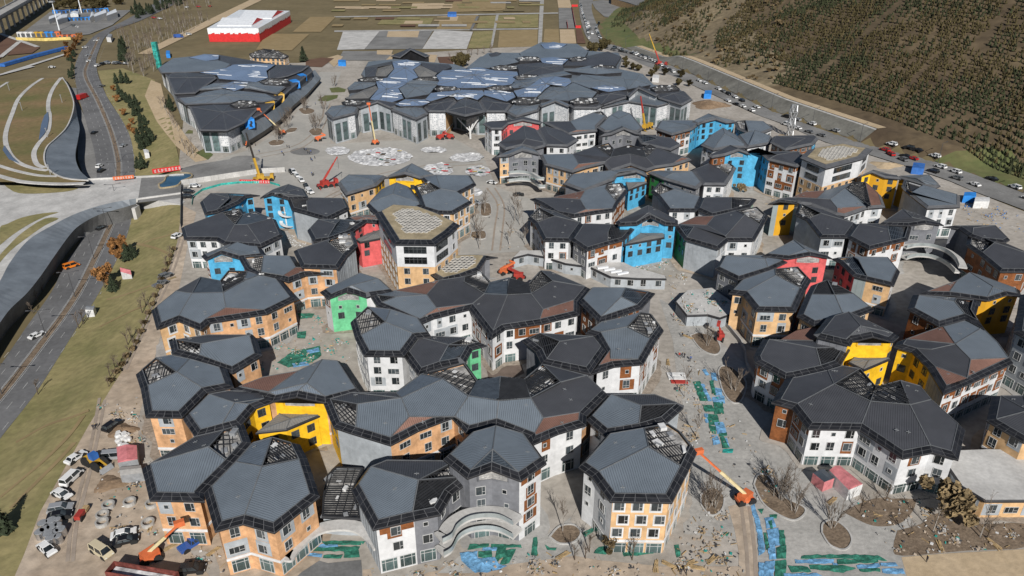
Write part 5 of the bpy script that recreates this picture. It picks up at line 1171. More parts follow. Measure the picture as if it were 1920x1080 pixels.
# --- container yard
sht('yard', 'q 220,285 450,110 1180,92 1010,228 800,312 560,335', 'asphalt_pale', .3, 0, 'grey paved lorry yard at the top left')
def gable_box(name, s, z, h_, rise, wm, rm, label, cat='building', group=None, parts=True):
    """shed on a four point footprint"""
    b = [Gd(u, v) for u, v, _ in px(s)]; o = empty(name, b[0], label, cat, group)
    if area2([(p.x, p.y) for p in b]) < 0: b = b[::-1]
    z0 = min(p.z for p in b); up = Vector((0, 0, h_)); B_ = [Vector((p.x, p.y, z0 - .2)) for p in b]; T_ = [Vector((p.x, p.y, z0 + h_)) for p in b]
    mb = MB()
    for k in range(4): mb.poly([B_[k], B_[(k + 1) % 4], T_[(k + 1) % 4], T_[k]])
    mb.build('wall', wm, o); mb = MB()
    if (T_[1] - T_[0]).length < (T_[2] - T_[1]).length: T_ = T_[1:] + T_[:1]
    r0, r1 = (T_[0] + T_[3]) / 2 + Vector((0, 0, rise)), (T_[1] + T_[2]) / 2 + Vector((0, 0, rise))
    mb.poly([T_[0], T_[1], r1, r0]); mb.poly([T_[2], T_[3], r0, r1]); mb.poly([T_[3], T_[0], r0]); mb.poly([T_[1], T_[2], r1]); mb.build('roof', rm, o)
    return o
for k, (s, h_, w, l_) in enumerate([('q 450,220 460,190 560,155 560,180', 5, 'equip_white', 'white lorry trailer shed nearest the lamp mast'), ('q 515,230 530,195 620,170 615,200', 5, 'equip_grey', 'white and grey shed second from the left in the yard'), ('q 860,205 870,175 960,135 970,165', 6, 'equip_white', 'white ribbed shed in the middle of the lorry yard'), ('q 970,195 985,165 1050,130 1065,160', 6, 'equip_white', 'white ribbed shed at the right end of the lorry yard'), ('q 640,165 650,140 710,138 710,160', 4, 'equip_white', 'small white shed behind the blue containers'), ('q 820,205 830,160 850,150 860,185', 5, 'equip_white', 'narrow white shed left of the ribbed shed')]):
    gable_box('shed', s, 0, h_, 1.0, w, 'skylight_white', l_, 'shed')
ORDN = ['first','second','third','fourth','fifth','sixth','seventh','eighth','ninth','tenth','eleventh','twelfth']
def box_row(name, s, n_, size, mats_, lab, cat, z=None, jit=.3, group=None, ribs=True):
    a, b = [Gd(u, v) for u, v, _ in px(s)]; d = (b - a); rz = math.atan2(d.y, d.x)
    for k in range(n_):
        c = a.lerp(b, (k + .5) / n_); m_ = mats_[k % len(mats_)]
        o = empty(name, c, lab(k, m_) if callable(lab) else lab, cat, group); mb = MB(); L, W, H = size
        ca, sa = math.cos(rz), math.sin(rz)
        mb.box((c.x, c.y, c.z), (L, W, H), 0, rz); mb.build('shell', m_, o)
        mb = MB(); mb.box((c.x, c.y, c.z + H), (L * 1.01, W * 1.02, .12), 0, rz); mb.build('roof', m_, o)
        mb = MB(); nn = Vector((sa, -ca, 0)); p = c + nn * (W / 2 + .03); dd_ = Vector((ca, sa, 0))
        for q in (-.25, .25):
            mb = MB(); mb.box((p.x + dd_.x * L * q, p.y + dd_.y * L * q, c.z + .3), (L * .3, .06, H * .7), 0, rz); mb.build('door', 'frame_dark', o)
CN = {'equip_white': 'white', 'crane_yellow': 'yellow', 'blue_bright': 'blue', 'lift_orange': 'orange', 'red_sheet': 'red', 'blue_sheet': 'dark blue'}
box_row('container', 'q 175,335 545,330', 8, (6, 3.2, 4.6), ['equip_white', 'equip_white', 'equip_white', 'crane_yellow', 'crane_yellow', 'blue_bright', 'blue_bright', 'lift_orange'], lambda k, m_: f'{CN[m_]} container, {["first","second","third","fourth","fifth","sixth","seventh","eighth"][k]} from the left above the yellow fence', 'container', group='containers in the lorry yard')
box_row('container', 'q 545,345 680,340', 3, (7, 3, 3), ['lift_orange'], lambda k, m_: f'low rust orange container, {["left","middle","right"][k]} one of three above the yellow fence', 'container', group='containers in the lorry yard')
box_row('container', 'q 500,125 960,105', 12, (9, 3, 4), ['blue_bright', 'blue_sheet', 'equip_white', 'blue_bright'], lambda k, m_: f'{CN[m_]} container, {ORDN[k]} of the row along the back of the lorry yard', 'container', group='containers along the back fence')
box_row('container', 'q 615,190 820,180', 6, (7, 3, 3.4), ['blue_bright'], lambda k, m_: f'blue container, {["first","second","third","fourth","fifth","sixth"][k]} from the left in the row across the yard', 'container', group='blue containers across the yard')
panel_line('fence', 'q 150,362 400,370 640,358', None, 2.6, 'yellow_sheet', 'pale yellow fence panels in front of the containers', 'fence', t=.3)
for s, top, l_ in (('q 535,275', 26, 'tall white lamp mast in front of the lorry yard'), ('q 735,120', 30, 'tall white mast behind the lorry yard')):
    p = Gd(*px(s)[0][:2]); o = empty('lamp_mast', p, l_, 'mast'); mb = MB(); mb.bar(p, p + Vector((0, 0, top)), .9, w2=.4, n=8); mb.build('pole', 'skylight_white', o); mb = MB(); mb.box((p.x, p.y, top + p.z), (4, 4, 1.2)); mb.build('lamp_ring', 'metal_light', o)
panel_line('corridor_roof', 'q 0,600 290,515 580,440', None, 2.2, 'blue_sheet', 'long blue roofed corridor left of the road bend', 'canopy', t=4.0)
# terraces left of the bend
for k, s in enumerate(('q -100,330 0,305 170,380 0,530 -100,600', 'q 180,380 360,430 290,480 60,500')): sht('terrace', s, 'field_red', .3 + .02 * k)
for k, s in enumerate(('q 0,305 340,425', 'q 0,520 175,378', 'q 60,660 590,490', 'q -50,690 300,600')):
    l_ = GP(s); sheet('terrace_path', strip(l_, 2.0, -2.0), 'concrete_pale', .38 + .02 * k, 0)
# --- red and white building
rb = empty('red_white_hall', Gd(500, 77), 'red and white hall with sawtooth white roofs beyond the left hall', 'building')
f_ = [P(u, v, 0) for u, v in ((393, 78), (488, 78), (546, 42), (452, 40))]
def wallbox(f, z0, z1, m_, parent, name='wall', inset=0):
    mb = MB(); n_ = len(f); c = sum(f, Vector()) / n_; g_ = [c + (p - c) * (1 - inset) for p in f]
    for k in range(n_): mb.poly([(g_[k].x, g_[k].y, z0), (g_[(k + 1) % n_].x, g_[(k + 1) % n_].y, z0), (g_[(k + 1) % n_].x, g_[(k + 1) % n_].y, z1), (g_[k].x, g_[k].y, z1)])
    mb.poly([(p.x, p.y, z1) for p in g_]); return mb.build(name, m_, parent)
wallbox(f_, -.2, 8, 'red_sheet', rb); wallbox(f_, 8.02, 11.5, 'skylight_white', rb, 'parapet', -.004)
rr_ = random.Random(4); mb = MB()
for a, b in ((f_[0], f_[1]), (f_[1], f_[2])):
    L = (b - a).length; dd_ = (b - a).normalized(); nn = Vector((dd_.y, -dd_.x, 0)); x = 0
    while x < L - 2:
        w = rr_.uniform(.8, 2.5); z = rr_.uniform(6.2, 7.7); p, q = a + dd_ * x + nn * .25, a + dd_ * (x + w) + nn * .25; mb.poly([(p.x, p.y, z), (q.x, q.y, z + .3), (q.x, q.y, 8.1), (p.x, p.y, 8.1)]); x += w
mb.build('snow_motif', 'skylight_white', rb)['kind'] = 'stuff'
for (x0, y0, x1, y1) in ((.12, .1, .80, .45), (.30, .5, .93, .92)):
    def q_(s, t): return f_[0].lerp(f_[1], s).lerp(f_[3].lerp(f_[2], s), t)
    a, b, c, e = q_(x0, y0), q_(x1, y0), q_(x1, y1), q_(x0, y1); m0, m1 = (a + e) / 2, (b + c) / 2; mb = MB(); Z = lambda v, z: (v.x, v.y, z)
    mb.poly([Z(a, 12.2), Z(b, 12.2), Z(m1, 16), Z(m0, 16)]); mb.poly([Z(m0, 16), Z(m1, 16), Z(c, 12.2), Z(e, 12.2)]); mb.poly([Z(b, 12.2), Z(c, 12.2), Z(m1, 16)], 1); mb.poly([Z(e, 12.2), Z(a, 12.2), Z(m0, 16)], 1)
    for u_, v_ in ((a, b), (b, c), (c, e), (e, a)): mb.poly([Z(u_, 11), Z(v_, 11), Z(v_, 12.2), Z(u_, 12.2)], 0)
    mb.build('roof', ['skylight_white', 'red_sheet'], rb)
# small pavilions behind the halls
building('pavilion', 'dark latticed pavilion with tan walls behind the left hall', 'pavilion', at='A 1510,355')
U(9, 'A 1400,305 1420,325 1600,330 1625,315 1560,285 1480,275', '*', 'l', 'T', rise=2, band=False)
building('pavilion', 'dark gabled pavilion with open lattice front behind the main hall', 'pavilion', at='p 680,215')
U(9, 'p 530,180 600,195 680,135,3 790,190 825,178 740,145 670,125,3', '', 'd 0 1 2 6; d 2 3 4 5 6', 'F', wide=.6)
# --- vehicles
def car_proto(kind, colr):
    o = bpy.data.objects.new('car', None); WPOS[o.name] = Vector(); col.objects.link(o)
    Lf, W, H, hood, tail, zb_ = {'sedan': (4.7, 1.85, 1.48, 1.25, -1.75, .95), 'suv': (4.8, 1.95, 1.75, 1.3, -2.15, 1.05), 'van': (5.2, 1.95, 2.1, 1.9, -2.5, 1.15), 'pickup': (5.3, 1.95, 1.8, 1.3, -.6, 1.05), 'lorry': (8.5, 2.4, 2.9, 4.0, 2.2, 1.3)}[kind]
    h2 = Lf / 2; mb = MB(); y = W / 2
    prof = [(-h2, .42), (h2 - .05, .42), (h2, .68), (h2 - .12, .85), (hood, zb_), (tail, zb_ + .02), (-h2 + .1, zb_ - .03), (-h2, .8)]
    if kind == 'pickup': prof = [(-h2, .45), (h2 - .05, .45), (h2, .75), (h2 - .12, .92), (hood, zb_), (-h2 + .05, zb_), (-h2, .8)]
    mb.prism([(a, -y, b) for a, b in prof], [(a, y, b) for a, b in prof])
    if kind == 'lorry': mb.box((-1.0, 0, 1.0), (6.2, 2.45, 2.3))
    rf = {'sedan': (.35, -1.25), 'suv': (.5, -1.95), 'van': (1.2, -2.45), 'pickup': (.4, -.35), 'lorry': (3.6, 2.5)}[kind]
    mb.prism([(rf[0], -y * .78, H - .06), (rf[0], y * .78, H - .06), (rf[1], y * .78, H - .06), (rf[1], -y * .78, H - .06)], [(rf[0] - .1, -y * .72, H), (rf[0] - .1, y * .72, H), (rf[1] + .1, y * .72, H), (rf[1] + .1, -y * .72, H)])
    for f_x, r_x in ((hood - .08, rf[0] + .02), (tail + .08, rf[1] - .02)):
        for s in (-1, 1): mb.bar((f_x, s * y * .93, zb_), (r_x, s * y * .78, H - .04), .09)
    for s in (-1, 1): mb.bar(((hood + tail) / 2 - .1, s * y * .94, zb_), ((rf[0] + rf[1]) / 2, s * y * .79, H - .04), .09)
    mb.build('body', 'paint_car_' + colr, o)
    mb = MB(); mb.prism([(hood, -y * .92, zb_ + .005), (hood, y * .92, zb_ + .005), (tail, y * .92, zb_ + .005), (tail, -y * .92, zb_ + .005)], [(rf[0], -y * .77, H - .07), (rf[0], y * .77, H - .07), (rf[1], y * .77, H - .07), (rf[1], -y * .77, H - .07)]); mb.build('window', 'glass_dark', o)
    for sx in (-.31, .31):
        for s in (-1, 1):
            mb = MB(); mb.bar((Lf * sx, s * (y - .2), .34), (Lf * sx, s * (y + .02), .34), .94, n=10, rot=0); mb.build('wheel', 'tyre', o)
    for s in (-1, 1):
        mb = MB(); mb.box((h2 - .04, s * y * .72, .66), (.06, .35, .16)); mb.build('headlight', 'skylight_white', o)
    return o
CARP = {}
def car(kind, colr, pos, rz, label, group=None, s=1.0):
    k = (kind, colr)
    if k not in CARP: CARP[k] = car_proto(kind, colr)
    o = copy_tree(CARP[k], None, pos, rz, label=label, cat={'lorry': 'truck', 'van': 'van', 'pickup': 'pickup'}.get(kind, 'car'), group=group); o.scale = (s, s, s)
    o.name = {'lorry': 'lorry', 'van': 'parked_van', 'pickup': 'pickup_truck'}.get(kind, 'parked_car'); return o
def cpx(s, kind, colr, ang, label, group=None, up=.03, sc=1.0):
    u, v, _ = px(s)[0]; g_ = Gd(u, v); g_.z += up; return car(kind, colr, g_, R(ang), label, group, sc)
NEAR = [('G 430,425','sedan','white',65,'white car parked facing the wheel loader'), ('G 408,540','van','white',78,'white van with open door on the dirt lane'), ('G 352,632','sedan','white',-25,'white car parked at an angle below the white van'), ('G 345,712','suv','silver',15,'silver car parked beside the black car and tank stack'), ('G 340,752','sedan','black',18,'black car parked above the shiny tanks'), ('G 268,940','sedan','white',-35,'white car parked below the shiny tanks'), ('G 575,955','van','cream',-30,'cream van beside the orange boom lift'), ('G 635,245','suv','black',68,'black car on the dirt lane beside white bags'), ('G 645,418','van','silver',8,'grey van behind the wheel loader'), ('G 700,855','sedan','white',22,'white car beside a black car near the pipe rings'), ('G 712,893','sedan','black',20,'black car beside the white car near the pipe rings'), ('G 1085,910','pickup','blue',50,'blue pickup loaded with timber beside the orange building'), ('G 1085,1055','suv','black',8,'dark loaded truck at the bottom edge'),
  ('D 210,815','sedan','white',62,'white car driving on the left road'), ('D 405,425','van','orange',50,'orange van on the left road below the overpass'), ('D 520,200','suv','white',60,'white car under the overpass'), ('D 572,208','sedan','black',62,'black car under the overpass'), ('D 1000,255','suv','white',70,'white car at the top of the dirt lane'), ('D 935,480','suv','grey',55,'grey car on the dirt lane beside the lawn'), ('D 905,525','pickup','grey',62,'grey pickup on the dirt lane beside the lawn'), ('i 455,168','suv','black',5,'black car beside the dark hoarding, upper one'), ('i 455,205','suv','black',5,'black car beside the dark hoarding, lower one'), ('i 505,125','suv','white',8,'white car in front of the pale hoarding'),
  ('u 748,265','lorry','red',82,'red lorry with blue load on the left road'), ('u 852,578','sedan','black',85,'black car alone on the slip side of the road'), ('u 900,880','suv','white',88,'white car followed by a black car near the overpass'), ('u 915,922','suv','black',85,'black car behind the white car near the overpass'), ('u 1115,695','sedan','silver',80,'silver police style car on the right carriageway'), ('u 920,158','sedan','grey',75,'grey car on the right carriageway near the pines'), ('q 768,432','suv','white',50,'white car at the road bend'), ('q 800,505','sedan','silver',60,'silver car before the road bend'), ('q 805,555','sedan','white',70,'white car behind the silver car before the bend'), ('q 470,610','sedan','white',10,'white car on the lane above the green roof'), ('q 870,370','suv','white',50,'white car past the road bend'),
  ('n 90,738','sedan','white',-30,'white car in front of the balcony building'), ('n 290,828','sedan','black',5,'black car in front of the balcony building'), ('j 1165,250','suv','silver',-30,'silver car at the corner of the yellow gable building'), ('q 1440,172','suv','white',0,'white car among the bare trees beyond the road'), ('q 1390,165','van','red',0,'red van among the bare trees beyond the road'), ('q 1700,315','van','white',3,'white van on the sandy track near the red hall'), ('q 1610,340','lorry','blue',12,'blue lorry on the sandy track'), ('i 1230,20','suv','black',-60,'black car at the head of the plaza queue')]
for t in NEAR: cpx(t[0], t[1], t[2], t[3], t[4])
rc = random.Random(21); ORD = ['first','second','third','fourth','fifth','sixth','seventh','eighth','ninth','tenth','eleventh','twelfth']
def ordw(n): return ORD[n - 1] if n <= 12 else ['thirteenth','fourteenth','fifteenth','sixteenth','seventeenth','eighteenth','nineteenth','twentieth'][min(n - 13, 7)]
def queue(line, side, gap, skip, place, cols=('white','white','white','black','grey','silver','white','black'), rev=False, sc=1.0, up=.1):
    """cars parked along a line; labels count within each colour from the near end"""
    pts = [Gd(u, v) for u, v, _ in px(line)]; cnt = {}; out = []
    for k in range(len(pts) - 1):
        a, b = pts[k], pts[k + 1]; L = (b - a).length; t = rc.uniform(0, 2)
        while t < L:
            if rc.random() > skip: out.append((a.lerp(b, t / L), math.atan2(b.y - a.y, b.x - a.x)))
            t += gap * rc.uniform(.95, 1.25)
    for p, rz in out:
        c = rc.choice(cols); kd = rc.choice(('sedan', 'suv', 'suv', 'van' if rc.random() < .3 else 'sedan')); cnt[c] = cnt.get(c, 0) + 1; n_ = cnt[c]
        nm = {'van': 'van', 'suv': 'tall car'}.get(kd, 'car')
        p.z += up; car(kd, c, p, rz + (math.pi if rc.random() < .1 else 0), f'{ordw(n_)} {c} vehicle from the near end {place}', 'cars parked ' + place, sc)
queue('C 1420,885 1290,840 1050,792 870,745 720,700 520,645 380,595 200,505 60,445', 0, 8.0, .45, 'along the foot of the retaining wall', sc=1.08)
queue('C 1240,905 1180,880 1120,850', 0, 7, .1, 'beside the blue cabin on the hillside road', ('red','orange','red','grey'), sc=1.1)
queue('C 1640,1045 1560,1015 1380,962 1230,912', 0, 11, .35, 'on the lower lane of the hillside road', ('white','black','grey','white'), sc=1.1)
queue('C 1540,975 1450,945 1250,885 1120,845', 0, 12, .3, 'on the upper lane of the hillside road', ('black','white','red','white'), sc=1.1)
queue('C 790,770 720,750 650,728 530,690', 0, 7, .15, 'on the site side of the hillside road', ('white','white','white','grey'), sc=1.08)
queue('C 390,628 340,605 300,592 215,555', 0, 9, .1, 'on the dirt shoulder below the retaining wall', ('white','white','black'), sc=1.08)
queue('C 1990,1105 1880,1065 1760,1020 1650,985', 0, 9, .2, 'on the upper lane at the right edge', ('white','black','grey','white'), sc=1.1)
queue('C 1950,1125 1850,1095 1760,1065', 0, 10, .2, 'on the lower lane at the right edge', ('black','white','white'), sc=1.1)
queue('s 1260,655 1180,610 1020,520 900,480 780,450 690,420', 0, 7.0, .08, 'in the double queue near the hill corner', sc=1.1)
queue('s 1000,530 900,490 800,470 700,450', 0, 7.5, .1, 'in the lower queue near the hill corner', sc=1.1)
queue('s 640,390 590,330 560,260 590,215', 0, 7.5, .1, 'on the outer side of the road corner', sc=1.1)
queue('s 500,350 490,280 470,200 440,120 425,40', 0, 7.5, .1, 'on the inner side of the straight road', sc=1.1)
queue('s 530,310 500,240 485,190', 0, 8, .2, 'in the second line of the straight road', sc=1.1)
queue('q 870,600 950,575 1060,575 1150,580', 0, 6, .1, 'on the lane beside the left hall, front line', ('white','white','silver','black'), sc=1.05)
queue('q 880,555 960,565 1060,580', 0, 7, .2, 'on the lane beside the left hall, back line', ('white','white','grey'), sc=1.05)
queue('i 1240,15 1330,115 1360,165 1410,195', 0, 6.0, .05, 'beside the plaza crane', ('black','white','grey','white'), sc=1.0)
queue('q 1580,75 1900,60', 0, 12, .4, 'among the far bare trees', ('white','red','white'))
queue('q 660,240 720,255', 0, 8, .1, 'in the lorry yard', ('white','grey'))
for k, t in CARP.items():
    for c in list(t.children): bpy.data.objects.remove(c)
    bpy.data.objects.remove(t)
# ------------------------------------------------------------------ trees
def bare_tree(seed, h_, spread, trunks=1):
    r = random.Random(seed); tr, br = MB(), MB()
    def grow(p, d, L, w, depth):
        q = p + d * L; (tr if depth == 0 else br).bar(p, q, w, w2=w * .55, n=4 if depth < 2 else 3)
        if depth >= 3 or L < .5: return
        k = (8, 4, 3)[depth]
        for t in range(k):
            f = r.uniform(.3, 1.0) if depth == 0 else r.uniform(.25, 1); s = p.lerp(q, f); a = r.uniform(0, 6.28)
            tilt = r.uniform(.35, .8) * spread; nd = (d + Vector((math.cos(a), math.sin(a), .15)) * tilt).normalized()
            grow(s, nd, L * r.uniform(.32, .52), max(.035, w * .42), depth + 1)
    for t in range(trunks):
        a = r.uniform(0, 6.28); o_ = Vector((math.cos(a), math.sin(a), 0)) * (.5 if trunks > 1 else 0)
        d = (Vector((0, 0, 1)) + Vector((math.cos(a), math.sin(a), 0)) * (r.uniform(.1, .35) if trunks > 1 else .04)).normalized()
        grow(o_ - Vector((0, 0, .15)), d, h_ * r.uniform(.7, .95), .22 if trunks == 1 else .15, 0)
    return tr, br
def leafy(seed, h_, rad, n_, leaf=.42):
    r = random.Random(seed); cr, tr = MB(), MB(); tr.bar((0, 0, -.2), (0, 0, h_ * .7), .32, w2=.1, n=6)
    cl = [(r.gauss(0, rad * .42), r.gauss(0, rad * .42), h_ * r.uniform(.3, .95), rad * r.uniform(.25, .45)) for _ in range(12)]
    for c in cl: tr.bar((0, 0, h_ * .25), c[:3], .12, w2=.04, n=3)
    for _ in range(n_):
        c = r.choice(cl); v = Vector((r.gauss(0, 1), r.gauss(0, 1), r.gauss(0, .8))).normalized() * c[3] * r.uniform(.5, 1.15); p = Vector(c[:3]) + v
        a = Vector((r.gauss(0, 1), r.gauss(0, 1), r.gauss(0, 1))).normalized(); b = a.orthogonal().normalized(); s = leaf * r.uniform(.6, 1.3)
        cr.poly([p - a * s - b * s * .6, p + a * s - b * s * .6, p + a * s * .8 + b * s * .6, p - a * s * .8 + b * s * .6])
    return cr, tr
def dense_pine(seed, h_, rad):
    r = random.Random(seed); cr = pine_crown(r, h_, rad, 8, 14)
    for _ in range(260):
        z = h_ * r.uniform(.12, .95); rr_ = rad * (1 - z / h_) ** .75 * r.uniform(.6, 1.1); a = r.uniform(0, 6.28); p = Vector((math.cos(a) * rr_, math.sin(a) * rr_, z)); s = rad * .16
        d = Vector((math.cos(a), math.sin(a), -.5)) * s; t = Vector((-math.sin(a), math.cos(a), r.uniform(-.3, .3))) * s * .6
        cr.poly([p - t, p + d, p + t])
    return cr
PT = {}
for k in range(4): a, b = bare_tree(100 + k, 9, .8); PT['bare%d' % k] = tree_proto('bare_tree', b, a, 'twig', 'birch')
for k in range(3): a, b = bare_tree(200 + k, 7.5, .6, 5); PT['birch%d' % k] = tree_proto('birch_clump', b, a, 'twig', 'birch')
for k in range(2): a, b = bare_tree(300 + k, 5.5, 1.0); PT['small%d' % k] = tree_proto('bare_tree', b, a, 'twig', 'bark')
a, b = leafy(1, 8, 3.4, 1500); PT['rust'] = tree_proto('rust_tree', a, b, 'leaf_rust', 'bark')
a, b = leafy(2, 6, 3.0, 1100); PT['dry'] = tree_proto('dry_tree', a, b, 'leaf_dry', 'bark')
a, b = leafy(3, 9, 4.5, 1600, .5); PT['olive'] = tree_proto('olive_tree', a, b, 'pine_olive', 'bark')
a, b = leafy(4, 1.8, 1.3, 420, .25); PT['shrub'] = tree_proto('dry_shrub', a, b, 'leaf_dry', 'bark')
PT['pine'] = tree_proto('pine_tree', dense_pine(5, 8.5, 2.6), trunk_mb(5, .35), 'pine_dark', 'bark'); PT['pine1'] = tree_proto('pine_tree', dense_pine(6, 7, 2.4), trunk_mb(4, .35), 'pine_dark', 'bark')
rt = random.Random(33)
def tree(kind, s, label, group=None, sc=1.0, z=0.0, cat='tree'):
    u, v, _ = px(s)[0]; g_ = Gd(u, v); g_.z += z
    if kind in ('bare', 'birch', 'small'): kind += str(rt.randrange({'bare': 4, 'birch': 3, 'small': 2}[kind]))
    if kind == 'pine' and rt.random() < .5: kind = 'pine1'
    o = copy_tree(PT[kind], None, g_, rt.uniform(0, 6.28), label=label, cat=cat, group=group); k = sc * rt.uniform(.88, 1.12); o.scale = (k, k, k * rt.uniform(.92, 1.08)); o.name = PT[kind].name.split('.')[0]; return o
for s, l_ in (('f 1140,570', 'bare birch clump, left one in the oval bed beside the checkered building'), ('f 1200,560', 'bare birch clump, right one in the oval bed beside the checkered building'), ('f 1660,490', 'bare birch clump, back one in the long kidney shaped bed'), ('f 1700,505', 'bare birch clump, middle one in the long kidney shaped bed'), ('f 1795,600', 'bare birch clump, front one in the long kidney shaped bed'), ('h 475,715', 'bare birch clump in the drop shaped bed at lower right'), ('d 1660,745', 'bare tree in the round bed between the two front buildings'), ('h 1235,750', 'leaning bare tree in the big bed at lower right'), ('h 1590,790', 'bare tree in the bed before the flat roofed wing'), ('e 1380,270', 'bare birch clump in the bed beside the ramp'), ('e 1580,610', 'bare birch clump in the shaded oval bed'), ('e 1215,660', 'bare tree beside the red and white stacks'), ('e 1300,960', 'bare tree next to the tarpaulin path')): tree('birch' if 'birch' in l_ else 'bare', s, l_, sc=.85)
for k, s in enumerate(('j 1240,290', 'j 1235,320', 'j 1180,490', 'j 1205,560', 'j 1195,590', 'j 1480,340', 'j 1460,380', 'j 1500,410', 'j 1420,560', 'j 1540,560', 'j 1170,430')): tree('bare', s, 'bare street tree on the pale street behind the white tower', 'bare trees along the pale street')
for s in ('r 1150,890', 'r 1185,870', 'r 1500,790', 'r 1520,770', 'r 1400,610', 'r 1250,780', 'r 1270,700', 'r 1660,400', 'r 1580,610', 'r 1390,600'): tree('birch', s, 'bare clump tree on the plaza between the two halls', 'bare trees between the halls')
for s in ('r 190,690', 'r 200,730', 'r 230,770', 'r 160,650', 'r 110,600', 'r 260,800', 'r 360,1030', 'r 390,1000', 'r 400,1040', 'r 140,610', 'r 215,745', 'r 330,1015'): tree('bare', s, 'bare tree on the path left of the long hall', 'bare trees along the hall path', .9)
for s, l_ in (('D 690,380', 'rust leaved tree on the lawn below the overpass'), ('D 590,540', 'rust leaved tree above the white hut on the lawn')): tree('rust', s, l_)
tree('pine', 'D 750,370', 'dark pine beside the rust tree below the overpass'); tree('pine', 'D 720,390', 'small dark pine in front of the rust tree below the overpass', sc=.8); tree('pine', 'D 640,560', 'dark pine beside the rust tree above the white hut', sc=.8)
tree('small', 'D 470,745', 'bare spreading tree beside the grey kiosk'); tree('small', 'D 445,770', 'low bare tree left of the grey kiosk'); tree('dry', 'h 1360,640', 'large brown leaved tree in front of the flat roofed wing', sc=1.15); tree('dry', 'f 440,880', 'brown shrubby tree below the checkered building', sc=.7); tree('small', 'f 580,960', 'bare tree at the bottom below the checkered building'); tree('dry', 'o 515,800', 'dry palm like bush before the tall blue building', sc=.6)
for s in ('f 150,960', 'f 230,950', 'f 260,900', 'h 800,560', 'h 690,610', 'h 1060,790', 'h 1640,800', 'h 880,520'): tree('small', s, 'low bare shrub tree on the earth bed at the bottom', 'bare shrubs on the front beds', .8)
tree('pine', 'G 20,840', 'dark round tree at the left picture edge on the lawn', sc=1.0)
for s in ('u 1050,128', 'u 1105,125', 'u 1150,128'): tree('pine', s, 'dark pine in the row of three on the grass above the lawn', 'three pines on the verge')
for s in ('u 1080,250', 'u 1115,275', 'u 1150,300', 'u 1190,345', 'u 1225,330', 'u 1250,390', 'u 1215,420', 'u 1270,470', 'u 1310,500', 'u 1280,560', 'u 1340,600', 'u 1300,640', 'u 1370,650', 'u 1330,690', 'u 1280,720', 'u 1255,660', 'u 1250,890', 'u 1290,900'): tree('pine', s, 'dark pine in the belt between road and hall path', 'pine belt beside the road')
for s in ('u 1020,200', 'u 1060,300', 'u 1120,420', 'u 1190,500', 'u 1170,560', 'u 1210,600'): tree('rust', s, 'rusty shrub in the pine belt beside the road', 'rusty shrubs beside the road', .5)
for s in ('r 165,590', 'r 205,615', 'r 190,560'): tree('pine', s, 'dark pine beside the left side of the long hall', 'pines beside the long hall', .8)
tree('pine', 'r 1390,170', 'tall olive pine right of the tan pavilion', sc=1.5)
for s, l_ in (('p 1040,265', 'broad olive tree behind the main hall'), ('p 1070,262', 'lower olive tree behind the main hall')): tree('olive', s, l_)
for s in ('s 510,470', 's 560,470', 's 610,460', 's 640,440'): tree('olive', s, 'olive tree in the clump at the hall corner near the road', 'olive clump at the hall corner', .9)
for s in ('s 830,610', 's 890,630', 's 940,640', 's 1060,690', 's 1100,650', 's 1180,680', 's 1330,700', 's 1400,780', 's 1300,770', 's 830,560'): tree('olive', s, 'olive shrub tree on the dirt slope between hall and road', 'shrub trees right of the hall', .55)
# woods beyond the road bend
wr = random.Random(9)
WOODS = [('bare', 'q 1050,330 1250,250 1850,160 1900,190 1500,400 1250,480 1100,420', 85, 'bare tree in the thin wood beyond the road bend', 'bare wood beyond the road bend', 1.1), ('bare', 'q 1180,520 1400,560 1420,640 1300,690 1180,700 1150,600', 26, 'bare tree in the grove left of the long hall', 'bare grove beside the long hall', 1.0), ('bare', 'q 1450,130 1900,60 1900,-30 1650,20', 30, 'bare tree in the far wood along the road', 'far bare wood', 1.1),
  ('pine', 'q 1150,160 1240,90 1360,60 1560,10 1640,-20 1700,10 1500,90 1280,170', 26, 'dark pine along the far stretch of the road', 'far roadside pines', 1.4), ('pine', 'q 1050,440 1130,420 1150,560 1060,560', 8, 'dark pine in the grove below the road bend', 'grove pines', 1.2), ('rust', 'q 600,420 730,350 760,320 640,560 610,600', 12, 'brown shrub along the outer edge of the road bend', 'shrubs on the road bend', .7), ('pine', 'q 620,500 680,480 660,700 610,720', 8, 'dark shrub pine beside the road below the bend', 'roadside shrub pines', .8), ('olive', 'q 470,60 700,10 1000,0 1100,40 900,90 500,100', 30, 'brown olive tree behind the lorry yard', 'trees behind the lorry yard', .9), ('rust', 'q 520,10 700,-10 850,0 700,40', 8, 'rust brown tree behind the lorry yard', 'rust trees behind the yard', .9),
  ('small', 'p 850,250 1100,190 1400,140 1100,180', 10, 'bare tree along the field edge behind the main hall', 'bare trees behind the main hall', 1.2), ('olive', 's 640,60 850,20 1000,40 860,150 700,130', 0, '', '', 1)]
for kind, s, n_, l_, g_, sc in WOODS:
    poly = [(u, v) for u, v, _ in px(s)]; x0, x1 = min(p[0] for p in poly), max(p[0] for p in poly); y0, y1 = min(p[1] for p in poly), max(p[1] for p in poly); c = 0
    while c < n_:
        u, v = wr.uniform(x0, x1), wr.uniform(y0, y1)
        if inside((u, v), poly): tree(kind, f'z {u},{v}', l_, g_, sc); c += 1
# shrubs on the open grass spur of the hill and hedge foot
for _ in range(150):
    u, v = wr.uniform(1170, 1470), wr.uniform(5, 165)
    if v > 60 + (u - 1170) * .38 or u < 1185 + max(0, 50 - v): continue
    tree('shrub', f'z {u},{v}', 'dry shrub on the open grassy spur of the hill', 'shrubs on the hill spur', wr.uniform(.8, 1.6), cat='shrub')
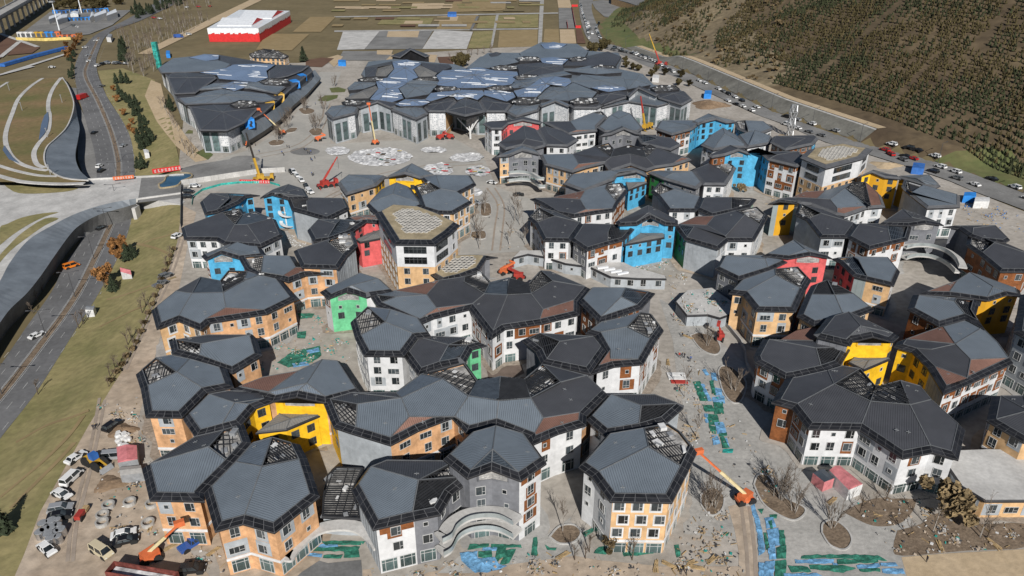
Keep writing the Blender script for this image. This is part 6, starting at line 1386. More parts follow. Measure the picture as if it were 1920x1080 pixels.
# hedge line and saplings along the lawn edge
for k in range(34):
    t = k / 33; q = SE[4].lerp(SE[5], t * 3) if t < .333 else (SE[5].lerp(SE[6], (t - .333) * 3) if t < .667 else SE[6].lerp(SE[7], (t - .667) * 3)); g_ = Vector((q.x - .8, q.y, h1(q.x - .8, q.y) - .05))
    o = copy_tree(PT['small0' if k % 2 else 'shrub'], None, g_, k * 1.3, label='twiggy shrub in the hedge line between lawn and dirt lane', cat='shrub', group='hedge along the lawn'); o.scale = (.55, .55, .6) if k % 2 else (.8, .8, .8); o.name = 'hedge_shrub'
for k, s in enumerate(('D 960,360', 'D 940,420', 'D 820,640', 'D 800,680', 'D 720,860', 'D 740,830', 'D 620,1040', 'D 650,1000', 'G 215,60', 'D 185,680', 'D 215,620', 'D 240,560', 'D 280,470', 'D 310,420')): tree('small', s, 'thin bare sapling on the sloping lawn', 'saplings on the lawn', .8)
for o in list(PT.values()):
    for c in list(o.children): bpy.data.objects.remove(c)
    bpy.data.objects.remove(o)
# ------------------------------------------------------------------ lamps
def lamp(p, h_, rz, label, group, double=True):
    o = empty('street_lamp', p, label, 'street lamp', group); mb = MB(); mb.bar(p, p + Vector((0, 0, h_)), .2, w2=.12, n=6); mb.build('pole', 'metal_dark', o)
    for s in ((-1, 1) if double else (1,)):
        d = Vector((math.cos(rz), math.sin(rz), 0)) * s; a = p + Vector((0, 0, h_)); b = a + d * 2.4 + Vector((0, 0, .35)); mb = MB(); mb.bar(a, b, .12); mb.bar(b, b + d * .9, .26); mb.build('arm', 'metal_dark', o)
acc = 0
for k in range(3, len(md) - 1):
    a, b = Vector(md[k]), Vector(md[k + 1]); acc += (b - a).length
    if acc > 27: acc = 0; lamp(Vector((a.x, a.y, h1(a.x, a.y) + .1)), 9, math.atan2(b.y - a.y, b.x - a.x) + 1.57, 'double armed lamp post on the median of the left road', 'lamps along the left road')
lw = along(TOE_A, 3, 10, 34)
for k, p in enumerate(lw):
    if p.y < 280: continue
    a = lw[max(k - 1, 0)]; b = lw[min(k + 1, len(lw) - 1)]; d = (b - a).normalized(); lamp(Vector((p.x - .4, p.y, 0)), 9.5, math.atan2(-d.x, d.y) + math.pi, 'lamp post at the foot of the hillside retaining wall', 'lamps along the hillside road', False)
# ------------------------------------------------------------------ cranes and lifts
def tip_at(u, v, base, lean=0.0):
    best = min((abs(P(u, v, z * .25).y - base.y - lean), z * .25) for z in range(4, 200)); return P(u, v, best[1])
def boom_lift(bs, ts, label, bm='lift_orange', tm='lift_cream', rz=0.0, lean=0.0, cat='boom lift', sc=1.0):
    b = Gd(*px(bs)[0][:2]); t = tip_at(*px(ts)[0][:2], b, lean) if ts else None; o = empty('boom_lift', b, label, cat)
    mb = MB(); mb.box((b.x, b.y, b.z + .45), (3.6 * sc, 2.2 * sc, .7), 0, rz); mb.build('chassis', bm, o)
    for sx in (-1, 1):
        for sy in (-1, 1):
            c = Vector((b.x + (sx * 1.25 * math.cos(rz) - sy * 1.1 * math.sin(rz)) * sc, b.y + (sx * 1.25 * math.sin(rz) + sy * 1.1 * math.cos(rz)) * sc, b.z + .48)); ax = Vector((-math.sin(rz), math.cos(rz), 0)); mb = MB(); mb.bar(c - ax * .2, c + ax * .2, 1.25, n=10, rot=0); mb.build('wheel', 'tyre', o)
    mb = MB(); mb.box((b.x, b.y, b.z + 1.15), (3.0 * sc, 1.9 * sc, 1.1), 0, rz + .4); mb.build('turret', bm, o)
    a = b + Vector((0, 0, 2.0))
    if t is not None:
        m_ = a.lerp(t, .55); mb = MB(); mb.bar(a, m_, .58); mb.build('boom', tm, o); mb = MB(); mb.bar(m_, t, .38); mb.build('boom_extension', bm, o); mb = MB(); mb.box((t.x, t.y, t.z - .4), (1.8, .9, 1.1), 0, rz); mb.build('basket', bm, o)
    else:
        d = Vector((math.cos(rz), math.sin(rz), 0)); e = a + d * 4 + Vector((0, 0, 1.0)); mb = MB(); mb.bar(a - d * 1.5, e, .7); mb.build('boom', bm, o); mb = MB(); mb.bar(e, e - d * 2 + Vector((0, 0, 1.2)), .5); mb.build('jib', bm, o)
    return o
boom_lift('f 1420,520', 'f 1080,150', 'orange boom lift with cream boom raised beside the checkered building', rz=.3)
boom_lift('b 175,955', 'b 385,690', 'orange boom lift reaching towards the orange building at lower left', rz=.5)
boom_lift('p 415,842', 'p 365,540', 'orange boom lift raised against the front of the main hall')
boom_lift('r 1195,825', 'r 985,600', 'orange boom lift raised at the side of the long hall', tm='lift_cream')
boom_lift('j 1385,770', None, 'orange folded boom lift in the court beside the hexagon pavilion', rz=.6, sc=1.0); boom_lift('j 1490,812', None, 'red folded boom lift in the court behind the wide roof', 'crane_red', rz=2.6, sc=1.0)
boom_lift('p 900,805', None, 'red folded lift at the hall porch, left one', 'crane_red', rz=.1, sc=1.15); boom_lift('p 975,800', None, 'red folded lift at the hall porch, right one', 'crane_red', rz=3.0, sc=1.15)
boom_lift('r 895,925', None, 'small orange lift at the corner of the long hall', rz=1.2, sc=.9); boom_lift('r 1520,885', None, 'small orange lift on the plaza between the halls', rz=.2, sc=.9); boom_lift('e 1480,225', 'e 1470,110', 'red lift standing beside the concrete ramp', 'crane_red', 'crane_red', rz=1.2, sc=.8)
def crane_truck(bs, ts, label, body, boom, rz, lean=0.0, L=9.0):
    b = Gd(*px(bs)[0][:2]); t = tip_at(*px(ts)[0][:2], b, lean); o = empty('crane_truck', b, label, 'crane truck'); c, s = math.cos(rz), math.sin(rz)
    def loc(x, y, z): return (b.x + x * c - y * s, b.y + x * s + y * c, b.z + z)
    mb = MB(); mb.box(loc(0, 0, .7), (L, 2.7, .9), 0, rz); mb.build('chassis', body, o); mb = MB(); mb.box(loc(L * .42, 0, 1.6), (L * .17, 2.6, 1.5), 0, rz); mb.build('cab', body, o); mb = MB(); mb.box(loc(L * .507, 0, 2.1), (.08, 2.2, .8), 0, rz); mb.build('windscreen', 'glass_dark', o)
    mb = MB(); mb.box(loc(-L * .15, 0, 1.6), (L * .35, 2.4, 1.5), 0, rz + .3); mb.build('turret', body, o)
    for k in range(4):
        for sy in (-1, 1):
            q = Vector(loc(-L * .42 + k * L * .27, sy * 1.3, .55)); ax = Vector((-s, c, 0)); mb = MB(); mb.bar(q - ax * .2, q + ax * .2, 1.4, n=10, rot=0); mb.build('wheel', 'tyre', o)
    for sx in (-.45, .25):
        for sy in (-1, 1): mb = MB(); mb.bar(loc(sx * L, sy * 1.3, .8), loc(sx * L, sy * 3.2, .2), .3); mb.build('outrigger', body, o)
    a = Vector(loc(-L * .2, 0, 3.0)); prev = a
    for k, f in enumerate((.4, .72, 1.0)):
        q = a.lerp(t, f); mb = MB(); mb.bar(prev, q, .9 - .22 * k); mb.build('boom_section', boom if k else body, o); prev = q
    mb = MB(); mb.bar(t, Vector((t.x, t.y, max(b.z + 2, t.z * .6))), .08); mb.build('hoist_cable', 'crane_black', o)
crane_truck('i 1020,75', 'r 870,810', 'yellow crane truck with black boom behind the pale hoarding', 'crane_yellow', 'crane_black', .15)
crane_truck('i 1500,120', 'p 130,935', 'red crane truck on the plaza left of the yellow gable', 'crane_red', 'crane_red', .5)
crane_truck('s 1150,590', 's 1043,305', 'red crane truck with yellow boom on the hillside road', 'crane_red', 'crane_yellow', -.5)
crane_truck('n 1245,330', 'n 1205,80', 'crane truck with red boom in front of the main hall at right', 'crane_yellow', 'crane_red', .8)
# porch columns of the main hall
mb = MB(); q = Gd(*px('p 1128,800')[0][:2]); 
po = empty('branching_column', q, 'white branching steel column under the dark hall porch', 'column')
for s in ('p 1030,645', 'p 1190,645', 'p 1115,690', 'p 1150,680'):
    t = tip_at(*px(s)[0][:2], q, 3); mb = MB(); mb.bar(q + Vector((0, 0, 4)), t, .5); mb.build('branch', 'equip_white', po)
mb = MB(); mb.bar(q, q + Vector((0, 0, 4.2)), .8, n=8); mb.build('stem', 'equip_white', po)
# steel sculpture tower and green mast
tb = Gd(*px('C 600,770')[0][:2]); tw = empty('steel_tower', tb, 'grey lattice steel tower beside the hillside road', 'tower'); 
for k in range(5):
    z0, z1 = k * 3.4, (k + 1) * 3.4; r0, r1 = (2.2, 1.5) if k % 2 == 0 else (1.5, 2.2); mb = MB()
    A_ = [tb + Vector((math.cos(R(60 * j)) * r0, math.sin(R(60 * j)) * r0, z0)) for j in range(6)]; B_ = [tb + Vector((math.cos(R(60 * j + 30)) * r1, math.sin(R(60 * j + 30)) * r1, z1)) for j in range(6)]
    for j in range(6): mb.bar(A_[j], B_[j], .28); mb.bar(A_[j], B_[j - 1], .28); mb.bar(B_[j], B_[(j + 1) % 6], .28); mb.bar(A_[j], A_[(j + 1) % 6], .2)
    mb.build('truss_tier', 'metal_light', tw)
gb = P(299, 128, 0); gm = empty('scaffold_mast', gb, 'green sheeted scaffold mast at the back of the long hall', 'mast'); mb = MB()
for k in range(6): mb.box((gb.x, gb.y, k * 3.2), (3.4, 3.4, 3.0)); mb.bar(gb + Vector((-1.7, -1.7, k * 3.2)), gb + Vector((1.7, -1.75, k * 3.2 + 3.2)), .2)
mb.build('sheeted_frame', 'tarp_teal', gm)
# coloured boxes on the long hall's side
for k, (s, m_, l_) in enumerate((('A 1490,578 1545,570 1545,622 1505,628', 'crane_yellow', 'yellow box with figures, nearer one on the long hall side'), ('A 1545,535 1600,528 1600,575 1555,582', 'crane_yellow', 'yellow box with figures, farther one on the long hall side'), ('A 1370,682 1430,668 1435,718 1390,732', 'blue_bright', 'blue box nearest the crane on the long hall side'), ('A 1645,462 1685,455 1690,495 1655,502', 'blue_bright', 'blue and yellow box in the middle of the long hall side'), ('A 1690,428 1725,422 1728,455 1695,462', 'blue_bright', 'small blue box farthest along the long hall side'))):
    pts = px(s); q = [P(u, v, z) for (u, v, _), z in zip(pts, (12.2, 12.6, 8.4, 8.4))]; o = empty('display_box', q[3], l_, 'display'); bk = [v + Vector((-4, 6, 0)) for v in q]; mb = MB(); mb.prism(q[::-1], bk[::-1]); mb.build('box', m_, o)
    n_ = Vector((.4, -.9, 0)); mb = MB(); c = sum(q, Vector()) / 4; rr_ = random.Random(k)
    for j in range(4): f = [q[0].lerp(q[1], rr_.uniform(.2, .8)).lerp(q[3].lerp(q[2], .5), rr_.uniform(.2, .8))][0] + n_ * .15; w = rr_.uniform(.5, 1.1); mb.prism([f, f + Vector((w, w * .3, 0)), f + Vector((w, w * .3, w * 1.4)), f + Vector((0, 0, w * 1.4))], [v + n_ * .05 for v in (f, f + Vector((w, w * .3, 0)), f + Vector((w, w * .3, w * 1.4)), f + Vector((0, 0, w * 1.4)))])
    mb.build('figure_motif', 'cloth_dark', o)['kind'] = 'stuff'

# sloping grey apron along the long hall
lh = [o for o in bpy.data.objects if o.get('label', '').startswith('long hall')][0]
ta = resample(wp('r 830,800 990,690 1180,560 1250,480 1330,330 1490,245', 9.5), 24); tb_ = resample(wp('r 880,890 1040,790 1180,690 1300,560 1420,460 1545,320', 4.0), 24)
loft('side_apron', ta, tb_, ['facade_metal', 'fascia'], lh, [Vector((p.x - 2, p.y + 2, 0)) for p in tb_])
mat('drum_steel', (.62,.63,.65), .25, .9, .1, 1)
mat('rust_red', (.16,.045,.035), .7, 0, .3, .8)
# ------------------------------------------------------------------ ground clutter
def rumple(name, pts, m, label, cat, group=None, h_=.12, st=.8, z=.08, seed=0):
    """crumpled sheet on the ground, real relief"""
    r = np.random.RandomState(seed + int(abs(pts[0].x) * 7)); b = [Vector((p.x, p.y)) for p in pts]
    if area2(b) < 0: b = b[::-1]
    bb = []
    for k in range(len(b)):
        p, q = b[k], b[(k + 1) % len(b)]; n_ = max(1, int((q - p).length / st)); bb += [p.lerp(q, t / n_) + Vector((r.uniform(-.12, .12), r.uniform(-.12, .12))) for t in range(n_)]
    xs = [p.x for p in bb]; ys = [p.y for p in bb]; vs = list(bb)
    for x in np.arange(min(xs), max(xs), st):
        for y in np.arange(min(ys), max(ys), st):
            if inside((x, y), bb): vs.append(Vector((x + r.uniform(-.2, .2), y + r.uniform(-.2, .2))))
    v2, e2, f2, *_ = delaunay_2d_cdt(vs, [(k, (k + 1) % len(bb)) for k in range(len(bb))], [list(range(len(bb)))], 1, 1e-4)
    c = sum(b, Vector((0, 0))) / len(b); z0 = max(0, h1(c.x, c.y)) + z
    o = mk(name, [(v.x, v.y, z0 + (r.rand() ** 2) * h_) for v in v2], [tuple(f) for f in f2], m, origin=Vector((c.x, c.y, z0))); return tag(o, label, cat, group)
TG = 'tarp_green'; TB = 'tarp_blue'; TT = 'tarp_teal'
SETS = [('on the street beside the kidney bed', [(TB,'f 1470,560 1500,545 1560,740 1580,900 1530,930 1515,720'), (TB,'f 1590,740 1680,720 1690,850 1610,870'), (TG,'f 1570,760 1590,755 1610,880 1585,890'), (TG,'f 1680,740 1720,740 1735,850 1690,860'), (TB,'f 1600,880 1650,850 1660,960 1610,960'), (TG,'f 1660,870 1740,850 1730,950 1665,960'), (TB,'f 1575,975 1650,970 1640,1090 1570,1090'), (TG,'f 1655,970 1740,965 1735,1090 1650,1090'), (TG,'f 1520,580 1570,580 1550,620'), (TG,'f 1610,620 1670,620 1660,650 1615,650'), (TB,'f 1575,650 1640,640 1660,720 1590,730'), (TB,'f 1530,985 1570,985 1565,1090 1530,1090'), (TG,'f 1600,670 1625,665 1640,730 1620,735')]),
 ('along the bottom edge before the drop shaped bed', [(TB,'h 205,960 495,955 490,990 210,990'), (TG,'h 250,930 500,920 830,930 900,970 500,950 250,952'), (TG,'h 310,1000 560,1000 660,1030 560,1060 320,1030'), (TB,'h 665,1005 835,990 840,1020 670,1030'), (TG,'h 520,960 820,960 830,985 520,995'), (TB,'h 840,985 960,985 970,1010 845,1010'), (TG,'h 150,1010 300,1015 330,1055 180,1060'), (TB,'h 850,1025 1010,1025 1030,1070 860,1060'), (TB,'h 480,985 520,985 545,1030 500,1035'), (TG,'h 680,1030 840,1025 840,1050 690,1055'), (TB,'h 110,1065 370,1065 420,1090 120,1090')]),
 ('on the path left of the shaded oval bed', [(TG,'e 1275,545 1330,540 1390,690 1330,690'), (TB,'e 1330,560 1360,560 1420,690 1395,695'), (TG,'e 1400,540 1430,530 1450,650 1420,640'), (TB,'e 1345,455 1370,450 1400,495 1375,500'), (TB,'e 1410,480 1450,480 1460,540 1420,535'), (TG,'e 1345,720 1420,720 1450,770 1370,775'), (TG,'e 1430,700 1500,700 1510,790 1440,790'), (TB,'e 1420,660 1510,650 1520,710 1430,705'), (TG,'e 1380,790 1460,790 1480,870 1400,870'), (TB,'e 1360,785 1385,785 1395,850 1372,855'), (TB,'e 1440,850 1510,850 1530,930 1460,940'), (TG,'e 1470,930 1530,930 1530,950 1475,960'), (TB,'e 1415,950 1460,950 1480,1010 1430,1025'), (TG,'e 1480,960 1510,960 1550,1040 1500,1050'), (TB,'e 1510,970 1530,965 1550,1035 1530,1040'), (TT,'e 1500,1050 1580,1050 1570,1080 1500,1080'), (TB,'e 1440,590 1490,600 1500,650 1450,650'), (TG,'e 1395,870 1450,880 1450,940 1410,930')]),
 ('in the arc court of the white and brown building', [(TG,'d 960,840 1110,840 1110,865 950,885'), (TB,'d 1060,865 1210,868 1200,895 1055,890'), (TG,'d 1120,840 1350,850 1350,870 1220,870 1120,870'), (TG,'d 1030,900 1130,890 1130,950 1030,945'), (TB,'d 890,910 1020,895 1025,950 1160,945 1170,990 1250,1010 1100,1060 1000,1060 900,970'), (TG,'d 1170,870 1240,860 1230,920 1170,980 1150,950'), (TG,'d 1230,890 1310,880 1260,990 1190,1000'), (TG,'d 1440,790 1470,785 1470,930 1420,930'), (TG,'d 1525,850 1560,870 1620,875 1610,895 1540,885'), (TG,'d 1810,760 1900,715 1920,730 1840,780')]),
 ('in the arched court of the orange building', [(TG,'b 1450,820 1780,820 1760,850 1480,850'), (TB,'b 1420,845 1570,845 1580,865 1415,870'), (TG,'b 1400,870 1740,860 1720,900 1380,900'), (TB,'b 1335,910 1460,915 1450,945 1325,935'), (TG,'b 1465,925 1610,925 1600,955 1460,950'), (TG,'b 1620,900 1730,895 1740,945 1620,950')]),
 ('below the checkered building', [(TG,'f 290,915 330,860 420,855 400,920'), (TG,'f 500,880 640,870 750,870 745,915 520,940'), (TG,'f 890,855 930,850 945,935 920,945'), (TG,'f 210,770 310,705 325,730 230,790'), (TG,'f 1260,760 1310,755 1290,790')]),
 ('in the rubble court above the orange roofs', [(TG,'a 1120,400 1230,320 1440,275 1450,350 1380,400 1200,440'), (TB,'a 1230,410 1340,395 1360,420 1240,440'), (TG,'a 1270,30 1400,35 1380,65 1290,75'), (TG,'a 1270,170 1340,165 1330,225 1270,220'), (TB,'a 1340,310 1430,290 1440,320 1350,340'), (TT,'a 1380,205 1410,225 1390,240')])]
CW = {TG: 'green', TB: 'blue', TT: 'teal'}
for place, L in SETS:
    for k, (m_, s) in enumerate(L): rumple('dust_sheet', GP(s), m_, f'{CW[m_]} plastic dust sheet lying {place}', 'sheet', f'{CW[m_]} sheets {place}', z=.075 + .012 * (k % 7), seed=k)
# planters on the plaza covered with white plastic
for k, (s, w, h_) in enumerate((('B 220,885', 360, 104), ('B 520,845', 155, 36), ('B 705,888', 195, 52), ('B 545,955', 175, 70), ('B 770,965', 145, 62), ('p 130,895', 190, 70), ('j 900,10', 200, 60), ('j 1160,165', 130, 60))):
    sc_ = TILE[s[0]][2]; u, v, _ = px(s)[0]; w /= sc_; h_ /= sc_; rr_ = random.Random(k); pts = [Gd(u + w / 2 * math.cos(a) * rr_.uniform(.9, 1.05), v + h_ / 2 * math.sin(a) * rr_.uniform(.9, 1.05)) for a in np.arange(0, 6.28, .35)]
    lab = ['largest white sheeted round bed in the middle of the plaza', 'small pale sheeted bed nearest the hall porch', 'white sheeted oval bed below the hall porch', 'white sheeted bed behind the yellow gable building', 'white sheeted oval bed nearest the balcony building', 'white sheeted bed at the left front of the main hall', 'white sheeted bed hidden behind the slate gable', 'white sheeted bed at the corner of the plaza street'][k]
    o = rumple('covered_bed', pts, 'tarp_white', lab, 'covered bed', h_=.7, st=1.6, z=.05, seed=k)
    if k in (0, 3, 4):
        for j in range(14):
            a, t = rr_.uniform(0, 6.28), rr_.uniform(.1, .85); g_ = Gd(u + w / 2 * t * math.cos(a), v + h_ / 2 * t * math.sin(a)); q = [g_ + Vector((x, y, .55)) for x, y in ((-1.2, -.6), (1.1, -.7), (1.3, .6), (-1, .7))]
            mb = MB(); mb.poly(q); mb.build('loose_sheet', rr_.choice(['tarp_green', 'concrete_dark', 'equip_white', 'yellow_sheet', 'mulch', 'red_sheet']), o)
for s in ('r 860,1050', 'r 1400,980'):
    u, v, _ = px(s)[0]; sheet('round_bed', [Gd(u + 28 * math.cos(a), v + 7 * math.sin(a)) for a in np.arange(0, 6.28, .3)], 'asphalt_pale', .06, 0)
# debris: countless scraps, one mass per place
def debris(poly, n_, label, seed, mats_=('equip_white', 'wood', 'concrete', 'metal_dark', 'tarp_teal', 'dirt'), wts=(2, 4, 6, 5, 1, 9), smin=.08, smax=.55, flat=.5, zt_=0.0):
    r = random.Random(seed); P_ = [(u, v) for u, v, _ in px(poly)]; x0, x1 = min(p[0] for p in P_), max(p[0] for p in P_); y0, y1 = min(p[1] for p in P_), max(p[1] for p in P_); mb = MB(); k = 0; tries = 0
    heaps = [(r.uniform(x0, x1), r.uniform(y0, y1)) for _ in range(max(4, n_ // 25))]
    while k < n_ and tries < n_ * 12:
        tries += 1; hx = r.choice(heaps); u, v = (r.gauss(hx[0], 6), r.gauss(hx[1], 4)) if r.random() < .7 else (r.uniform(x0, x1), r.uniform(y0, y1))
        if not inside((u, v), P_): continue
        g_ = P(u, v, zt_)
        if zt_ == 0 and any(b[0] < g_.x < b[1] and b[2] < g_.y < b[3] and inside((g_.x, g_.y), pl) for pl, zt, b, _ in UNITS): continue
        m_ = r.choices(range(len(mats_)), wts[:len(mats_)])[0]; nm = mats_[m_]; L = r.uniform(smin, smax) * (3.5 if nm == 'wood' else 1); W = r.uniform(.07, .14) if nm == 'wood' else r.uniform(smin, smax)
        mb.box((g_.x, g_.y, zt_ + .03 + r.random() * .12), (L, W, r.uniform(.05, .5) * flat), m_, r.uniform(0, 3.14)); k += 1
    o = mb.build('construction_debris', list(mats_)); tag(o, label, 'debris', kind='stuff')
debris('690,1050 900,1055 1030,1035 1150,1050 1260,1055 1300,1030 1400,1040 1400,1085 690,1085', 420, 'scraps and timber strewn along the bottom edge', 1)
debris('G 540,120 780,60 850,330 860,420 800,640 900,760 900,850 620,900 540,700 560,520 640,300', 420, 'rubble and scraps left of the orange building', 2)
debris('a 980,420 1100,300 1250,100 1300,20 1450,60 1530,180 1650,240 1700,440 1500,360 1300,460 1010,500', 300, 'rubble in the court above the orange roofs', 3, ('equip_white', 'concrete', 'dirt', 'tarp_teal', 'wood'))
debris('1240,560 1290,620 1340,700 1420,850 1480,920 1430,960 1330,820 1280,720', 240, 'loose scraps along the tarpaulin path', 4)
debris('h 560,500 1100,480 1500,640 1920,700 1920,860 1000,930 700,690', 300, 'scraps on the earth beds at lower right', 5)
debris('e 1040,420 1300,480 1350,760 1300,1070 1210,1000 1180,720', 170, 'scraps beside the slate roofed buildings', 6)
debris('k 880,680 1100,640 1290,700 1310,830 1650,1070 1240,1060 1150,850 900,740', 320, 'white rubble on the terraces below the blue gable', 7, ('equip_white', 'concrete', 'wood', 'tarp_teal'), (6, 5, 3, 1))
debris('1800,370 1920,400 1920,440 1800,410', 160, 'rubble at the right edge below the road', 8, ('equip_white', 'concrete', 'wood', 'blue_bright'))
debris('f 1050,560 1300,600 1380,900 1370,1060 880,1060 900,900', 220, 'scraps on the paving below the checkered building', 9)
debris('o 640,830 840,830 880,860 700,920', 60, 'rubble before the tall blue building', 10); debris('s 1400,880 1600,880 1800,1000 1500,1000', 80, 'rubble beside the dirt mound', 11, ('equip_white', 'concrete', 'dirt'))
debris('b 560,830 700,780 740,1060 560,1060 380,1000', 120, 'bundles and scraps before the orange building', 12); debris('i 1180,480 1350,480 1330,580 1180,570', 90, 'rubble in the slide court', 13, ('concrete', 'equip_white')); debris('j 1120,240 1560,200 1540,600 1150,600', 60, 'scraps on the pale street', 14)
# plank stacks and pallets
for k, s in enumerate(('f 860,1000', 'f 1010,990', 'f 1060,1020', 'f 1180,960', 'h 480,520', 'h 1690,840', 'e 1240,210', 'b 640,900', 'd 1660,930', 'h 1290,860', 'G 850,800', 'f 760,1010', 'e 1090,400', 'b 330,860')):
    q = Gd(*px(s)[0][:2]); rr_ = random.Random(k); rz = rr_.uniform(0, 3); o = empty('plank_stack', q, 'small stack of pale planks lying on the churned ground', 'planks', 'plank stacks on the site')
    for j in range(6): mb = MB(); off = (j % 3 - 1) * .28; mb.box((q.x - math.sin(rz) * off, q.y + math.cos(rz) * off, q.z + .08 + .1 * (j // 3)), (rr_.uniform(2.2, 3.6), .22, .09), 0, rz + rr_.uniform(-.12, .12)); mb.build('plank', 'wood', o)
# spoil heaps
for s, w, h_, l_ in (('s 1580,950', 22, 3.2, 'large brown spoil heap beside the hillside road'), ('G 690,260', 7, .9, 'brown spoil heap beside the dirt lane'), ('G 620,560', 7, .8, 'low dark spoil heap below the loader'), ('C 600,770', 12, 1.0, 'sandy heap round the steel tower'), ('o 1600,600', 14, 1.4, 'sandy heap behind the second tower')):
    c = Gd(*px(s)[0][:2]); rr_ = np.random.RandomState(len(l_)); V, F = [], []; n_ = 18
    for j in range(6):
        for k in range(n_): a = 2 * math.pi * k / n_; q = w * (j + .15) / 5 * (1 + .25 * math.sin(a * 3 + j * .3) + rr_.uniform(-.05, .05)) * .5; V.append((c.x + q * math.cos(a), c.y + q * math.sin(a) * .8, -.1 + max(0, h_ * (1 - (j / 5) ** 1.3)) + rr_.uniform(-.12, .12) * h_ * (j < 5)))
    for j in range(5):
        for k in range(n_): l = (k + 1) % n_; F.append((j * n_ + k, (j + 1) * n_ + k, (j + 1) * n_ + l, j * n_ + l))
    F.append(tuple(range(n_))); o = mk('spoil_heap', V, F, 'dirt_dark' if 'brown' in l_ or 'dark' in l_ else 'sand', smooth=True, origin=Vector((c.x, c.y, 0))) if 'dirt_dark' in M else (mat('dirt_dark', (.17,.115,.07), .95, 0, 0, .2, (.27,.19,.125), coord='World', fine=(1.2,.2), bump=.6), mk('spoil_heap', V, F, 'dirt_dark', smooth=True, origin=Vector((c.x, c.y, 0))))[1]
    tag(o, l_, 'heap')
# drums, pipe rings, bags
for k, (x, y) in enumerate(((252, 815), (300, 800), (335, 795), (265, 850), (305, 835), (340, 825), (235, 865), (285, 875), (322, 865), (352, 850), (300, 895), (338, 890))):
    q = Gd(*px(f'G {x},{y}')[0][:2]); o = empty('steel_drum', q, 'shiny metal drum in the stack beside the lawn', 'drum', 'metal drums beside the lawn'); r_ = (.95, 1.0, .7)[k % 3]; mb = MB(); mb.cyl((q.x, q.y, q.z), r_, 1.7, n=16); mb.build('shell', 'drum_steel', o); mb = MB(); mb.cyl((q.x, q.y, q.z + 1.7), r_ * .92, .08, n=16); mb.build('lid', 'equip_grey', o)
for k, (s, l_) in enumerate((('G 732,672', 'large concrete pipe ring beside the flat sheets'), ('G 855,682', 'tan pipe ring at the foot of the orange building'), ('G 580,745', 'upper concrete ring beside the dirt lane'), ('G 577,788', 'lower concrete ring beside the dirt lane'), ('G 612,690', 'concrete ring leaning near the lane'), ('G 835,790', 'concrete ring beside the parked white car'))):
    q = Gd(*px(s)[0][:2]); mb = MB(); n_ = 16; ro, ri, hh = 1.3, .95, .8
    for j in range(n_):
        a, b = 2 * math.pi * j / n_, 2 * math.pi * (j + 1) / n_; pt = lambda r_, t, z: (q.x + r_ * math.cos(t), q.y + r_ * math.sin(t), q.z + z)
        mb.poly([pt(ro, a, 0), pt(ro, b, 0), pt(ro, b, hh), pt(ro, a, hh)]); mb.poly([pt(ro, a, hh), pt(ro, b, hh), pt(ri, b, hh), pt(ri, a, hh)]); mb.poly([pt(ri, b, 0), pt(ri, a, 0), pt(ri, a, hh), pt(ri, b, hh)])
    tag(mb.build('pipe_ring', 'concrete', origin=q), l_, 'pipe ring')
rb_ = random.Random(3)
for k in range(16):
    q = Gd(*px(f'G {rb_.uniform(645, 730)},{rb_.uniform(285, 365)}')[0][:2]); mb = MB(); w = rb_.uniform(.9, 1.3); a = rb_.uniform(0, 3)
    b_ = [(math.cos(a + j * math.pi / 4) * w * .6 * (.9 if j % 2 else 1.05), math.sin(a + j * math.pi / 4) * w * .6 * (.9 if j % 2 else 1.05)) for j in range(8)]
    mb.prism([(q.x + x * .9, q.y + y * .9, q.z) for x, y in b_], [(q.x + x * 1.05, q.y + y * 1.05, q.z + w * .5) for x, y in b_]); mb.prism([(q.x + x * 1.05, q.y + y * 1.05, q.z + w * .5) for x, y in b_], [(q.x + x * .7, q.y + y * .7, q.z + w * .85) for x, y in b_]); tag(mb.build('bulk_bag', 'equip_white', origin=q), 'white bulk bag in the heap beside the black car', 'bag', 'white bulk bags beside the lane')
# wheel loader
q = Gd(*px('G 545,460')[0][:2]); wl_ = empty('wheel_loader', q, 'yellow wheel loader with grey bucket on the dirt lane', 'loader'); 
def lc(x, y, z, rz=-.5): c, s = math.cos(rz), math.sin(rz); return (q.x + x * c - y * s, q.y + x * s + y * c, q.z + z)
mb = MB(); mb.box(lc(-1.2, 0, .9), (3.2, 1.9, 1.1), 0, -.5); mb.build('body', 'crane_yellow', wl_); mb = MB(); mb.box(lc(-.2, 0, 2.0), (1.5, 1.5, 1.4), 0, -.5); mb.build('cab', 'blue_sheet', wl_)
for x in (-2.0, 1.2):
    for y in (-1.1, 1.1): mb = MB(); ax = Vector(lc(0, 1, 0)) - Vector(lc(0, 0, 0)); c = Vector(lc(x, y, .75)); mb.bar(c - ax * .28, c + ax * .28, 2.0, n=12, rot=0); mb.build('wheel', 'tyre', wl_)
mb = MB(); mb.bar(lc(.6, -.6, 1.4), lc(3.0, -.6, .7), .3); mb.bar(lc(.6, .6, 1.4), lc(3.0, .6, .7), .3); mb.build('lift_arm', 'crane_yellow', wl_); mb = MB(); a_ = [lc(3.0, -1.4, .1), lc(4.0, -1.4, .15), lc(3.3, -1.4, 1.2)]; b_ = [lc(3.0, 1.4, .1), lc(4.0, 1.4, .15), lc(3.3, 1.4, 1.2)]; mb.prism(a_, b_); mb.build('bucket', 'equip_grey', wl_)
q = Gd(*px('G 455,755')[0][:2]); tr_ = empty('dumper', q, 'small red site dumper on the dirt lane', 'dumper'); mb = MB(); mb.box((q.x, q.y, q.z + .5), (1.2, 2.2, .9)); mb.build('skip', 'crane_red', tr_); mb = MB(); mb.box((q.x + .2, q.y + 1.8, q.z + .5), (1.0, 1.4, .7)); mb.build('body', 'wood', tr_)
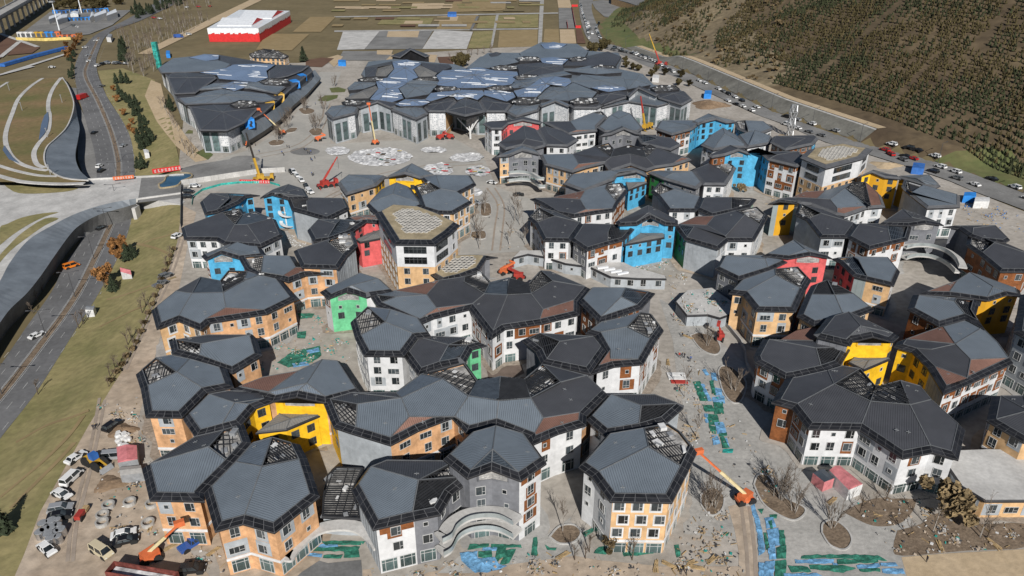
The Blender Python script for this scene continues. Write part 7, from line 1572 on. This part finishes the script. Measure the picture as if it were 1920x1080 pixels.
for x, y in ((-.7, -.6), (.7, -.6), (0, 2.2)): mb = MB(); mb.bar((q.x + x - .12, q.y + y, q.z + .4), (q.x + x + .12, q.y + y, q.z + .4), .9, n=10, rot=0); mb.build('wheel', 'tyre', tr_)
# long trailer cut by the bottom edge
a, b = Gd(*px('G 612,1128')[0][:2]), Gd(*px('G 915,1180')[0][:2]); d = (b - a).normalized(); n_ = Vector((-d.y, d.x, 0)); tl = empty('dump_trailer', a, 'long red dump trailer with pale load at the bottom edge', 'trailer'); L = 13
def tp(x, y, z): return a + d * x + n_ * y + Vector((0, 0, z))
for nm, x0, x1, y0, y1, z0, z1, m_ in (('side', 0, L, 0, .15, 1.2, 3.2, 'rust_red'), ('side', 0, L, 2.45, 2.6, 1.2, 3.2, 'rust_red'), ('tailgate', 0, .15, .15, 2.45, 1.2, 3.2, 'rust_red'), ('tailgate', L - .15, L, .15, 2.45, 1.2, 3.2, 'rust_red'), ('bed', .15, L - .15, .15, 2.45, 1.1, 1.3, 'metal_dark'), ('load', .4, L - .4, .3, 2.3, 1.31, 2.2, 'tarp_white')):
    mb = MB(); mb.prism([tp(x0, y0, z0), tp(x1, y0, z0), tp(x1, y1, z0), tp(x0, y1, z0)], [tp(x0, y0, z1), tp(x1, y0, z1), tp(x1, y1, z1), tp(x0, y1, z1)]); mb.build(nm, m_, tl)
for x in (1.5, 2.9, 10.5):
    for y in (.2, 2.4): mb = MB(); mb.bar(tp(x, y - .15, .55), tp(x, y + .15, .55), 1.4, n=10, rot=0); mb.build('wheel', 'tyre', tl)
# sheds and cabins
gable_box('site_shed', 'G 672,410 785,400 790,480 680,500', 0, 2.8, .5, 'equip_grey', 'pink_roof', 'shed with red and white striped roof beside the orange building', 'shed')
gable_box('site_shed', 'G 685,512 805,500 815,545 690,560', 0, 2.2, .3, 'equip_grey', 'concrete', 'grey sheeted shelter below the striped shed', 'shed'); gable_box('site_cabin', 'h 585,515 690,470 520,330 440,365', 0, 2.9, .6, 'equip_white', 'pink_roof', 'white cabin with long pink roof at lower right', 'cabin'); gable_box('site_cabin', 'h 405,450 480,420 400,350 320,380', 0, 2.7, .25, 'pink_roof', 'slat_blue', 'small pink cabin with blue grey roof beside the long pink roof', 'cabin')
gable_box('hut', 'D 690,492 745,488 742,465 688,470', 0, 3.2, .8, 'equip_white', 'pink_roof', 'white hut with pale pink roof on the lawn', 'hut'); gable_box('kiosk', 'D 490,705 535,702 545,680 500,683', 0, 2.8, .2, 'equip_white', 'equip_grey', 'grey roofed kiosk at the lower lawn edge', 'kiosk'); gable_box('hut', 'u 1310,805 1350,795 1345,765 1300,770', 0, 3, .3, 'equip_white', 'equip_white', 'small white hut below the pine belt', 'hut')
gable_box('hut', 'q 965,375 1005,380 1020,350 985,345', 0, 4, .4, 'equip_white', 'equip_grey', 'pale hut right of the road bend', 'hut')
for s, l_, m_ in (('C 118,556 158,556 162,535 122,535', 'blue cabin beside the spoil heap', 'blue_bright'), ('C 1282,978 1350,985 1356,955 1290,948', 'blue cabin beside the hillside road at right', 'blue_sheet'), ('F 1570,60 1640,62 1640,40 1575,38', 'blue cabin at the right edge of the site', 'blue_bright'), ('F 1630,92 1715,92 1715,68 1635,66', 'white cabin at the right edge of the site', 'equip_white'), ('s 1068,738 1128,745 1132,715 1075,710', 'white cabin on the slope right of the main hall', 'equip_white'), ('p 138,255 195,258 197,240 140,238', 'blue container on the sand behind the main hall', 'blue_bright'), ('q 1500,520 1535,520 1535,490 1502,490', 'blue tank behind the long hall', 'blue_bright'), ('B 598,96 648,96 648,82 600,82', 'small blue cabin on the field paths', 'blue_sheet')): gable_box('site_cabin', s, 0, 3.0, .15, m_, 'equip_white' if m_ == 'equip_white' else m_, l_, 'cabin')
panel_line('red_fence', 'B 1297,42 1308,110 1318,158 1348,158', 0, 2.5, 'red_sheet', 'red fence panels round the far car park', 'fence'); panel_line('red_fence', 'B 1295,38 1330,38', 0, 2.5, 'red_sheet', 'red fence at the far end of the car park', 'fence'); panel_line('red_fence', 'B 1268,125 1274,160', 0, 2.5, 'red_sheet', 'short red fence in the middle of the far car park', 'fence')
# stacks of white and red profiles
for k, (s, m_) in enumerate((('e 1085,500 1220,500', 'equip_white'), ('e 1095,527 1232,527', 'equip_white'), ('e 1115,555 1240,558', 'crane_red'))):
    a, b = GP(s); o = empty('profile_stack', a, ['upper white bundle of profiles beside the path', 'lower white bundle of profiles beside the path', 'red bundle of profiles beside the path'][k], 'bundle')
    for j in range(4): mb = MB(); mb.bar(a + Vector((0, j * .35, .2)), b + Vector((0, j * .35, .2)), .3); mb.build('profile', m_, o)
# ------------------------------------------------------------------ extra building pieces
building('link_building', 'low link with grid roof and arched glass front between the orange and white buildings', 'building', at='b 1600,760')
U(4.6, 'b 1450,640 1460,480 1490,330 1560,265 1770,270 1690,440 1760,660', '', 'l 0 1 2 3 4 5 6', 'X', band=False, over=.3)
def arc_slab(parent, s, z, w, t, m, name, rail=True):
    l_ = [Vector((v.x, v.y)) for v in smooth_line(wp(s, z), 8)]; q = strip(l_, w, 0); n_ = len(l_); mb = MB()
    for k in range(n_ - 1):
        r_ = [q[k], q[k + 1], q[2 * n_ - 2 - k], q[2 * n_ - 1 - k]]; mb.prism([(v.x, v.y, z - t) for v in r_], [(v.x, v.y, z) for v in r_])
    o = mb.build(name, m, parent)
    if rail:
        g_ = MB()
        for k in range(n_ - 1): a, b = l_[k], l_[k + 1]; g_.prism([(a.x, a.y, z), (b.x, b.y, z), (b.x, b.y + .04, z), (a.x, a.y + .04, z)], [(a.x, a.y, z + 1.0), (b.x, b.y, z + 1.0), (b.x, b.y + .04, z + 1.0), (a.x, a.y + .04, z + 1.0)])
        g_.build('balustrade', 'glass_rail', o)
    return o
fb = bpy.data.objects['apartment_building.001']
arc_slab(fb, 'd 760,830 830,790 870,720 960,660 1080,640 1190,650 1290,700', 8.0, 3.0, .5, 'concrete_pale', 'balcony'); arc_slab(fb, 'd 770,930 830,890 880,800 960,750 1080,730 1190,745 1290,795', 4.2, 3.0, .5, 'concrete_pale', 'balcony')
ob = bpy.data.objects['apartment_building']
arc_slab(ob, 'b 1170,960 1230,960 1290,880 1400,780 1530,735 1680,740 1780,800 1840,880', 4.4, 2.6, .5, 'concrete_pale', 'canopy', False)
gbld = [o for o in bpy.data.objects if o.get('label', '').startswith('dark grey gabled building with curved')][0]
arc_slab(gbld, 'n 220,660 290,655 370,665 430,700 480,705', 8.0, 2.5, .5, 'concrete_pale', 'balcony'); arc_slab(gbld, 'n 215,720 300,712 390,720 440,760 490,762', 4.2, 2.5, .5, 'concrete_pale', 'balcony')
abld = [o for o in bpy.data.objects if o.get('label', '').startswith('dark grey gabled building with arched')][0]
arc_slab(abld, 'm 1040,340 1120,325 1230,330 1330,365 1400,420 1430,480', 8.0, 2.5, .5, 'concrete_pale', 'balcony'); arc_slab(abld, 'm 1040,420 1120,400 1230,410 1330,455 1400,520', 4.4, 2.5, .5, 'concrete_pale', 'balcony')
building('terrace_building', 'low curving glass fronted terrace below the blue and green gable', 'building', at='k 700,840')
U(3.8, 'k 0,660 120,630 240,650 400,700 580,725 740,800 940,812 1160,815 1150,790 900,720 840,690 560,690 240,600 60,600', '', 'q 0 1 2 3 4 5 6 7 8 9 10 11 12 13', 'X', band=False, over=.4)
building('ramp_platform', 'raised concrete platform strewn with rubble beside the ramp', 'platform', at='k 1300,1000')
U(3.6, 'k 1225,985 1310,900 1500,880 1690,1010 1700,1060 1560,1110 1470,1085 1310,1090', '', 'q 0 1 2 3 4 5 6 7', 'L', band=False, over=.2)
debris('k 1250,985 1320,915 1490,895 1660,1010 1560,1080 1320,1070', 170, 'white and green rubble on the raised concrete platform', 21, ('equip_white', 'concrete', 'tarp_teal', 'wood', 'equip_grey'), (6, 4, 3, 3, 3), zt_=3.9)
for k, s in enumerate(('k 640,735 720,725', 'k 690,750 770,738', 'k 740,765 820,752', 'k 790,780 870,765')):
    a, b = wp(s, 4.1); mb = MB(); mb.bar(a, b, .9); tag(mb.build('rooflight', 'skylight_white', origin=a), 'pale rooflight strip on the low curving terrace roof', 'rooflight', 'rooflights on the terrace')
panel_line('ramp_wall', 'e 1470,60 1540,140 1640,260 1670,330 1680,420 1760,560 1850,720', 0, 1.4, 'concrete', 'curving concrete wall of the ramp beside the dark roofed building', 'wall', t=.35)
# yellow, red and blue gables: framed pediments
def pediment(bl, s, z, m, frame):
    """recessed pediment panel with a raised frame on a wall seen at height z (points given on the wall plane)"""
    pts = [P(u, v, zz) for (u, v, zz) in px(s)]; c = sum(pts, Vector()) / len(pts); n_ = fnormal3(pts); mb = MB()
    if n_.dot(CAM - c) < 0: n_ = -n_
    for k in range(len(pts)): mb.bar(pts[k] + n_ * .15, pts[(k + 1) % len(pts)] + n_ * .15, .45)
    mb.build('pediment_frame', m, bl)
def fnormal3(p): return (p[1] - p[0]).cross(p[2] - p[0]).normalized()
# ------------------------------------------------------------------ people
def person_mesh(walk):
    J = {'pel': (0, 0, .95, .15), 'sp': (0, 0, 1.2, .14), 'ch': (0, 0, 1.42, .16), 'nk': (0, .01, 1.53, .06), 'hd': (0, .02, 1.64, .095), 'hd2': (0, .02, 1.73, .085)}
    E = [('pel', 'sp'), ('sp', 'ch'), ('ch', 'nk'), ('nk', 'hd'), ('hd', 'hd2')]
    for s, k in ((-1, 'l'), (1, 'r')):
        w = walk * s
        J.update({'h' + k: (s * .1, 0, .9, .095), 'kn' + k: (s * .11, .18 * w + .03, .5, .065), 'an' + k: (s * .11, .26 * w - (.08 if w < 0 else 0), .08, .045), 'ft' + k: (s * .12, .26 * w + .14, .04, .04), 'sh' + k: (s * .19, 0, 1.42, .065), 'el' + k: (s * .25, -.14 * w, 1.15, .045), 'wr' + k: (s * .24, -.2 * w + .08, .93, .035), 'ha' + k: (s * .23, -.22 * w + .12, .85, .04)})
        E += [('pel', 'h' + k), ('h' + k, 'kn' + k), ('kn' + k, 'an' + k), ('an' + k, 'ft' + k), ('ch', 'sh' + k), ('sh' + k, 'el' + k), ('el' + k, 'wr' + k), ('wr' + k, 'ha' + k)]
    names = list(J); me = bpy.data.meshes.new('person'); me.from_pydata([J[n][:3] for n in names], [(names.index(a), names.index(b)) for a, b in E], [])
    o = bpy.data.objects.new('person', me); col.objects.link(o); m_ = o.modifiers.new('skin', 'SKIN'); sv_ = me.skin_vertices[0].data
    for k, n in enumerate(names): sv_[k].radius = (J[n][3],) * 2; sv_[k].use_root = n == 'pel'
    s = o.modifiers.new('sub', 'SUBSURF'); s.levels = 1; dg = bpy.context.evaluated_depsgraph_get(); out = bpy.data.meshes.new_from_object(o.evaluated_get(dg)); bpy.data.objects.remove(o); return out
PM = [person_mesh(0), person_mesh(1)]
PV = {}
def person(s, label, top, rz=0.0, walk=0, group=None):
    k = (walk, top)
    if k not in PV:
        me = PM[walk].copy(); me.materials.clear()
        for n in (top, 'cloth_dark', 'skin', 'helmet'): me.materials.append(M[n])
        for p in me.polygons: z = p.center.z; p.material_index = 3 if z > 1.69 else 2 if z > 1.53 or (z < .92 and abs(p.center.x) > .19) else 0 if z > .93 else 1; p.use_smooth = True
        PV[k] = me
    u, v, _ = px(s)[0]; o = bpy.data.objects.new('person', PV[k]); col.objects.link(o); o.location = Gd(u, v, .05); o.rotation_euler = (0, 0, rz); tag(o, label, 'person', group)
PE = [('e 1172,362', 'cloth_red', 'person in a red jacket in the group of workers beside the court'), ('e 1195,360', 'cloth_dark', 'person in dark clothes in the middle of the workers beside the court'), ('e 1212,365', 'cloth_dark', 'person in dark clothes at the right of the workers beside the court'), ('e 1258,388', 'cloth_blue', 'person in a blue jacket walking beside the court'), ('e 1130,62', 'cloth_red', 'person in red below the ramp corner'), ('e 1195,210', 'cloth_dark', 'lone worker in dark clothes beside the pallets'), ('G 528,258', 'cloth_dark', 'left one of two people walking on the dirt lane'), ('G 543,256', 'cloth_dark', 'right one of two people walking on the dirt lane'), ('f 945,1068', 'cloth_dark', 'left one of two people at the bottom edge'), ('f 985,1068', 'cloth_dark', 'right one of two people at the bottom edge'), ('h 1185,975', 'cloth_dark', 'person in dark clothes on the sandy road'), ('b 1520,545', 'cloth_dark', 'worker standing on the grid roof link'), ('i 1385,42', 'cloth_dark', 'person standing beside the plaza queue of cars')]
for k, (s, t, l_) in enumerate(PE): person(s, l_, t, k * 1.1, k % 2)
for k, s in enumerate(('r 1395,970', 'r 1412,975', 'r 1425,1000', 'r 1440,1005', 'r 1455,995', 'r 1240,945', 'r 1260,950', 'r 1195,1000', 'r 1210,1020', 'r 1490,1045', 'r 1465,1070', 'r 1455,1060', 'r 955,930', 'r 990,990', 'r 275,910', 'r 340,905', 'r 1495,560', 'A 1415,945', 'A 1440,942', 'A 1755,985', 'A 1765,988')): person(s, 'small dark figure of a worker on the plaza between the halls', ('cloth_dark', 'cloth_blue', 'cloth_dark')[k % 3], k * 2.3, k % 2, 'workers on the plaza')

# spiral slide in the blue court
q = P(*px('i 1185,450')[0][:2], 0); sp = empty('spiral_slide', q, 'white spiral slide winding down in the blue court', 'slide'); mb = MB(); n_ = 40
for k in range(n_):
    def hp(t, r_): a = t * 4.2 * math.pi; return Vector((q.x + math.cos(a) * r_, q.y + 2 + math.sin(a) * r_, 8.5 * (1 - t) + .3))
    a, b = k / n_, (k + 1) / n_; mb.prism([hp(a, 1.3), hp(a, 2.6), hp(b, 2.6), hp(b, 1.3)], [v + Vector((0, 0, .35)) for v in (hp(a, 1.3), hp(a, 2.6), hp(b, 2.6), hp(b, 1.3))])
mb.build('chute', 'equip_white', sp); mb = MB(); mb.cyl((q.x, q.y + 2, 0), .35, 9, n=8); mb.build('post', 'equip_white', sp)
# buildings and lot at the head of the hillside road
sht('yard', 's 520,10 620,0 1000,10 860,95 740,160 640,150 560,80', 'asphalt_pale', .04); gable_box('far_building', 's 700,38 1020,30 1010,-20 700,-15', 0, 7, 1.0, 'wall_tan', 'roof_grey', 'tan building at the head of the hillside road', 'building'); gable_box('white_tent', 's 890,58 970,45 1000,25 900,30', 0, 4, 1.5, 'equip_white', 'skylight_white', 'white tent beside the far tan building', 'tent')
for a in PENDING: facade(*a)
